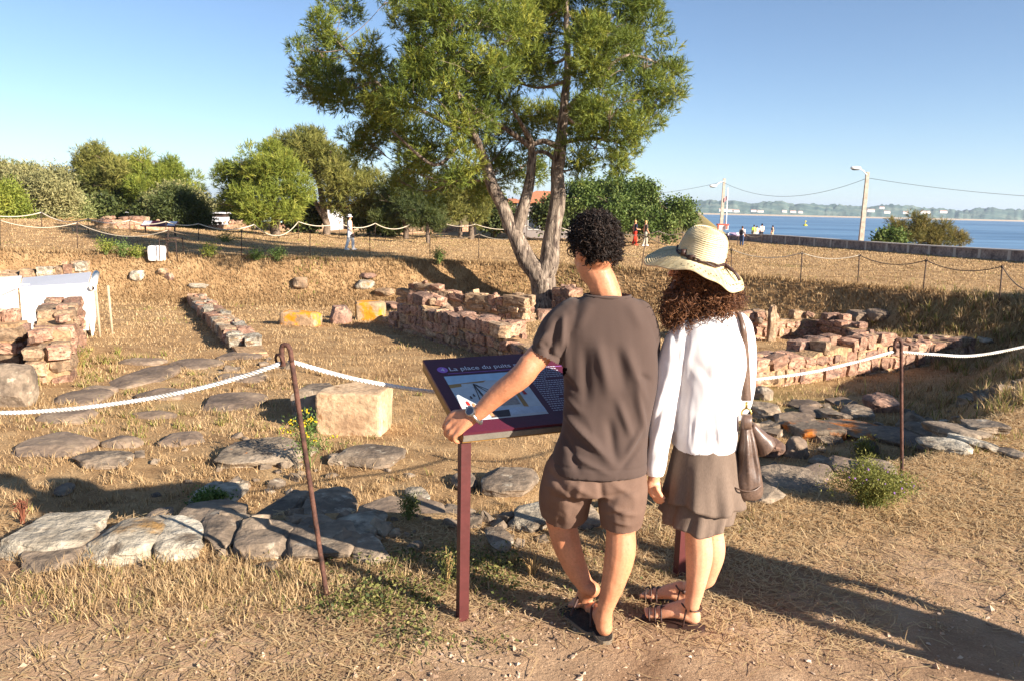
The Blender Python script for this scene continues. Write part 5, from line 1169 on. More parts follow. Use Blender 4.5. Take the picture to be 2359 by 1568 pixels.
def curls(root, direction, ln, hr, turns, thick, seed, n=22, sides=3, grav=.0):
    """many little helical locks. returns V, F, tint"""
    rg = np.random.default_rng(seed); m = len(root); t = np.linspace(0, 1, n)
    d = direction/np.linalg.norm(direction, axis=1)[:, None]; up = rg.normal(size=(m, 3)); A = np.cross(d, up); A /= np.linalg.norm(A, axis=1)[:, None]; B = np.cross(d, A)
    ph = rg.uniform(0, 2*PI, m)[:, None]+2*PI*turns[:, None]*t[None]*np.where(rg.random(m) < .5, -1, 1)[:, None]
    rr = hr[:, None]*np.sin(np.clip(t*3, 0, 1)*PI/2)[None]
    C = root[:, None]+d[:, None]*(ln[:, None]*t[None])[..., None]+A[:, None]*(rr*np.cos(ph))[..., None]+B[:, None]*(rr*np.sin(ph))[..., None]
    C[..., 2] -= grav*(t**2)[None]*ln[:, None]
    T = np.gradient(C, axis=1); T /= np.linalg.norm(T, axis=2)[..., None]+1e-9; ref = np.array([.3, .2, .93]); U = np.cross(T, ref); U /= np.linalg.norm(U, axis=2)[..., None]+1e-9; W = np.cross(T, U)
    a = np.arange(sides)*2*PI/sides; th_ = (thick[:, None]*(1-.6*t[None]**2))[..., None, None]
    V = (C[:, :, None]+th_*(np.cos(a)[None, None, :, None]*U[:, :, None]+np.sin(a)[None, None, :, None]*W[:, :, None])).reshape(-1, 3)
    k = np.arange(m)[:, None, None]*n*sides; i = np.arange(n-1)[None, :, None]*sides; j = np.arange(sides)[None, None]; j2 = (j+1) % sides
    F = np.stack([k+i+j, k+i+j2, k+i+sides+j2, k+i+sides+j], -1).reshape(-1, 4)
    return V, F, np.repeat(np.clip(rg.normal(.5, .2, m), 0, 1), n*sides)
def skinm(name, c, var=.16):
    c = np.array(c[:3]); m = mat(name, [(*(c*np.array([1-var, 1-var*1.5, 1-var*1.7])), 1), (*c, 1), (*(c*np.array([1+var, 1+var*.7, 1+var*.5])), 1)], scale=7, rough=.48, bump=.22, bscale=120, bdist=.003, sss=.1, spec=.4, fine=.10, rnd=False, speck=((*(c*np.array([.78, .68, .62])), 1), 55, .64, .05))
    return m
skin_man = skinm('tanned_skin', lin(196, 134, 98)); skin_woman = skinm('fair_skin', lin(218, 160, 124))
tee_m = mat('brown_jersey', [lin(76, 62, 56), lin(84, 69, 62)], scale=4, rough=.95, bump=.25, bscale=420, bdist=.001, spec=.1, fine=.06, rnd=False, sheen=.1)
short_m = mat('brown_cotton', [lin(104, 82, 70), lin(118, 94, 80)], scale=6, rough=.95, bump=.35, bscale=240, bdist=.002, spec=.1, fine=.07, rnd=False)
linen_w = mat('white_linen', [lin(232, 226, 222), lin(242, 238, 235)], scale=5, rough=.9, bump=.3, bscale=300, bdist=.001, spec=.15, fine=.04, rnd=False, transl=.15)
skirt_m = mat('taupe_linen', [lin(108, 92, 80), lin(120, 103, 90)], scale=7, stretch=(1, 1, .25), rough=.95, bump=.4, bscale=260, bdist=.0015, spec=.1, fine=.12, rnd=False)
hair_b = mat('black_hair', [lin(22, 16, 13), lin(38, 28, 22), lin(62, 46, 36)], attr='tint', rough=.55, spec=.3, bump=0, fine=0, rnd=False)
hair_r = mat('auburn_hair', [lin(58, 35, 22), lin(108, 68, 42), lin(160, 112, 72)], attr='tint', rough=.5, spec=.4, bump=0, fine=0, rnd=False)
leather = mat('brown_leather', [lin(92, 72, 60), lin(108, 86, 72)], scale=8, rough=.38, spec=.5, bump=.2, bscale=120, bdist=.002, rnd=False)
straw_m = mat('straw_hat_weave', [lin(206, 188, 146), lin(226, 210, 172)], scale=14, rough=.85, bump=.5, bscale=110, bdist=.003, rnd=False, fine=.1)
darkleather = plain('dark_strap', lin(66, 46, 40), rough=.5); steel = plain('watch_steel', lin(170, 164, 156), rough=.25, metallic=.9); dialm = plain('watch_dial', lin(40, 48, 66), rough=.2, spec=.6); brass = plain('brass', lin(200, 170, 90), rough=.3, metallic=.9)
rubber = plain('flip_flop_sole', lin(120, 106, 88), rough=.8); rubber_d = mat('flip_flop_footbed', [lin(40, 36, 34), lin(66, 58, 52)], scale=40, rough=.8, bump=.6, bscale=120)

# ------------------------------------------------------------------ the man
def P3(rows, r=None): return [P(*q) for q in rows]
man_org = G(1392, 1480)
man = thing('person', 'man in a brown T-shirt and brown shorts leaning his left hand on the information panel', 'person', man_org)
MYt = 3.0
fdir = unit([-.42, .86, -.30]); upd = unit(np.array([-.12, .22, 1.0])-fdir*np.dot(fdir, [-.12, .22, 1.0])); lft = np.cross(upd, fdir)
HR = np.column_stack([-lft, fdir, upd])
HC = P(1370, 572, MYt)
def hp_(l, f, u): return HC+lft*l+fdir*f+upd*u
parts = [ball(HC, (.076, .096, .104), HR), ball(hp_(0, .045, -.035), (.062, .058, .082), HR), limb([hp_(0, .07, -.09), hp_(0, .03, -.085)], [.034, .05]), limb([hp_(0, .098, .012), hp_(0, .118, -.03)], [.011, .017], 10),
         ball(hp_(0, .094, -.062), (.026, .016, .014), HR), ball(hp_(.032, .082, .018), (.022, .014, .012), HR), ball(hp_(-.032, .082, .018), (.022, .014, .012), HR),
         ball(hp_(.079, -.004, -.018), (.010, .018, .032), HR), ball(hp_(-.079, -.004, -.018), (.010, .018, .032), HR),
         limb(P3([(1362, 612, 3.0), (1384, 645, 2.985), (1398, 690, 2.985), (1400, 740, 2.99)]), [.056, .057, .058, .06]),
         limb(P3([(1398, 702, 2.99), (1350, 724, 3.0), (1316, 742, 3.0)]), [.04, .045, .05]), limb(P3([(1398, 702, 2.99), (1445, 724, 3.0), (1474, 742, 3.0)]), [.04, .045, .05]),
         rows_loft([(1308, 1488, 725, 3.0, .16), (1306, 1496, 800, 3.0, .19), (1312, 1494, 900, 2.99, .18), (1304, 1478, 1000, 2.98, .17), (1284, 1474, 1070, 2.97, .2), (1290, 1460, 1110, 2.97, .18)]),
         limb(P3([(1303, 738, 3.0), (1262, 795, 2.985), (1216, 845, 2.96)]), [.056, .052, .046]), limb(P3([(1222, 838, 2.962), (1200, 866, 2.952), (1150, 905, 2.972), (1103, 950, 2.99)]), [.048, .047, .042, .031]),
         limb(P3([(1468, 738, 3.0), (1482, 800, 3.03), (1488, 868, 3.07)]), [.05, .046, .041]), limb(P3([(1488, 868, 3.07), (1480, 900, 3.17), (1462, 925, 3.26)]), [.043, .040, .030]),
         limb(P3([(1460, 926, 3.265), (1445, 936, 3.31)]), [.034, .03]),
         limb(P3([(1312, 1085, 2.98), (1296, 1160, 3.06), (1290, 1195, 3.09)]), [.092, .078, .064]), limb(P3([(1290, 1190, 3.09), (1304, 1248, 3.08), (1325, 1305, 3.07), (1349, 1350, 3.05)]), [.062, .060, .049, .036]),
         limb(P3([(1432, 1090, 2.96), (1430, 1160, 2.95), (1430, 1215, 2.94)]), [.09, .078, .062]), limb(P3([(1430, 1215, 2.94), (1428, 1272, 2.925), (1414, 1335, 2.915), (1394, 1400, 2.91), (1390, 1440, 2.91)]), [.058, .062, .050, .034, .034])]
# left foot: on its toes, heel lifted, crossed behind
lt_g = G(1322, 1408)
lh, lb = P(1364, 1356, 3.03), lt_g+np.array([.035, .005, .05])
parts += [limb([P(1350, 1348, 3.05), lh], [.036, .034]), limb([lh, lerp(lh, lb, .55)+[0, .012, .01], lb], [.034, .037, .036], flat=(np.array([.5, .8, .6]), .8))]
tdir = unit(np.array([-.75, .62, 0]))
for k in range(5):
    o_ = np.array([.62, .75, 0])*(k-2)*.0155; L_ = [.052, .056, .058, .058, .064][k] if k else .048
    parts.append(limb([lb+o_-[0, 0, .012], lb+o_+tdir*L_*.6+[0, 0, -.022], lb+o_+tdir*L_+[0, 0, -.030]], [.0105, .0095, .0085] if k != 4 else [.0125, .012, .0105], 10))
# right foot: flat, pointing away
rh = G(1391, 1474); rh[2] = Hz(rh[0], rh[1])+.022; fd = unit([-.12, 1, 0]); sd_ = np.array([fd[1], -fd[0], 0])
parts += [limb([rh+[0, .0, .034], rh+fd*.02+[0, 0, .07]], [.033, .033]), limb([rh+fd*.005+[0, 0, .032], rh+fd*.09+[0, 0, .045], rh+fd*.17+[0, 0, .026]], [.032, .036, .034], flat=((0, 0, 1), .75)), limb([P(1390, 1420, 2.91), rh+fd*.05+[0, 0, .07]], [.034, .034])]
for k in range(5):
    o_ = sd_*(k-2)*.0155; L_ = [.062, .058, .054, .050, .042][k]; parts.append(limb([rh+fd*.17+o_+[0, 0, .02], rh+fd*(.17+L_)+o_+[0, 0, .012]], [.011, .0095] if k else [.0135, .012], 10))
# left hand gripping the panel corner
wr = P(1097, 953, 2.99)
KN = P3([(1039, 957, 3.015), (1041, 972, 3.0), (1048, 985, 2.985), (1057, 995, 2.972)])
pc = P(1066, 970, 2.99)
for k, q in enumerate(KN): parts.append(limb([wr+(np.array(KN[k])-wr)*.12, lerp(wr, q, .6)+UP*.004, q], [.026, .021, .0145]))
FG = [[(1029, 968, 3.02), (1023, 984, 3.035), (1031, 992, 3.06)], [(1029, 984, 3.0), (1027, 999, 3.015), (1036, 1005, 3.04)], [(1036, 997, 2.985), (1037, 1009, 3.0), (1046, 1012, 3.025)], [(1046, 1006, 2.972), (1049, 1015, 2.985), (1057, 1017, 3.01)]]
for k in range(4): parts.append(limb([KN[k]]+P3(FG[k]), [.0135, .0115, .0105, .009] if k < 3 else [.0122, .0105, .0095, .008], 10))
parts.append(limb([lerp(wr, KN[0], .3), P(1060, 950, 3.03), P(1046, 950, 3.06), P(1036, 958, 3.085)], [.02, .0145, .0125, .010], 10))
V, F4, F3, N = fuse(parts, .0052, 4)
V = V+N*(.0012*fbm(V*38, 2, 5))[:, None]
man_body = obj('body', V, [f for f in (F4, F3) if len(f)], skin_man, man)
# T-shirt
TR0 = [(1366, 1430, 671, 2.985, .10), (1346, 1452, 679, 2.985, .135), (1316, 1480, 697, 2.992, .165), (1290, 1504, 722, 3.0, .195), (1281, 1514, 765, 3.0, .222), (1284, 1520, 820, 3.0, .235), (1290, 1519, 875, 2.995, .235), (1292, 1509, 930, 2.99, .23), (1288, 1498, 985, 2.985, .235), (1272, 1494, 1030, 2.98, .26), (1262, 1494, 1060, 2.975, .278), (1264, 1494, 1080, 2.97, .282)]
TR = [((a+c)/2-(c-a)/2*.935, (a+c)/2+(c-a)/2*.935, y, Y, d*.95) for a, c, y, Y, d in TR0]
parts = [rows_loft(TR, 40, 2.5, 5), limb(P3([(1322, 728, 3.0), (1285, 762, 2.99), (1252, 826, 2.975)]), [.074, .075, .064]), limb(P3([(1466, 728, 3.0), (1480, 770, 3.02), (1486, 846, 3.06)]), [.068, .068, .056])]
V, F4, F3, N = fuse(parts, .0065, 5)
sl = unit(P(1252, 826, 2.975)-P(1285, 762, 2.99)); se = P(1252, 820, 2.975); sr = unit(P(1486, 846, 3.06)-P(1480, 770, 3.02)); sre = P(1486, 840, 3.058)
FOLD = [(1376, 790, 1400, 905, .022, .010), (1440, 800, 1486, 930, .02, .009), (1462, 890, 1484, 1000, .014, .009), (1306, 780, 1306, 880, .016, .009), (1296, 950, 1378, 1030, .014, .010), (1330, 985, 1420, 1068, .018, .008), (1422, 920, 1450, 1000, .016, .010), (1300, 1000, 1330, 1075, .013, -.008), (1400, 960, 1415, 1060, .018, -.008),
        (1345, 800, 1350, 930, .02, -.007), (1420, 800, 1440, 900, .02, -.006), (1478, 980, 1440, 1040, .012, .008), (1488, 1005, 1420, 1075, .012, -.006), (1262, 770, 1240, 800, .01, .008), (1285, 740, 1262, 830, .012, -.009), (1300, 730, 1292, 800, .010, .008), (1250, 790, 1280, 830, .010, -.006), (1310, 1040, 1400, 1080, .010, .006), (1360, 700, 1330, 760, .02, .004), (1450, 700, 1480, 760, .02, .004),
        (1294, 870, 1330, 905, .012, -.006), (1292, 905, 1340, 950, .012, .006), (1500, 880, 1470, 860, .012, -.006)]
V = crease(V, N, [(a, b_, c, d_, w_, h_*1.7) for a, b_, c, d_, w_, h_ in FOLD], 2.9)
wr_ = 1-np.abs(fbm(np.column_stack([V[:, 0]*9+V[:, 2]*3, V[:, 1]*5, V[:, 2]*3.2-V[:, 0]*2]), 3, 12))*2
V = V+N*(.0042*wr_*np.clip(-N[:, 1]+.7, 0, 1)*np.clip((P(1400, 700, 3)[2]-V[:, 2])/.3, .15, 1))[:, None]
V = V-N*(.004*np.exp(-((V[:, 2]-P(1380, 1058, 2.97)[2])/.004)**2))[:, None]-N*(.004*np.exp(-(((V-P(1257, 808, 2.978))@unit(P(1252, 826, 2.975)-P(1285, 762, 2.99)))/.004)**2)*(V[:, 0] < P(1292, 800, 2.98)[0]))[:, None]
hemz = lambda c: P(1300, 1083, 2.95)[2]
FF = cut(V, F4, F3, lambda c, F: (((c-se)@sl > .0) & (np.linalg.norm(c-se, axis=1) < .11)) | (((c-sre)@sr > 0.) & (np.linalg.norm(c-sre, axis=1) < .1)) | ((c[:, 2] < P(1380, 1074, 2.975)[2]+.012) & (N[F].mean(1)[:, 2] < -.75)) | ((c[:, 2] > P(1400, 683, 2.985)[2]) & (N[F].mean(1)[:, 2] > .55)))
tee = obj('t_shirt', V, FF, tee_m, man)
hb = MB()
def ringband(c, ax, ru, rv, r, nm, m, par, n=40, u=None):
    ax = unit(ax); u = unit(np.cross(ax, (0, 1, 0))) if u is None else unit(u-ax*np.dot(u, ax)); v = np.cross(ax, u); q = [c+ru*math.cos(a)*u+rv*math.sin(a)*v for a in np.linspace(0, 2*PI, n)]
    V, F = tube(q, r, 6, False); return obj(nm, V, F, m, par)
ringband(P(1399, 682, 2.987), (0, 0, 1), .089, .067, .0065, 'collar', tee_m, tee, u=np.array([1.0, 0, 0]))
# shorts
parts = [rows_loft([(1308, 1470, 1020, 2.98, .16), (1290, 1476, 1058, 2.978, .205), (1254, 1486, 1098, 2.97, .25), (1262, 1484, 1125, 2.968, .23)], 36, 2.4), limb(P3([(1315, 1090, 2.98), (1302, 1135, 3.02), (1300, 1172, 3.06)]), [.112, .106, .098]), limb(P3([(1432, 1095, 2.965), (1432, 1150, 2.935), (1430, 1206, 2.948)]), [.100, .094, .078])]
V, F4, F3, N = fuse(parts, .007, 4)
kl = unit(P(1297, 1185, 3.08)-P(1310, 1120, 3.0)+np.array([.01, -.02, 0])); ke = P(1300, 1166, 3.05); kr = np.array([0, 0, -1.0]); kre = P(1430, 1208, 2.945)
V = crease(V, N, [(1262, 1090, 1330, 1150, .012, -.007), (1300, 1100, 1370, 1140, .012, .007), (1400, 1100, 1460, 1140, .012, .008), (1395, 1140, 1470, 1120, .010, -.007), (1400, 1160, 1465, 1180, .010, .008), (1398, 1185, 1460, 1150, .010, -.006), (1380, 1095, 1386, 1150, .012, -.012), (1340, 1090, 1320, 1165, .014, .006), (1410, 1195, 1450, 1200, .008, .005), (1290, 1140, 1340, 1175, .012, -.006)], 2.88)
wr_ = 1-np.abs(fbm(V*np.array([11, 11, 8]), 3, 15))*2
V = V+N*(.006*wr_*np.clip((P(1380, 1090, 2.95)[2]-V[:, 2])/.05, 0, 1))[:, None]
FF = cut(V, F4, F3, lambda c, F: (((c-ke)@kl > .03) & (c[:, 0] < P(1370, 1150, 3)[0])) | ((c[:, 2] < kre[2]) & (c[:, 0] > P(1385, 1150, 3)[0])))
shorts = obj('shorts', V, FF, short_m, man)
# curly hair
rg = np.random.default_rng(5); V, F = block(26, 2.0); d = V.copy()
HX = np.array([.086, .102, .111]); off = np.array([0, -.012, .024])
bump = .12*fbm(d*3.4, 3, 8)+.07*vnoise(d*7.5, 9)
W = HC+((d*HX*(1+bump)[:, None]+off) @ HR.T)
loc = d*HX+off
def hairline(l): return (l[:, 1] > .035+.45*(l[:, 2]-.02)*(l[:, 2] > .02)+.4*np.maximum(l[:, 2]-.06, 0)) & (l[:, 2] < .085) | (l[:, 2] < -.062-.10*(l[:, 1]+.05)) & (l[:, 1] < .0) | (l[:, 2] < -.012) & (l[:, 1] > -.02)
keepv = ~hairline(loc); FF = F[keepv[F].all(1)]
hair = obj('hair', W, FF, hair_b, man, attr=np.full(len(W), .15))
rt = rg.normal(size=(5200, 3)); rt /= np.linalg.norm(rt, axis=1)[:, None]; l = rt*HX*(1+.12*fbm(rt*3.4, 3, 8)+.07*vnoise(rt*7.5, 9))[:, None]+off; k = ~hairline(rt*HX+off); rt, l = rt[k], l[k]; m_ = len(l)
dr = rt*.55+rg.normal(size=(m_, 3))*.7+np.array([0, -.1, -.35]); V, F, T = curls(HC+(l*.95)@HR.T, dr@HR.T, rg.uniform(.014, .036, m_), rg.uniform(.004, .009, m_), rg.uniform(.5, 1.3, m_), rg.uniform(.0014, .0032, m_), 6, 14, 3)
obj('curls', V, F, hair_b, hair, attr=T)
# glasses, watch, flip-flops
b = MB()
for s in (-1, 1):
    b.tube([hp_(s*.034+.024*math.cos(a), .112, .012+.018*math.sin(a)) for a in np.linspace(0, 2*PI, 14)], .002, 5, False); b.tube([hp_(s*.06, .11, .018), hp_(s*.082, .06, .016), hp_(s*.082, .0, .008)], .0022, 5)
b.tube([hp_(-.012, .114, .016), hp_(.012, .114, .016)], .002, 5); b.obj('glasses', iron_d, man)
wc, wa = P(1094, 955, 2.988), unit(P(1103, 950, 2.99)-P(1060, 982, 2.99)); wo = unit(-FW*.75+UP*.45-RT*.3); wo = unit(wo-wa*np.dot(wo, wa)); wv = np.cross(wa, wo)
strap = ringband(wc, wa, .039, .036, .0075, 'watch', steel, man, 30); c = wc+wo*.037
V, F = lathe(c, [(0, .010), (.016, .010), (.0195, .008), (.0205, 0), (.0205, -.006), (0, -.006)], 22, axis=wo); obj('watch_case', V, F, steel, strap, False)
V, F = lathe(c+wo*.0105, [(0, 0), (.0155, 0)], 22, axis=wo); obj('watch_dial', V, F, dialm, strap, False)
def sole(heel, toe, w, th_, nm, par, nrm=np.array([0, 0, 1.0]), m1=rubber, m2=rubber_d):
    d = toe-heel; L_ = np.linalg.norm(d); d = d/L_; s = np.cross(d, nrm); s = unit(s); nn = np.cross(s, d); u = np.linspace(0, 1, 26)
    wd = w*(.72+.28*np.sin(np.clip((u-.1)*1.35, 0, 1)*PI*.72))*np.sqrt(np.clip(1-(2*u-1)**10, .0, 1)); wd[0] = wd[-1] = w*.25
    pts = heel+d*(u*L_)[:, None]+nn*(.006*np.sin(u*PI*2-1))[:, None]; V = np.concatenate([pts-s*wd[:, None]/2, pts+s*wd[:, None]/2, pts-s*wd[:, None]/2-nn*th_, pts+s*wd[:, None]/2-nn*th_]); n = 26; i = np.arange(n-1)
    F = np.concatenate([np.stack([i, i+n, i+n+1, i+1], -1), np.stack([i+2*n, i+2*n+1, i+3*n+1, i+3*n], -1), np.stack([i, i+1, i+2*n+1, i+2*n], -1), np.stack([i+n, i+3*n, i+3*n+1, i+n+1], -1), [[0, 2*n, 3*n, n], [n-1, 2*n-1, 4*n-1, 3*n-1]]])
    o = obj(nm, V, F, m1, par, False); Vt = np.concatenate([pts-s*(wd*.45)[:, None]+nn*.0015, pts+s*(wd*.45)[:, None]+nn*.0015]); obj('footbed', Vt, np.stack([i, i+n, i+n+1, i+1], -1), m2, o, False); return o
f1 = sole(rh-fd*.035-[0, 0, .0], rh+fd*.235, .098, .02, 'flip_flop', man); b = MB(); b.tube(spline([rh+fd*.05+sd_*.045+[0, 0, .01], rh+fd*.11+sd_*.03+[0, 0, .062], rh+fd*.175+[0, 0, .045], rh+fd*.185+[-.005, 0, .0]], 12), .006, 6); b.tube(spline([rh+fd*.05-sd_*.045+[0, 0, .01], rh+fd*.11-sd_*.03+[0, 0, .062], rh+fd*.175+[0, 0, .045]], 12), .006, 6); b.obj('thong', darkleather, f1)
lheel = G(1366, 1466)+np.array([0, 0, .03]); ltoe = lt_g+tdir*.065+np.array([0.01, 0, .012]); f2 = sole(lheel, ltoe+np.array([0.0, 0, 0.0]), .096, .02, 'flip_flop', man, unit([-.1, -.25, 1])); b = MB(); b.tube(spline([lerp(lheel, ltoe, .45)+[-.04, .0, .01], lb+[-.02, -.02, .03], lb+tdir*.03+[0, 0, .01], lb+tdir*.035+[0, 0, -.04]], 12), .006, 6); b.tube(spline([lerp(lheel, ltoe, .45)+[.045, .02, .01], lb+[.03, .03, .025], lb+tdir*.03+[0, 0, .01]], 12), .006, 6); b.obj('thong', darkleather, f2)
# ------------------------------------------------------------------ the woman
WY = 3.02
worg = G(1580, 1440)
wom = thing('person', 'woman in a wide straw hat, white jacket and taupe skirt beside the man', 'person', worg)
wh = G(1606, 1448); wt = G(1478, 1424); wh[2] = Hz(*wh[:2])+.02; wt[2] = Hz(*wt[:2])+.02; wfd = unit(wt-wh); wsd = np.array([-wfd[1], wfd[0], 0]); wsd = wsd*np.sign(wsd[1])
wh2 = wh+np.array([.01, .165, 0]); wfd2 = unit(wfd+[0, .12, 0]); wh2[2] = Hz(*wh2[:2])+.02
HCw = P(1618, 612, WY)
parts = [ball(HCw, (.08, .085, .105)), ball(HCw+[-.04, .03, -.04], (.06, .06, .075)), limb([HCw+[-.10, .045, -.02], HCw+[-.112, .05, -.04]], [.010, .014], 8), limb([HCw+[-.07, .03, -.1], HCw+[-.03, .01, -.09]], [.028, .04]), ball(HCw+[-.088, .04, -.07], (.014, .024, .012)), ball(HCw+[-.088, .075, .0], (.012, .016, .01)), ball(HCw+[-.088, .01, .0], (.012, .016, .01)), ball(HCw+[.0, -.082, -.02], (.016, .01, .028)), limb(P3([(1622, 640, WY), (1634, 700, WY-.01), (1640, 760, WY)]), [.048, .05, .065]),
         rows_loft([(1590, 1692, 740, WY, .12), (1572, 1702, 800, WY, .16), (1575, 1690, 880, WY, .16), (1566, 1686, 960, WY, .16), (1556, 1694, 1040, WY, .2), (1560, 1690, 1090, WY, .18)]),
         limb(P3([(1572, 765, WY), (1545, 850, WY-.01), (1522, 935, WY-.02)]), [.045, .04, .036]), limb(P3([(1522, 935, WY-.02), (1510, 1020, WY-.03), (1506, 1098, WY-.03)]), [.037, .034, .024]),
         limb(P3([(1700, 765, WY), (1712, 850, WY+.02), (1700, 930, WY+.06)]), [.045, .04, .036]), limb(P3([(1700, 930, WY+.06), (1670, 960, WY+.16), (1640, 975, WY+.2)]), [.036, .032, .024]), limb(P3([(1640, 975, WY+.2), (1622, 982, WY+.23)]), [.03, .026]),
         limb(P3([(1600, 1080, WY), (1604, 1150, WY), (1606, 1215, WY-.01)]), [.085, .072, .056]), limb(P3([(1606, 1215, WY-.01), (1610, 1275, WY-.015), (1604, 1335, WY-.02), (1594, 1390, WY-.025)]), [.052, .056, .043, .031]), limb([P(1594, 1390, WY-.025), wh+wfd*.045+[0, 0, .06]], [.031, .031]),
         limb(P3([(1655, 1080, WY+.06), (1646, 1150, WY+.07), (1636, 1215, WY+.08)]), [.085, .07, .055]), limb(P3([(1636, 1215, WY+.08), (1640, 1270, WY+.09), (1626, 1330, WY+.12)]), [.05, .054, .042]), limb([P(1626, 1330, WY+.12), wh2+wfd2*.04+[0, 0, .06]], [.042, .03])]
for (h, f, sdv, sg) in ((wh, wfd, wsd, -1), (wh2, wfd2, wsd, 1)):
    parts += [limb([h+f*.02+[0, 0, .034], h+f*.03+[0, 0, .075]], [.031, .031]), limb([h+f*.02+[0, 0, .03], h+f*.09+[0, 0, .044], h+f*.165+[0, 0, .024]], [.031, .035, .031], flat=((0, 0, 1), .8)), limb([h+f*.05+[0, 0, .08], h+f*.12+[0, 0, .045]], [.028, .026])]
    for k in range(5):
        o_ = sdv*(k-2)*.014*sg; L_ = [.058, .056, .052, .047, .040][k] if sg > 0 else [.058, .056, .052, .047, .040][k]
        parts.append(limb([h+f*.165+o_+[0, 0, .02], h+f*(.165+L_)+o_+[0, 0, .011]], [.0105, .0088] if k else [.0125, .011], 9))
hw = P(1505, 1100, WY-.03); parts.append(limb([hw, P(1506, 1118, WY-.035), P(1509, 1130, WY-.04)], [.024, .032, .03], flat=((0, 1, 0), .6)))
for k, (a, c, e_x) in enumerate([((1503, 1136), (1508, 1148), (1516, 1156)), ((1509, 1138), (1515, 1150), (1522, 1157)), ((1514, 1136), (1521, 1147), (1528, 1153)), ((1517, 1131), (1523, 1140), (1529, 1146))]):
    dy = -.045-.012*(k-1.5); parts.append(limb([P(1507+k*2, 1124, WY+dy)]+[P(a[0], a[1], WY+dy), P(c[0], c[1], WY+dy), P(e_x[0], e_x[1], WY+dy)], [.011, .0098, .0088, .0075], 9))
parts.append(limb(P3([(1508, 1108, WY-.0), (1517, 1122, WY+.02), (1522, 1134, WY+.025)]), [.013, .011, .009], 9))
V, F4, F3, N = fuse(parts, .0054, 4)
obj('body', V, [f for f in (F4, F3) if len(f)], skin_woman, wom)
# white jacket
JR = [(1606, 1680, 715, WY, .12), (1584, 1700, 728, WY, .155), (1566, 1714, 752, WY, .195), (1560, 1717, 800, WY, .215), (1562, 1714, 850, WY, .215), (1560, 1704, 900, WY, .212), (1556, 1694, 950, WY, .212), (1552, 1694, 1000, WY, .228), (1552, 1688, 1028, WY, .24)]
parts = [rows_loft(JR, 40, 2.4, 5), limb(P3([(1588, 752, WY), (1562, 800, WY-.01), (1541, 860, WY-.015), (1527, 930, WY-.02), (1520, 1000, WY-.03), (1509, 1084, WY-.03)]), [.06, .062, .056, .053, .048, .036]), limb(P3([(1694, 755, WY), (1706, 800, WY+.01), (1708, 860, WY+.03), (1698, 930, WY+.06), (1672, 958, WY+.15)]), [.06, .056, .052, .05, .038])]
V, F4, F3, N = fuse(parts, .0065, 4)
ce = P(1507, 1092, WY-.03); ca = unit(P(1507, 1092, WY-.03)-P(1520, 1000, WY-.03))
V = crease(V, N, [(1600, 780, 1580, 900, .012, .008), (1590, 900, 1575, 1010, .010, -.008), (1610, 960, 1600, 1030, .010, .007), (1640, 940, 1650, 1030, .012, -.006), (1668, 960, 1672, 1025, .010, .006), (1625, 985, 1622, 1034, .009, -.007), (1572, 800, 1560, 860, .010, -.008), (1550, 850, 1520, 960, .010, .008), (1540, 900, 1510, 1010, .009, -.007), (1530, 960, 1505, 1060, .010, .007), (1540, 1000, 1520, 1080, .008, -.006), (1560, 760, 1548, 830, .010, .007), (1660, 800, 1640, 880, .02, .006), (1605, 830, 1650, 900, .015, -.004), (1590, 740, 1570, 790, .01, .007), (1592, 985, 1587, 1033, .008, .006), (1655, 990, 1660, 1030, .008, .006)], 2.9)
wr_ = 1-np.abs(fbm(np.column_stack([V[:, 0]*11+V[:, 2]*2, V[:, 1]*7, V[:, 2]*4]), 3, 22))*2
V = V+N*(.006*wr_)[:, None]
hz = P(1620, 1030, WY)[2]
FF = cut(V, F4, F3, lambda c, F: (((c-ce)@ca > 0) & (np.linalg.norm(c-ce, axis=1) < .08)) | ((c[:, 2] < hz+.015) & (N[F].mean(1)[:, 2] < -.7)) & (c[:, 0] > P(1545, 1030, WY)[0]))
jk = obj('jacket', V, FF, linen_w, wom)
# two tiered skirt
def flare(rows, pleats, amp, ph, nm, th_=0.004, n=120, hem=0.0):
    R = []
    for (a, c, y, Y, d) in rows: l, r = P(a, y, Y), P(c, y, Y); R.append([*((l+r)/2), *((r-l)/2), d/2])
    S = spline(np.array(R), 22); ang = np.arange(n)*2*PI/n; V = []
    for i, s in enumerate(S):
        t = i/21; f = 1+amp*t**1.3*(np.sin(pleats*ang+ph)+.5*np.sin((pleats*2-3)*ang+2*ph)+.4*np.sin(3*ang+ph*3)); q = s[:3]+(np.cos(ang)*f)[:, None]*s[3:6]+(np.sin(ang)*f)[:, None]*np.array([0, s[6], 0]); q[:, 2] += t*t*(hem*np.sin(2*ang+ph)+.008*np.sin(5*ang)); V.append(q)
    V = np.concatenate(V); i = np.arange(21)[:, None]*n; j = np.arange(n)[None]; j2 = (j+1) % n; F = np.stack([i+j, i+j2, i+n+j2, i+n+j], -1).reshape(-1, 4)
    V = V+.006*np.stack([fbm(V*np.array([16, 16, 5]), 3, 31), fbm(V*np.array([16, 16, 5]), 3, 32), 0*V[:, 0]], -1)
    o = obj(nm, V, F, skirt_m, wom); md = o.modifiers.new('cloth', 'SOLIDIFY'); md.thickness = th_; md.offset = -1; return o
flare([(1556, 1690, 1018, WY, .225), (1548, 1698, 1060, WY, .26), (1538, 1706, 1110, WY+.0, .31), (1530, 1712, 1148, WY, .34)], 9, .055, .6, 'skirt_tier', hem=.012)
flare([(1560, 1686, 1060, WY, .22), (1545, 1692, 1120, WY, .27), (1532, 1690, 1165, WY, .30), (1524, 1684, 1192, WY, .315)], 11, .055, 2.1, 'skirt_tier', hem=.012)
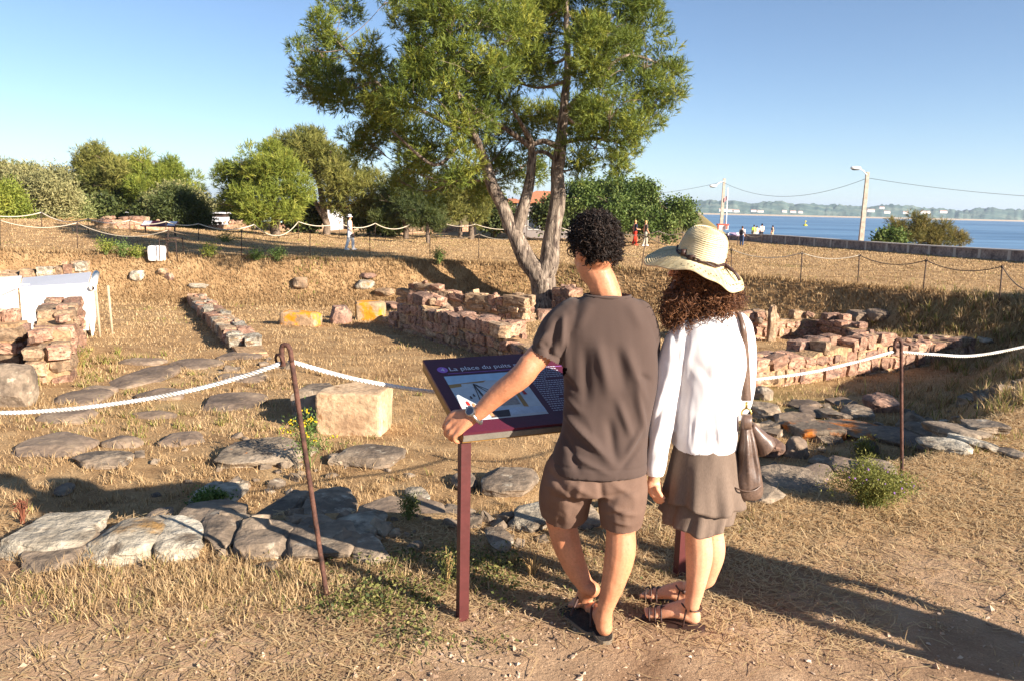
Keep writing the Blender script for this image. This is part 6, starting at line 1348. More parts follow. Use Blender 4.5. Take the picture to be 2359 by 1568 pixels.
# straw hat
tl = math.radians(15); e1 = RT*math.cos(tl)-UP*math.sin(tl); u1 = UP*math.cos(tl)+RT*math.sin(tl); tb = math.radians(22); ax = u1*math.cos(tb)-FW*math.sin(tb); e2 = np.cross(ax, e1)   # e2 points away
hc = P(1613, 594, WY)
def BS(r): return 1-.11*min(1, max(0, (r-.1)/.08))
n = 120; ang = np.arange(n)*2*PI/n; V = []; prof = [(0, .118), (.03, .117), (.058, .108), (.077, .088), (.087, .055), (.092, .025), (.094, .002), (.103, -.003), (.125, -.008), (.15, -.016), (.175, -.027), (.198, -.038), (.206, -.044), (.204, -.047), (.19, -.040), (.12, -.013), (.098, -.008)]
for (r, h) in prof:
    br = max(0, (r-.098)/.11); wav = br*(.022*np.cos(2*ang+.3)*-1+.010*np.sin(3*ang+1.0)+.004*np.sin(9*ang)); rl = r*(1+br*(.12*np.maximum(0, -np.cos(ang))**2+.06*np.maximum(0, np.cos(ang))**2-.06*np.abs(np.sin(ang))))
    V.append(hc+(np.cos(ang)*rl)[:, None]*e1*BS(r)+(np.sin(ang)*rl*(1.08 if r < .1 else 1))[:, None]*e2+(h+wav)[:, None]*ax)
V = np.concatenate(V); k = len(prof); i = np.arange(k-1)[:, None]*n; j = np.arange(n)[None]; j2 = (j+1) % n
hat = obj('straw_hat', V, np.stack([i+j, i+n+j, i+n+j2, i+j2], -1).reshape(-1, 4), straw_m, wom)
# plaited courses of the hat, real relief
b = MB(); S = spline(np.array(prof[:13]), 240); L_ = np.concatenate([[0], np.cumsum(np.linalg.norm(np.diff(S, axis=0), axis=1))]); 
def hat_pt(r, h, a):
    br = max(0, (r-.098)/.11); wav = br*(-.022*math.cos(2*a+.3)+.010*math.sin(3*a+1.0)+.004*math.sin(9*a)); rl = r*(1+br*(.12*max(0, -math.cos(a))**2+.06*max(0, math.cos(a))**2-.06*abs(math.sin(a))))
    return hc+math.cos(a)*rl*e1*BS(r)+math.sin(a)*rl*(1.08 if r < .1 else 1)*e2+(h+wav)*ax
turns = 40; q = []
for k in range(turns*64):
    s = L_[-1]*(k/(turns*64)); r, h = [np.interp(s, L_, S[:, c]) for c in (0, 1)]; q.append(hat_pt(r, h+.0006+.0013*(k % 2), k*2*PI/64))
b.tube(np.array(q), .0014, 4, False); b.obj('plait', straw_m, hat)
b = MB(); b.tube([hat_pt(.0965, .006+.004*math.sin(a*7), a) for a in np.linspace(0, 2*PI, 60)], .0045, 6, False); b.tube([hat_pt(.0975, .013+.003*math.sin(a*9+1), a) for a in np.linspace(0, 2*PI, 60)], .003, 6, False)
for a0 in (-.42, -.35):
    b.tube(spline([hat_pt(.099, .006, a0), hat_pt(.13, .006, a0-.1), hat_pt(.16, .004, a0-.12), hat_pt(.185, -.012, a0-.05)], 14), [.006]*6+[.004]*8, 6)
b.box(hat_pt(.100, .012, -2.1), (.012, .008, .008)); b.box(hat_pt(.100, .016, -2.5), (.010, .008, .012)); b.obj('hat_band', darkleather, hat)
b = MB()
for a in np.linspace(-2.15, -.35, 14):
    c = hat_pt(.186, -.0255, a); d = unit(hat_pt(.186, -.0255, a+.03)-c); o_ = unit(hat_pt(.196, -.031, a)-hat_pt(.176, -.021, a)); nn = np.cross(d, o_); nn *= np.sign(nn@ax); b.add(np.array([c-d*.004-o_*.002, c+o_*.006, c+d*.005+o_*.001, c-o_*.005])+nn*.0032, [np.array([[0, 1, 2, 3]])])
b.obj('brim_hole', iron_d, hat, False)
# hair
rg = np.random.default_rng(9)
parts = [ball(P(1618, 640, WY-.0), (.09, .095, .10)), ball(P(1588, 690, WY-.0), (.095, .08, .085)), ball(P(1644, 676, WY-.02), (.078, .085, .072)), ball(P(1566, 705, WY+.0), (.062, .06, .07)), ball(P(1668, 668, WY), (.05, .06, .055))]
V, F4, F3, N = fuse(parts, .008, 4); V = V+N*(.018*fbm(V*16, 3, 4)+.010*vnoise(V*38, 6))[:, None]
hw_ = obj('hair', V, [f for f in (F4, F3) if len(f)], hair_r, wom, attr=np.full(len(V), .12))
k = rg.choice(len(V), 2600); k = k[V[k, 2] < P(1620, 610, WY)[2]+.05]; root = V[k]-N[k]*.006; m_ = len(root)
dr = N[k]*.5+rg.normal(size=(m_, 3))*.35+np.array([0, 0, -1.0]); V2, F2, T2_ = curls(root, dr, rg.uniform(.03, .085, m_), rg.uniform(.004, .0095, m_), rg.uniform(1.2, 3.2, m_), rg.uniform(.0013, .0026, m_), 7, 22, 3)
obj('curls', V2, F2, hair_r, hw_, attr=T2_)
# sandals
for (h, f, lab) in ((wh, wfd, 0), (wh2, wfd2, 1)):
    s = np.array([f[1], -f[0], 0]); s = s*np.sign(-s[1]) if s[1] else s
    so = sole(h-f*.03-[0, 0, .002], h+f*.235-[0, 0, .002], .084, .017, 'sandal', wom, m1=darkleather, m2=darkleather); b = MB()
    an = h+f*.03+[0, 0, .082]; b.tube([an+.041*(math.cos(a)*f+math.sin(a)*s)+[0, 0, .010*math.cos(a)] for a in np.linspace(0, 2*PI, 26)], .0045, 6, False)
    for sg in (-1, 1): b.tube(spline([h+f*.055+s*sg*.041, h+f*.05+s*sg*.043+[0, 0, .045], an+s*sg*.040+f*.015], 10), .0042, 5)
    b.tube(spline([an+f*.045+[0, 0, .0], h+f*.11+[0, 0, .068], h+f*.155+s*.01+[0, 0, .052]], 10), .0045, 5)
    for t in (.145, .17, .195): b.tube(spline([h+f*t+s*.042, h+f*(t+.006)+s*.025+[0, 0, .044-(t-.145)*.2], h+f*(t+.01)+[0, 0, .054-(t-.145)*.3], h+f*(t+.006)-s*.025+[0, 0, .044-(t-.145)*.2], h+f*t-s*.042], 14), .0042, 5)
    b.box(an+s*.043+f*-.005, (.006, .004, .007)); b.obj('strap', darkleather, so)
# handbag on her right shoulder
bgY = WY-.06
bag = thing('handbag', 'brown leather shoulder bag hanging at the woman\'s right side', 'handbag', P(1722, 1140, bgY))
rows = [(1712, 1728, 968, bgY, .035), (1706, 1734, 995, bgY, .06), (1700, 1741, 1030, bgY, .085), (1693, 1748, 1080, bgY, .105), (1688, 1754, 1118, bgY, .12), (1690, 1752, 1136, bgY, .115), (1698, 1744, 1145, bgY, .09)]
V, F4, F3, N = fuse([rows_loft(rows, 30, 2.8, 5)], .006, 4)
V = crease(V, N, [(1720, 985, 1723, 1130, .008, .006), (1712, 990, 1700, 1090, .009, -.009), (1729, 990, 1742, 1100, .009, -.009), (1706, 1020, 1696, 1120, .008, .006), (1735, 1020, 1748, 1120, .008, .005)], bgY-.04); V = V+N*(.004*fbm(V*15, 3, 40))[:, None]
pouch = obj('pouch', V, [f for f in (F4, F3) if len(f)], leather, bag)
V, F = tube(spline(P3([(1692, 1122, bgY-.055), (1715, 1130, bgY-.072), (1738, 1128, bgY-.07), (1753, 1116, bgY-.05)]), 16), .003, 5); obj('seam', V, F, leather, pouch)
V, F4, F3, N = fuse([loft([(P(1730, 980, bgY+.01), np.array([.006, 0, .016]), np.array([0, .02, 0])), (P(1742, 998, bgY+.015), np.array([.016, 0, .022])*1.0, np.array([0, .035, 0])), (P(1757, 1020, bgY+.02), np.array([.028, 0, .030]), np.array([0, .05, 0])), (P(1764, 1033, bgY+.02), np.array([.030, 0, .031]), np.array([0, .052, 0]))], 24, 2.4)], .005, 3)
V = V+N*(.003*fbm(V*20, 2, 41))[:, None]; obj('side_gusset', V, [f for f in (F4, F3) if len(f)], leather, bag)
b = MB(); c = P(1719, 951, bgY); b.tube([c+.019*(math.cos(a)*RT+math.sin(a)*UP) for a in np.linspace(0, 2*PI, 22)], .0032, 6, False); c2 = P(1719, 932, bgY); b.tube([c2+np.array([0, 0, .012]), c2-[0, 0, .012]], .005, 6); b.obj('ring', brass, bag)
q = P(1719, 970, bgY-.015); V, F = loft([(q+[0, 0, .027], np.array([.018, 0, 0]), np.array([0, .012, 0])), (q, np.array([.0185, 0, 0]), np.array([0, .018, 0])), (q-[0, 0, .026], np.array([.017, 0, 0]), np.array([0, .02, 0]))], 14, 6); obj('tab', V, F, leather, bag)
sp_ = spline([P(1719, 922, bgY), P(1716, 860, bgY+.0), P(1714, 800, WY-.07), P(1711, 756, WY-.085), P(1703, 727, WY-.05), P(1698, 722, WY+.02), P(1703, 760, WY+.12), P(1712, 850, WY+.12), P(1718, 922, bgY+.02)], 60); T, A, B = frames(sp_); wd = np.interp(np.arange(60), [0, 10, 26, 40, 59], [.018, .017, .009, .010, .015])
V = np.concatenate([sp_+RT*wd[:, None], sp_-RT*wd[:, None], sp_-RT*wd[:, None]-FW*.004, sp_+RT*wd[:, None]-FW*.004]); i = np.arange(59); F = np.concatenate([np.stack([i+a*60, i+a*60+1, i+c_*60+1, i+c_*60], -1) for a, c_ in ((0, 1), (1, 2), (2, 3), (3, 0))]); obj('strap', V, F, leather, bag)

# ------------------------------------------------------------------ other visitors
def visitor(px, py, hpx, label, cat_cols, yaw=0.0, stride=0.0, arm=0.0, name='person', extra=(), group=None, pos=None, hgt=None, vox=.02):
    """standing or walking figure; yaw 0 faces away from the path, positive turns left. cat_cols: skin, hair, top, bottom, shoes"""
    g = G(px, py) if pos is None else np.asarray(pos, float); zc = (g-EYE)@FW; Hh = hpx*zc/FPX if hgt is None else hgt; s = Hh/1.72
    c, n_ = math.cos(yaw), math.sin(yaw)
    def Q(x, y, z): return g+s*np.array([x*c-y*n_, x*n_+y*c, z])
    t = thing(name, label, 'person', g, group); sk, ha, tp, bt, shm = cat_cols
    leg = lambda sx, st: [Q(sx*.09, 0, .90), Q(sx*.10, st*.55+.03, .50), Q(sx*.10, st*1.0-.02, .08)]
    l, r = leg(-1, stride), leg(1, -stride)
    foot = lambda a: [a+s*np.array([0, 0, -.03]), a+s*np.array([-.12*n_, .12*c, -.045])]
    ar = lambda sx, st, b_: [Q(sx*.19, 0, 1.40), Q(sx*.25, st*.35-.03, 1.13), Q(sx*.22+(-sx*.08*b_), st*.7+.06+.18*b_, .92+.22*b_), Q(sx*.20+(-sx*.12*b_), st*.75+.09+.22*b_, .83+.30*b_)]
    la, ra = ar(-1, -stride*.6, arm), ar(1, stride*.6, arm)
    R_ = lambda *q: [v*s for v in q]
    body = [ball(Q(0, .01, 1.60), R_(.075, .09, .11)), limb([Q(0, .10, 1.58), Q(0, .108, 1.565)], R_(.012, .014), 8), limb([Q(0, 0, 1.42), Q(0, .005, 1.54)], R_(.06, .055)), limb([Q(0, 0, 1.0), Q(0, 0, 1.36)], R_(.13, .13)), limb(la[:3], R_(.05, .04, .033)), limb([la[2], la[3]], R_(.034, .036)), limb(ra[:3], R_(.05, .04, .033)), limb([ra[2], ra[3]], R_(.034, .036)), limb(l, R_(.085, .06, .042)), limb(r, R_(.085, .06, .042)), limb([Q(-.09, 0, .9), Q(.09, 0, .9)], R_(.1, .1)), limb(foot(l[2]), R_(.042, .036)), limb(foot(r[2]), R_(.042, .036))]
    V, F4, F3, N = fuse(body, vox, 2); obj('body', V, [f for f in (F4, F3) if len(f)], sk, t)
    V, F = ball(Q(0, -.012, 1.625), R_(.088, .098, .108), None, 7); k = F[0]; cc = V[k].mean(1)-Q(0, 0, 1.6); fw = np.array([-n_, c, 0]); obj('hair', V+.012*s*fbm(V*20, 2, 3)[:, None], k[~((cc@fw > .03*s) & (cc[:, 2] < .05*s)) & (cc[:, 2] > -.09*s)], ha, t, attr=np.full(len(V), .5))
    sw_ = np.array([c, n_, 0]); fwv = fw
    tpz = [loft([(Q(0, 0, .92), .165*s*sw_, .115*s*fwv), (Q(0, 0, 1.1), .155*s*sw_, .11*s*fwv), (Q(0, 0, 1.3), .175*s*sw_, .115*s*fwv), (Q(0, 0, 1.41), .165*s*sw_, .09*s*fwv), (Q(0, 0, 1.46), .09*s*sw_, .07*s*fwv)], 20), limb([la[0], lerp(la[0], la[1], 'long' in extra and 1.0 or .75)], R_(.07, .06)), limb([ra[0], lerp(ra[0], ra[1], 'long' in extra and 1.0 or .75)], R_(.07, .06))]
    V, F4, F3, N = fuse(tpz, vox, 2); obj('top', V, [f for f in (F4, F3) if len(f)], tp, t)
    e = .42 if 'shorts' in extra else 1.0
    def legcut(q): return [q[0], lerp(q[0], q[1], .9)] if 'shorts' in extra else [q[0], q[1], lerp(q[1], q[2], .93)]
    rd = R_(.115, .095) if 'shorts' in extra else R_(.112, .082, .068)
    V, F4, F3, N = fuse([limb(legcut(l), rd), limb(legcut(r), rd), loft([(Q(0, 0, .86), .16*s*sw_, .125*s*fwv), (Q(0, 0, .98), .15*s*sw_, .11*s*fwv)], 18)], vox, 2); obj('shorts' if 'shorts' in extra else 'trousers', V, [f for f in (F4, F3) if len(f)], bt, t)
    for a in (l[2], r[2]):
        V, F4, F3, N = fuse([limb([a+s*np.array([.03*n_, -.03*c, -.045]), a+s*np.array([-.13*n_, .13*c, -.05])], R_(.048, .044))], vox*.7, 1); obj('shoe', V, [f for f in (F4, F3) if len(f)], shm, t)
    if 'hat' in extra:
        V, F = lathe(Q(0, 0, 1.66), np.array([(0, .10), (.07, .095), (.092, .04), (.095, .0), (.16, -.02), (.16, -.03), (.09, -.01)])*s, 20); hh = obj('sun_hat', V, F, mw, t); V, F = lathe(Q(0, 0, 1.665), np.array([(.097, .0), (.097, .03)])*s, 20); obj('hat_band', V, F, iron_d, hh)
    if 'bag' in extra:
        V, F = block(6, 3); V = V*np.array([.09, .06, .10])*s+ra[3]-s*np.array([0, 0, .12]); o = obj('handbag', V, F, iron_d, None, True, org=ra[3]-s*np.array([0, 0, .2])); tag(o, 'small black bag carried by the woman in white', 'handbag')
        V2, F2 = tube(spline([ra[3]-s*np.array([.05, 0, .06]), ra[3]+s*np.array([0, 0, .01]), ra[3]-s*np.array([-.05, 0, .06])], 8), .01*s, 5); o2 = obj('handle', V2, F2, iron_d, o)
    if 'backpack' in extra:
        V, F = block(6, 4); q = Q(0, -.16, 1.18); V = (V*np.array([.15, .09, .22])*s)@np.array(Matrix.Rotation(yaw, 3, 'Z')).T+q; o = obj('backpack', V, F, mdk, None, True, org=q); tag(o, 'dark backpack worn by the visitor in jeans near the sea wall', 'backpack')
    return t
mw = plain('white_cloth', lin(232, 230, 228), rough=.9, var=.02); mdk = plain('dark_cloth', lin(44, 42, 48), rough=.9); mnavy = plain('navy_cloth', lin(40, 44, 66), rough=.9); mred = plain('red_cloth', lin(206, 54, 34), rough=.9); mbei = plain('beige_cloth', lin(180, 170, 150), rough=.9); mbrn = plain('brown_cloth', lin(92, 78, 72), rough=.9); mjean = plain('blue_jeans', lin(64, 80, 110), rough=.9); mgrn = plain('green_vest', lin(150, 200, 60), rough=.9); mkh = plain('khaki_cloth', lin(168, 152, 124), rough=.9); mblond = plain('blond_hair', lin(190, 150, 92), rough=.7); mbrh = plain('brown_hair', lin(80, 58, 44), rough=.7); sk = skin_woman
VG = 'visitors in the distance'
visitor(806, 576, 79, 'woman in white clothes and a white sun hat walking right across the field', (sk, mbrh, mw, mw, mw), yaw=-1.45, stride=.17, extra=('hat', 'bag'), group=VG)
visitor(1461, 566, 58, 'visitor in a dark top and bright red trousers walking left of a companion', (sk, mblond, mnavy, mred, mred), yaw=-1.3, stride=.18, arm=.8, group=VG, vox=.025)
visitor(1485, 567, 58, 'blond visitor in a brown top and pale trousers behind the red trousered one', (sk, mblond, mbrn, mbei, mw), yaw=-1.3, stride=.18, group=VG, vox=.025)
visitor(1239, 524, 29, 'small figure by the terracotta roofed house seen between the pine trunks', (sk, mbrh, mnavy, mbei, mdk), yaw=2.8, group=VG, vox=.03)
visitor(1707, 567, 45, 'visitor in jeans with a white top and dark backpack near the sea wall', (sk, mbrh, mw, mjean, mbrn), yaw=-.6, extra=('backpack',), group=VG, vox=.03)
visitor(1734, 556, 37, 'visitor in a green vest and dark trousers by the sea wall', (sk, mdk, mgrn, mbei, mw), yaw=.2, group=VG, vox=.03)
visitor(1741, 554, 33, 'short visitor in white standing between the green vest and the white shirt', (sk, mbrh, mw, mw, mw), yaw=.2, group=VG, vox=.03)
visitor(1752, 557, 41, 'taller visitor in a white shirt and dark trousers by the sea wall', (sk, mdk, mw, mdk, mdk), yaw=.3, group=VG, vox=.03)
visitor(1777, 556, 36, 'visitor in a dark top and khaki shorts standing alone by the sea wall', (sk, mdk, mdk, mkh, mw), yaw=.8, extra=('shorts',), group=VG, vox=.03)
visitor(0, 0, 0, 'bystander just outside the right edge whose shadow falls across the path', (sk, mbrh, mw, mbei, mdk), yaw=.9, pos=(3.75, 1.62, Hz(3.75, 1.62)), hgt=1.72)
# ------------------------------------------------------------------ grass, straw, gravel, weeds
def grass_mat():
    m = mat('dry_grass', [lin(118, 92, 62), lin(174, 144, 104), lin(208, 180, 138), lin(158, 150, 84), lin(104, 114, 54)], attr='tint', bump=0, fine=0, transl=0.25, rough=0.8, spec=0.1, rnd=False)
    e = [n for n in m.node_tree.nodes if n.type == 'VALTORGB'][0].color_ramp.elements
    for k, p in enumerate((0, 0.38, 0.72, 0.82, 1.0)): e[k].position = p
    return m
grass_m = grass_mat()
def on_rock(x, y, f=0.85):
    hit = np.zeros(len(x), bool)
    for (cx, cy, a, b, yw) in ROCKS:
        c, s = math.cos(yw), math.sin(yw); dx = x-cx; dy = y-cy
        hit |= ((dx*c+dy*s)/(a*f+1e-6))**4+((-dx*s+dy*c)/(b*f+1e-6))**4 < 1
    return hit
def blades(x, y, h, w, tint, bend=0.6, seed=0, lay=0.0):
    rg = np.random.default_rng(seed); n = len(x); z = H(x, y)-0.01
    a = rg.uniform(0, 2*PI, n); b = rg.uniform(0, 2*PI, n)
    lean = np.abs(rg.normal(0, bend, n))+lay
    d = np.stack([np.cos(b), np.sin(b), 0*b], -1); s = np.stack([np.cos(a), np.sin(a), 0*a], -1)
    base = np.stack([x, y, z], -1); up = np.array([0, 0, 1.0])
    h = h[:, None]; w = (w/2)[:, None]; ln = np.clip(lean, 0, 1.45)[:, None]
    m1 = base+h*0.5*(up*np.cos(ln*.5)+d*np.sin(ln*.5)); tip = m1+h*0.5*(up*np.cos(ln)+d*np.sin(ln))
    V = np.stack([base-s*w, base+s*w, m1+s*w*.8, m1-s*w*.8, tip], 1).reshape(-1, 3)
    k = np.arange(n)*5
    return V, [np.stack([k, k+1, k+2, k+3], -1), np.stack([k+3, k+2, k+4], -1)], np.repeat(tint, 5)
def scatter(n, r0, r1, pw, seed, amax=41):
    """points round the path, thinning with distance"""
    rg = np.random.default_rng(seed); u = rg.random(n); e = 2-pw
    r = (r0**e+(r1**e-r0**e)*u)**(1/e); a = np.radians(rg.uniform(-amax, amax, n))
    return r*np.sin(a), r*np.cos(a)
def tints(x, y, seed, green=0.0):
    rg = np.random.default_rng(seed); n = len(x); q = np.stack([x, y, 0*x], -1)
    t = np.clip(0.40+0.20*fbm(q*0.9, 3, seed)+rg.normal(0, .16, n), 0, .72)
    g = rg.random(n) < np.clip(green+0.55*(fbm(q*0.55, 3, seed+5)-0.22), 0, 0.7)
    return np.where(g, rg.uniform(.80, 1.0, n), t)
# dry turf of the pit, the bank and the field
x, y = scatter(380000, 3.2, 75, 1.1, 1)
sd = pit_sd(x, y); rg = np.random.default_rng(2); q = np.stack([x, y, 0*x], -1)
pm = path_mask(x, y); clump = fbm(q*2.6, 3, 77)
near = 1-sstep((np.hypot(x, y)-4.5)/5)
big = fbm(q*0.8, 3, 123)
keep = (rg.random(len(x)) > np.clip(.45-1.6*big, 0, .8)*near) & (rg.random(len(x)) > pm*0.93) & (~on_rock(x, y)) & (clump+rg.normal(0, .25-.1*near, len(x)) > -0.32+.22*near)
x, y, sd, clump = x[keep], y[keep], sd[keep], clump[keep]; r = np.hypot(x, y); rg = np.random.default_rng(3)
bank = (sd > 0) & (sd < 3.4) & (y > 19)
h = (0.045+0.05*np.clip(clump+.3, 0, 1))*rg.uniform(.5, 1.5, len(x))*np.where(sd > 0, 1.0, .75)*(1+.5*bank)*(1+.012*np.clip(r-20, 0, 60))
w = np.maximum(0.0035, r*0.00088)
V, F, T = blades(x, y, h, w, tints(x, y, 4, .03), .6, 5, .35)
rb = np.random.default_rng(8); xb = rb.uniform(-22, 14, 260000); yb = rb.uniform(15, 31, 260000); sb = pit_sd(xb, yb)
kb_ = (sb > -.6) & (sb < 2.3) & (yb > 16) & (np.abs(xb) < yb*.75); xb, yb = xb[kb_], yb[kb_]
V2, F2, T2b = blades(xb, yb, rb.uniform(.07, .2, len(xb)), rb.uniform(.018, .032, len(xb)), np.clip(tints(xb, yb, 14, .01)-.16*(tints(xb, yb, 14, .01) < .75), 0, 1), .6, 15, .3)
F = [np.concatenate([F[0], F2[0]+len(V)]), np.concatenate([F[1], F2[1]+len(V)])]; V = np.concatenate([V, V2]); T = np.concatenate([T, T2b])
tag(obj('dry_grass', V, F, grass_m, None, False, attr=T), 'short dry straw coloured grass over the dig, bank and field', 'grass', None, 'stuff')
# longer grass along the near edge and round the stones
def patch(px, py, rx, ry, n, hmin, hmax, green, seed, bend=.5, w=.004):
    g = G(px, py); rg = np.random.default_rng(seed)
    nc = max(4, n//28); ca = g[0]+rg.normal(0, rx, nc); cb = g[1]+rg.normal(0, ry, nc); ci = rg.integers(0, nc, n); a = ca[ci]+rg.normal(0, .035, n); b = cb[ci]+rg.normal(0, .03, n)
    k = ~on_rock(a, b, .8); a, b = a[k], b[k]
    return blades(a, b, rg.uniform(hmin, hmax, len(a))*.8, np.full(len(a), max(w, 0.0010*np.hypot(g[0], g[1]))), tints(a, b, seed, green), bend+.2, seed, .25)
PT = [(300, 1350, .55, .16, 5200, .05, .20, .22, 11), (520, 1330, .5, .16, 4600, .05, .20, .25, 12), (90, 1350, .45, .2, 3600, .05, .18, .2, 13), (720, 1330, .4, .14, 2600, .04, .15, .25, 14), (250, 1400, .7, .14, 3200, .03, .12, .3, 15),
      (980, 1330, .35, .16, 2400, .03, .12, .35, 16), (1240, 1330, .35, .16, 1800, .03, .12, .12, 17), (1480, 1300, .35, .2, 2200, .03, .12, .1, 18), (1090, 1180, .5, .12, 1500, .05, .16, .05, 19), (940, 1180, .06, .04, 160, .1, .22, .95, 20),
      (700, 1040, .35, .2, 900, .06, .26, .5, 21), (560, 1110, .6, .2, 1600, .05, .2, .05, 22), (350, 1085, .9, .3, 1800, .04, .16, .25, 23), (500, 990, .9, .4, 2200, .04, .16, .35, 24), (200, 960, 1.0, .5, 2600, .04, .2, .4, 25), (420, 890, 1.1, .6, 2600, .04, .18, .4, 26),
      (220, 840, .5, 1.0, 1600, .1, .32, .6, 27), (60, 900, .25, .5, 500, .1, .35, .6, 28), (1760, 1100, .6, .2, 900, .04, .14, .1, 29), (1660, 1180, .4, .25, 1400, .03, .12, .02, 30), (1960, 1040, 1.0, .3, 1200, .04, .14, .15, 31), (2250, 1015, .9, .3, 1200, .04, .16, .3, 32),
      (2300, 1100, 1.0, .5, 2500, .02, .07, .02, 33), (1900, 960, 1.6, .8, 2600, .04, .14, .12, 34), (640, 870, .5, .6, 700, .08, .3, .4, 35), (1430, 1240, .3, .12, 600, .04, .16, .05, 36), (250, 1165, 1.2, .2, 2200, .04, .14, .05, 37), (850, 1120, .6, .2, 1500, .04, .12, .05, 38), (1850, 1260, .9, .35, 2600, .02, .07, .02, 39), (2150, 1180, .9, .35, 2600, .02, .07, .02, 40)]
PT += [(2200, 715, 1.3, .5, 2400, .2, .55, .3, 51), (2310, 735, 1.0, .6, 2400, .2, .55, .3, 52), (2120, 700, .9, .4, 1400, .2, .45, .25, 53), (2240, 850, .8, .8, 2200, .15, .45, .3, 54), (2320, 880, .6, .8, 2400, .15, .45, .3, 55), (2200, 910, .6, .5, 1800, .12, .4, .25, 56), (2290, 940, .5, .4, 1800, .12, .35, .25, 57), (2180, 760, .8, .4, 1200, .2, .5, .3, 58)]
PT = [(a, b_, c, d, int(n*(.42 if b_ > 1290 else .6)), h0, h1*(.62 if b_ > 1290 else .8), g_, sd_) for a, b_, c, d, n, h0, h1, g_, sd_ in PT]
A = [patch(*q) for q in PT]; off = 0; FV = [[], []]
for V, F, T in A:
    FV[0].append(F[0]+off); FV[1].append(F[1]+off); off += len(V)
tag(obj('long_grass', np.concatenate([q[0] for q in A]), [np.concatenate(FV[0]), np.concatenate(FV[1])], grass_m, None, False, attr=np.concatenate([q[2] for q in A])), 'longer yellow and green grass along the near edge of the dig and round its stones', 'grass', None, 'stuff')
# cut straw lying on the path
x, y = scatter(115000, 2.1, 9.0, 1.3, 41, 44); q = np.stack([x, y, 0*x], -1); rg = np.random.default_rng(42)
st = fbm(q*1.5, 3, 91); sd = pit_sd(x, y)
keep = (sd < .3) & (~on_rock(x, y)) & (st+rg.normal(0, .3, len(x))+0.25*(y-3.0)-0.55*np.exp(-((x-1.1)/1.3)**2-((y-2.5)/.5)**2) > -0.12)
x, y = x[keep], y[keep]; n = len(x); z = H(x, y); rg = np.random.default_rng(43)
a = rg.uniform(0, 2*PI, n); ln = rg.gamma(2.2, .022, n)+.012; wd = rg.uniform(.0012, .0024, n)*(0.7+np.hypot(x, y)*.12)
c = np.stack([x, y, z+.004+rg.random(n)*.014], -1); d = np.stack([np.cos(a), np.sin(a), rg.normal(0, .16, n)], -1); s = np.stack([-np.sin(a), np.cos(a), 0*a], -1)
bw = rg.normal(0, .18, n)[:, None]*ln[:, None]
V = np.stack([c-d*ln[:, None]/2-s*wd[:, None], c-d*ln[:, None]/2+s*wd[:, None], c+s*(wd[:, None]+bw), c+s*(bw-wd[:, None]), c+d*ln[:, None]/2+s*wd[:, None], c+d*ln[:, None]/2-s*wd[:, None]], 1).reshape(-1, 3)
k = np.arange(n)*6
tag(obj('straw', V, np.concatenate([np.stack([k, k+1, k+2, k+3], -1), np.stack([k+3, k+2, k+4, k+5], -1)]), grass_m, None, False, attr=np.repeat(np.clip(rg.normal(.58, .15, n), 0, .74), 6)), 'loose cut straw strewn over the trodden path', 'straw', None, 'stuff')
# gravel on the path
gravel_m = mat('gravel', [lin(128, 104, 84), lin(170, 142, 116), lin(200, 176, 152)], attr='tint', rough=.9, bump=0, fine=0, rnd=False)
x, y = scatter(15000, 2.0, 6.0, 1.6, 51, 44); q = np.stack([x, y, 0*x], -1); rg = np.random.default_rng(52)
keep = (pit_sd(x, y) < -.1) & (fbm(q*1.3, 3, 95)+rg.normal(0, .35, len(x))+.5*(3.1-y) > .05); x, y = x[keep], y[keep]; n = len(x)
s = np.exp(rg.normal(-5.25, .55, n)); s = np.minimum(s, .026)
O = np.array([[1, 0, 0], [0, 1, 0], [-1, 0, 0], [0, -1, 0], [0, 0, 1], [0, 0, -1]], float); OF = np.array([[0, 1, 4], [1, 2, 4], [2, 3, 4], [3, 0, 4], [1, 0, 5], [2, 1, 5], [3, 2, 5], [0, 3, 5]])
a = rg.uniform(0, 2*PI, n); R = np.zeros((n, 3, 3)); R[:, 0, 0] = np.cos(a); R[:, 0, 1] = -np.sin(a); R[:, 1, 0] = np.sin(a); R[:, 1, 1] = np.cos(a); R[:, 2, 2] = 1
V = O[None]*(s[:, None, None]*np.stack([rg.uniform(.7, 1.4, n), rg.uniform(.6, 1.1, n), rg.uniform(.35, .8, n)], -1)[:, None])+rg.normal(0, .22, (n, 6, 3))*s[:, None, None]
V = np.einsum('nij,nkj->nki', R, V)+np.stack([x, y, H(x, y)+s*.15], -1)[:, None]
tag(obj('gravel', V.reshape(-1, 3), (np.arange(n)[:, None, None]*6+OF[None]).reshape(-1, 3), gravel_m, None, False, attr=np.repeat(np.clip(rg.normal(.5, .25, n), 0, 1), 6)), 'small pale gravel scattered on the trodden path', 'gravel', None, 'stuff')
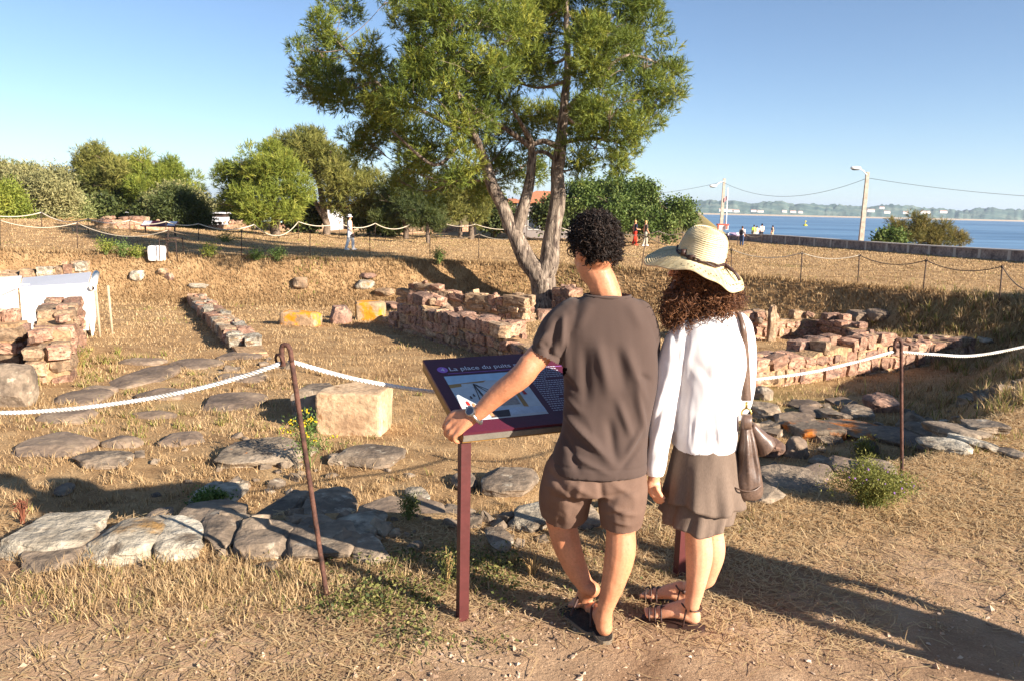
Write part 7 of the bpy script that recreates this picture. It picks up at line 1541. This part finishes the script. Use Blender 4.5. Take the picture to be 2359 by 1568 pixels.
# creeping weeds under the panel
weed_m = leafm('weed_leaves', [lin(66, 76, 40), lin(106, 110, 58), lin(150, 142, 84)])
def leafpatch(spots, n, size, seed):
    rg = np.random.default_rng(seed); P_ = []
    for (px, py, rx, ry) in spots:
        g = G(px, py); m = n; P_.append(np.stack([g[0]+rg.normal(0, rx, m), g[1]+rg.normal(0, ry, m)], -1))
    q = np.concatenate(P_); k = fbm(np.column_stack([q*5, 0*q[:, 0]]), 2, seed) > -.1; q = q[k]; q = q[~on_rock(q[:, 0], q[:, 1], .7)]
    m = len(q); z = H(q[:, 0], q[:, 1])+rg.random(m)**2*.05+.004
    c = np.column_stack([q, z]); d = rg.normal(size=(m, 3)); d[:, 2] = np.abs(d[:, 2])*.6; d /= np.linalg.norm(d, axis=1)[:, None]
    s = np.cross(d, rg.normal(size=(m, 3))); s /= np.linalg.norm(s, axis=1)[:, None]+1e-9; l = size*rg.uniform(.5, 1.3, m)[:, None]
    V = np.stack([c, c+d*l*.5+s*l*.3, c+d*l, c+d*l*.5-s*l*.3], 1).reshape(-1, 3)
    return V, np.arange(4*m).reshape(-1, 4), np.repeat(rg.random(m), 4)
V, F, T = leafpatch([(960, 1350, .22, .1), (1010, 1400, .22, .12), (900, 1370, .2, .1), (1090, 1310, .2, .1), (1010, 1460, .2, .1), (1210, 1330, .18, .1), (950, 1300, .2, .08), (1150, 1290, .2, .08), (820, 1400, .12, .06)], 480, .02, 61)
tag(obj('creeping_weeds', V, F, weed_m, None, False, attr=T), 'low creeping green weeds on the path below the information panel', 'weeds', None, 'stuff')
# ------------------------------------------------------------------ single plants
green_leaf = leafm('fresh_green_leaves', [lin(58, 84, 36), lin(96, 120, 56), lin(150, 160, 92)])
stem_m = plain('green_stem', lin(104, 112, 58), rough=.8); stem_r = plain('reddish_stem', lin(120, 72, 52), rough=.9); stem_d = plain('dry_stem', lin(166, 134, 88), rough=.9)
yel = plain('yellow_flower', lin(226, 190, 40), rough=.7); purp = plain('purple_flower', lin(150, 110, 170), rough=.7)
def plant(name, label, px, py, wpx, hpx, n, size, kind, m, seed, cat='plant', stems=14, sm=None, flowers=None, per=8, group=None, upright=.6):
    g = G(px, py); zc = (g-EYE)@FW; w, h = wpx*zc/FPX, hpx*zc/FPX; rg = np.random.default_rng(seed); t = thing(name, label, cat, g, group); b = MB(); tips = []
    for k in range(stems):
        a = rg.uniform(0, 2*PI); e = g+np.array([math.cos(a)*w*.5*rg.uniform(.1, 1), math.sin(a)*w*.42*rg.uniform(.1, 1), h*rg.uniform(.6, 1.0)]); e[2] = g[2]+h*rg.uniform(.65, 1)*(1-.35*np.linalg.norm(e[:2]-g[:2])/(w*.5+1e-6))
        p = spline([g+np.append(rg.normal(0, w*.06, 2), -.03), lerp(g, e, .55)+np.array([0, 0, h*.1]), e], 8); b.tube(p, np.linspace(.0035, .0016, 8)*max(1, zc/6), 4, False); tips.append(p)
    b.obj('stem', sm or stem_m, t)
    if n:
        T = np.concatenate([q[2:] for q in tips]); LB = np.column_stack([T, np.full(len(T), w*.11)]); V, F, A = foliage(LB, n, kind, size, seed+1, .9, .1, per, .8); V[:, 2] = np.maximum(V[:, 2], g[2]-.02); obj('leaves', V, F, m, t, False, attr=A)
    if flowers:
        b = MB(); fm, k_, r = flowers
        for q in tips:
            for j in range(k_):
                c = q[-1]+rg.normal(0, r*2.2, 3)*np.array([1, 1, .5]); V, F = block(1, 2.0); b.add(V*r*rg.uniform(.6, 1.2)+c, [F])
        tag(b.obj('flower', fm, t, False), kind='stuff')
    return t
plant('green_plant', 'bushy green plant with tiny purple flowers at the foot of the right rope post', 2002, 1162, 215, 100, 1700, .02, 'narrow', needle_mix, 401, stems=60, flowers=(purp, 1, .006), per=7)
plant('flowering_plant', 'tall spindly plant with yellow flower heads beside the near rope post', 712, 1075, 120, 150, 160, .035, 'narrow', green_leaf, 402, stems=13, flowers=(yel, 7, .009), per=6)
plant('creeping_plant', 'clump of small green leaves growing over the pale block at left', 478, 1176, 112, 42, 420, .022, 'leaf', green_leaf, 403, stems=16, per=7)
plant('dry_plant', 'reddish dry plant standing behind the white masonry at the left edge', 52, 1205, 50, 62, 0, .01, 'narrow', green_leaf, 404, stems=26, sm=stem_r, flowers=(stem_r, 2, .005))
plant('dry_plant', 'tall dry stalks with seed heads left of the panel post', 1030, 1345, 44, 100, 40, .02, 'narrow', weed_m, 405, stems=8, sm=stem_d, flowers=(stem_d, 3, .005))
plant('dry_plant', 'low dry tuft in front of the man\'s left leg', 1225, 1330, 70, 70, 0, .02, 'narrow', grass_m, 406, stems=22, sm=stem_d)
plant('green_plant', 'dark green weeds beside the small pointed pale stone', 942, 1195, 50, 60, 110, .022, 'narrow', weed_m, 407, stems=16)
FW_ = 'green weeds on the rim of the dig'
for k, (px, py, w, h, lab) in enumerate([(245, 586, 60, 36, 'feathery green weeds on the rim left of the white block'), (285, 590, 50, 34, 'bright green weeds on the rim nearest the white block'), (318, 594, 40, 26, 'thin dull weeds just left of the white block'), (590, 597, 40, 18, 'low bright green weeds on the rim between two thin posts'), (485, 592, 40, 30, 'spindly weeds on the rim right of the iron stand'), (1010, 606, 40, 34, 'pale green weeds on the rim right of the crown\'s shadow'), (520, 558, 90, 20, 'yellow green weeds behind the far rope'), (640, 600, 40, 30, 'wispy weeds on the rim above the tree shadow')]):
    plant('weed_clump', lab, px, py, w, h, 110, .085, 'narrow', [needle_far, green_leaf][k % 2], 420+k, stems=16, group=FW_, per=6)
for k, (px, py, w, h, lab) in enumerate([(150, 512, 150, 14, 'long grass on the low rise under the grey green tree'), (1180, 1300, 60, 30, 'dry weeds in the shade left of the man\'s leg'), (180, 850, 70, 60, 'tall yellow green grass clump beside the stone pier'), (1990, 1050, 40, 40, 'thin dry stalks behind the green plant')]):
    plant('weed_clump', lab, px, py, w, h, 0 if k == 1 else 90, .04, 'narrow', needle_mix, 440+k, stems=18, per=6, sm=stem_d)
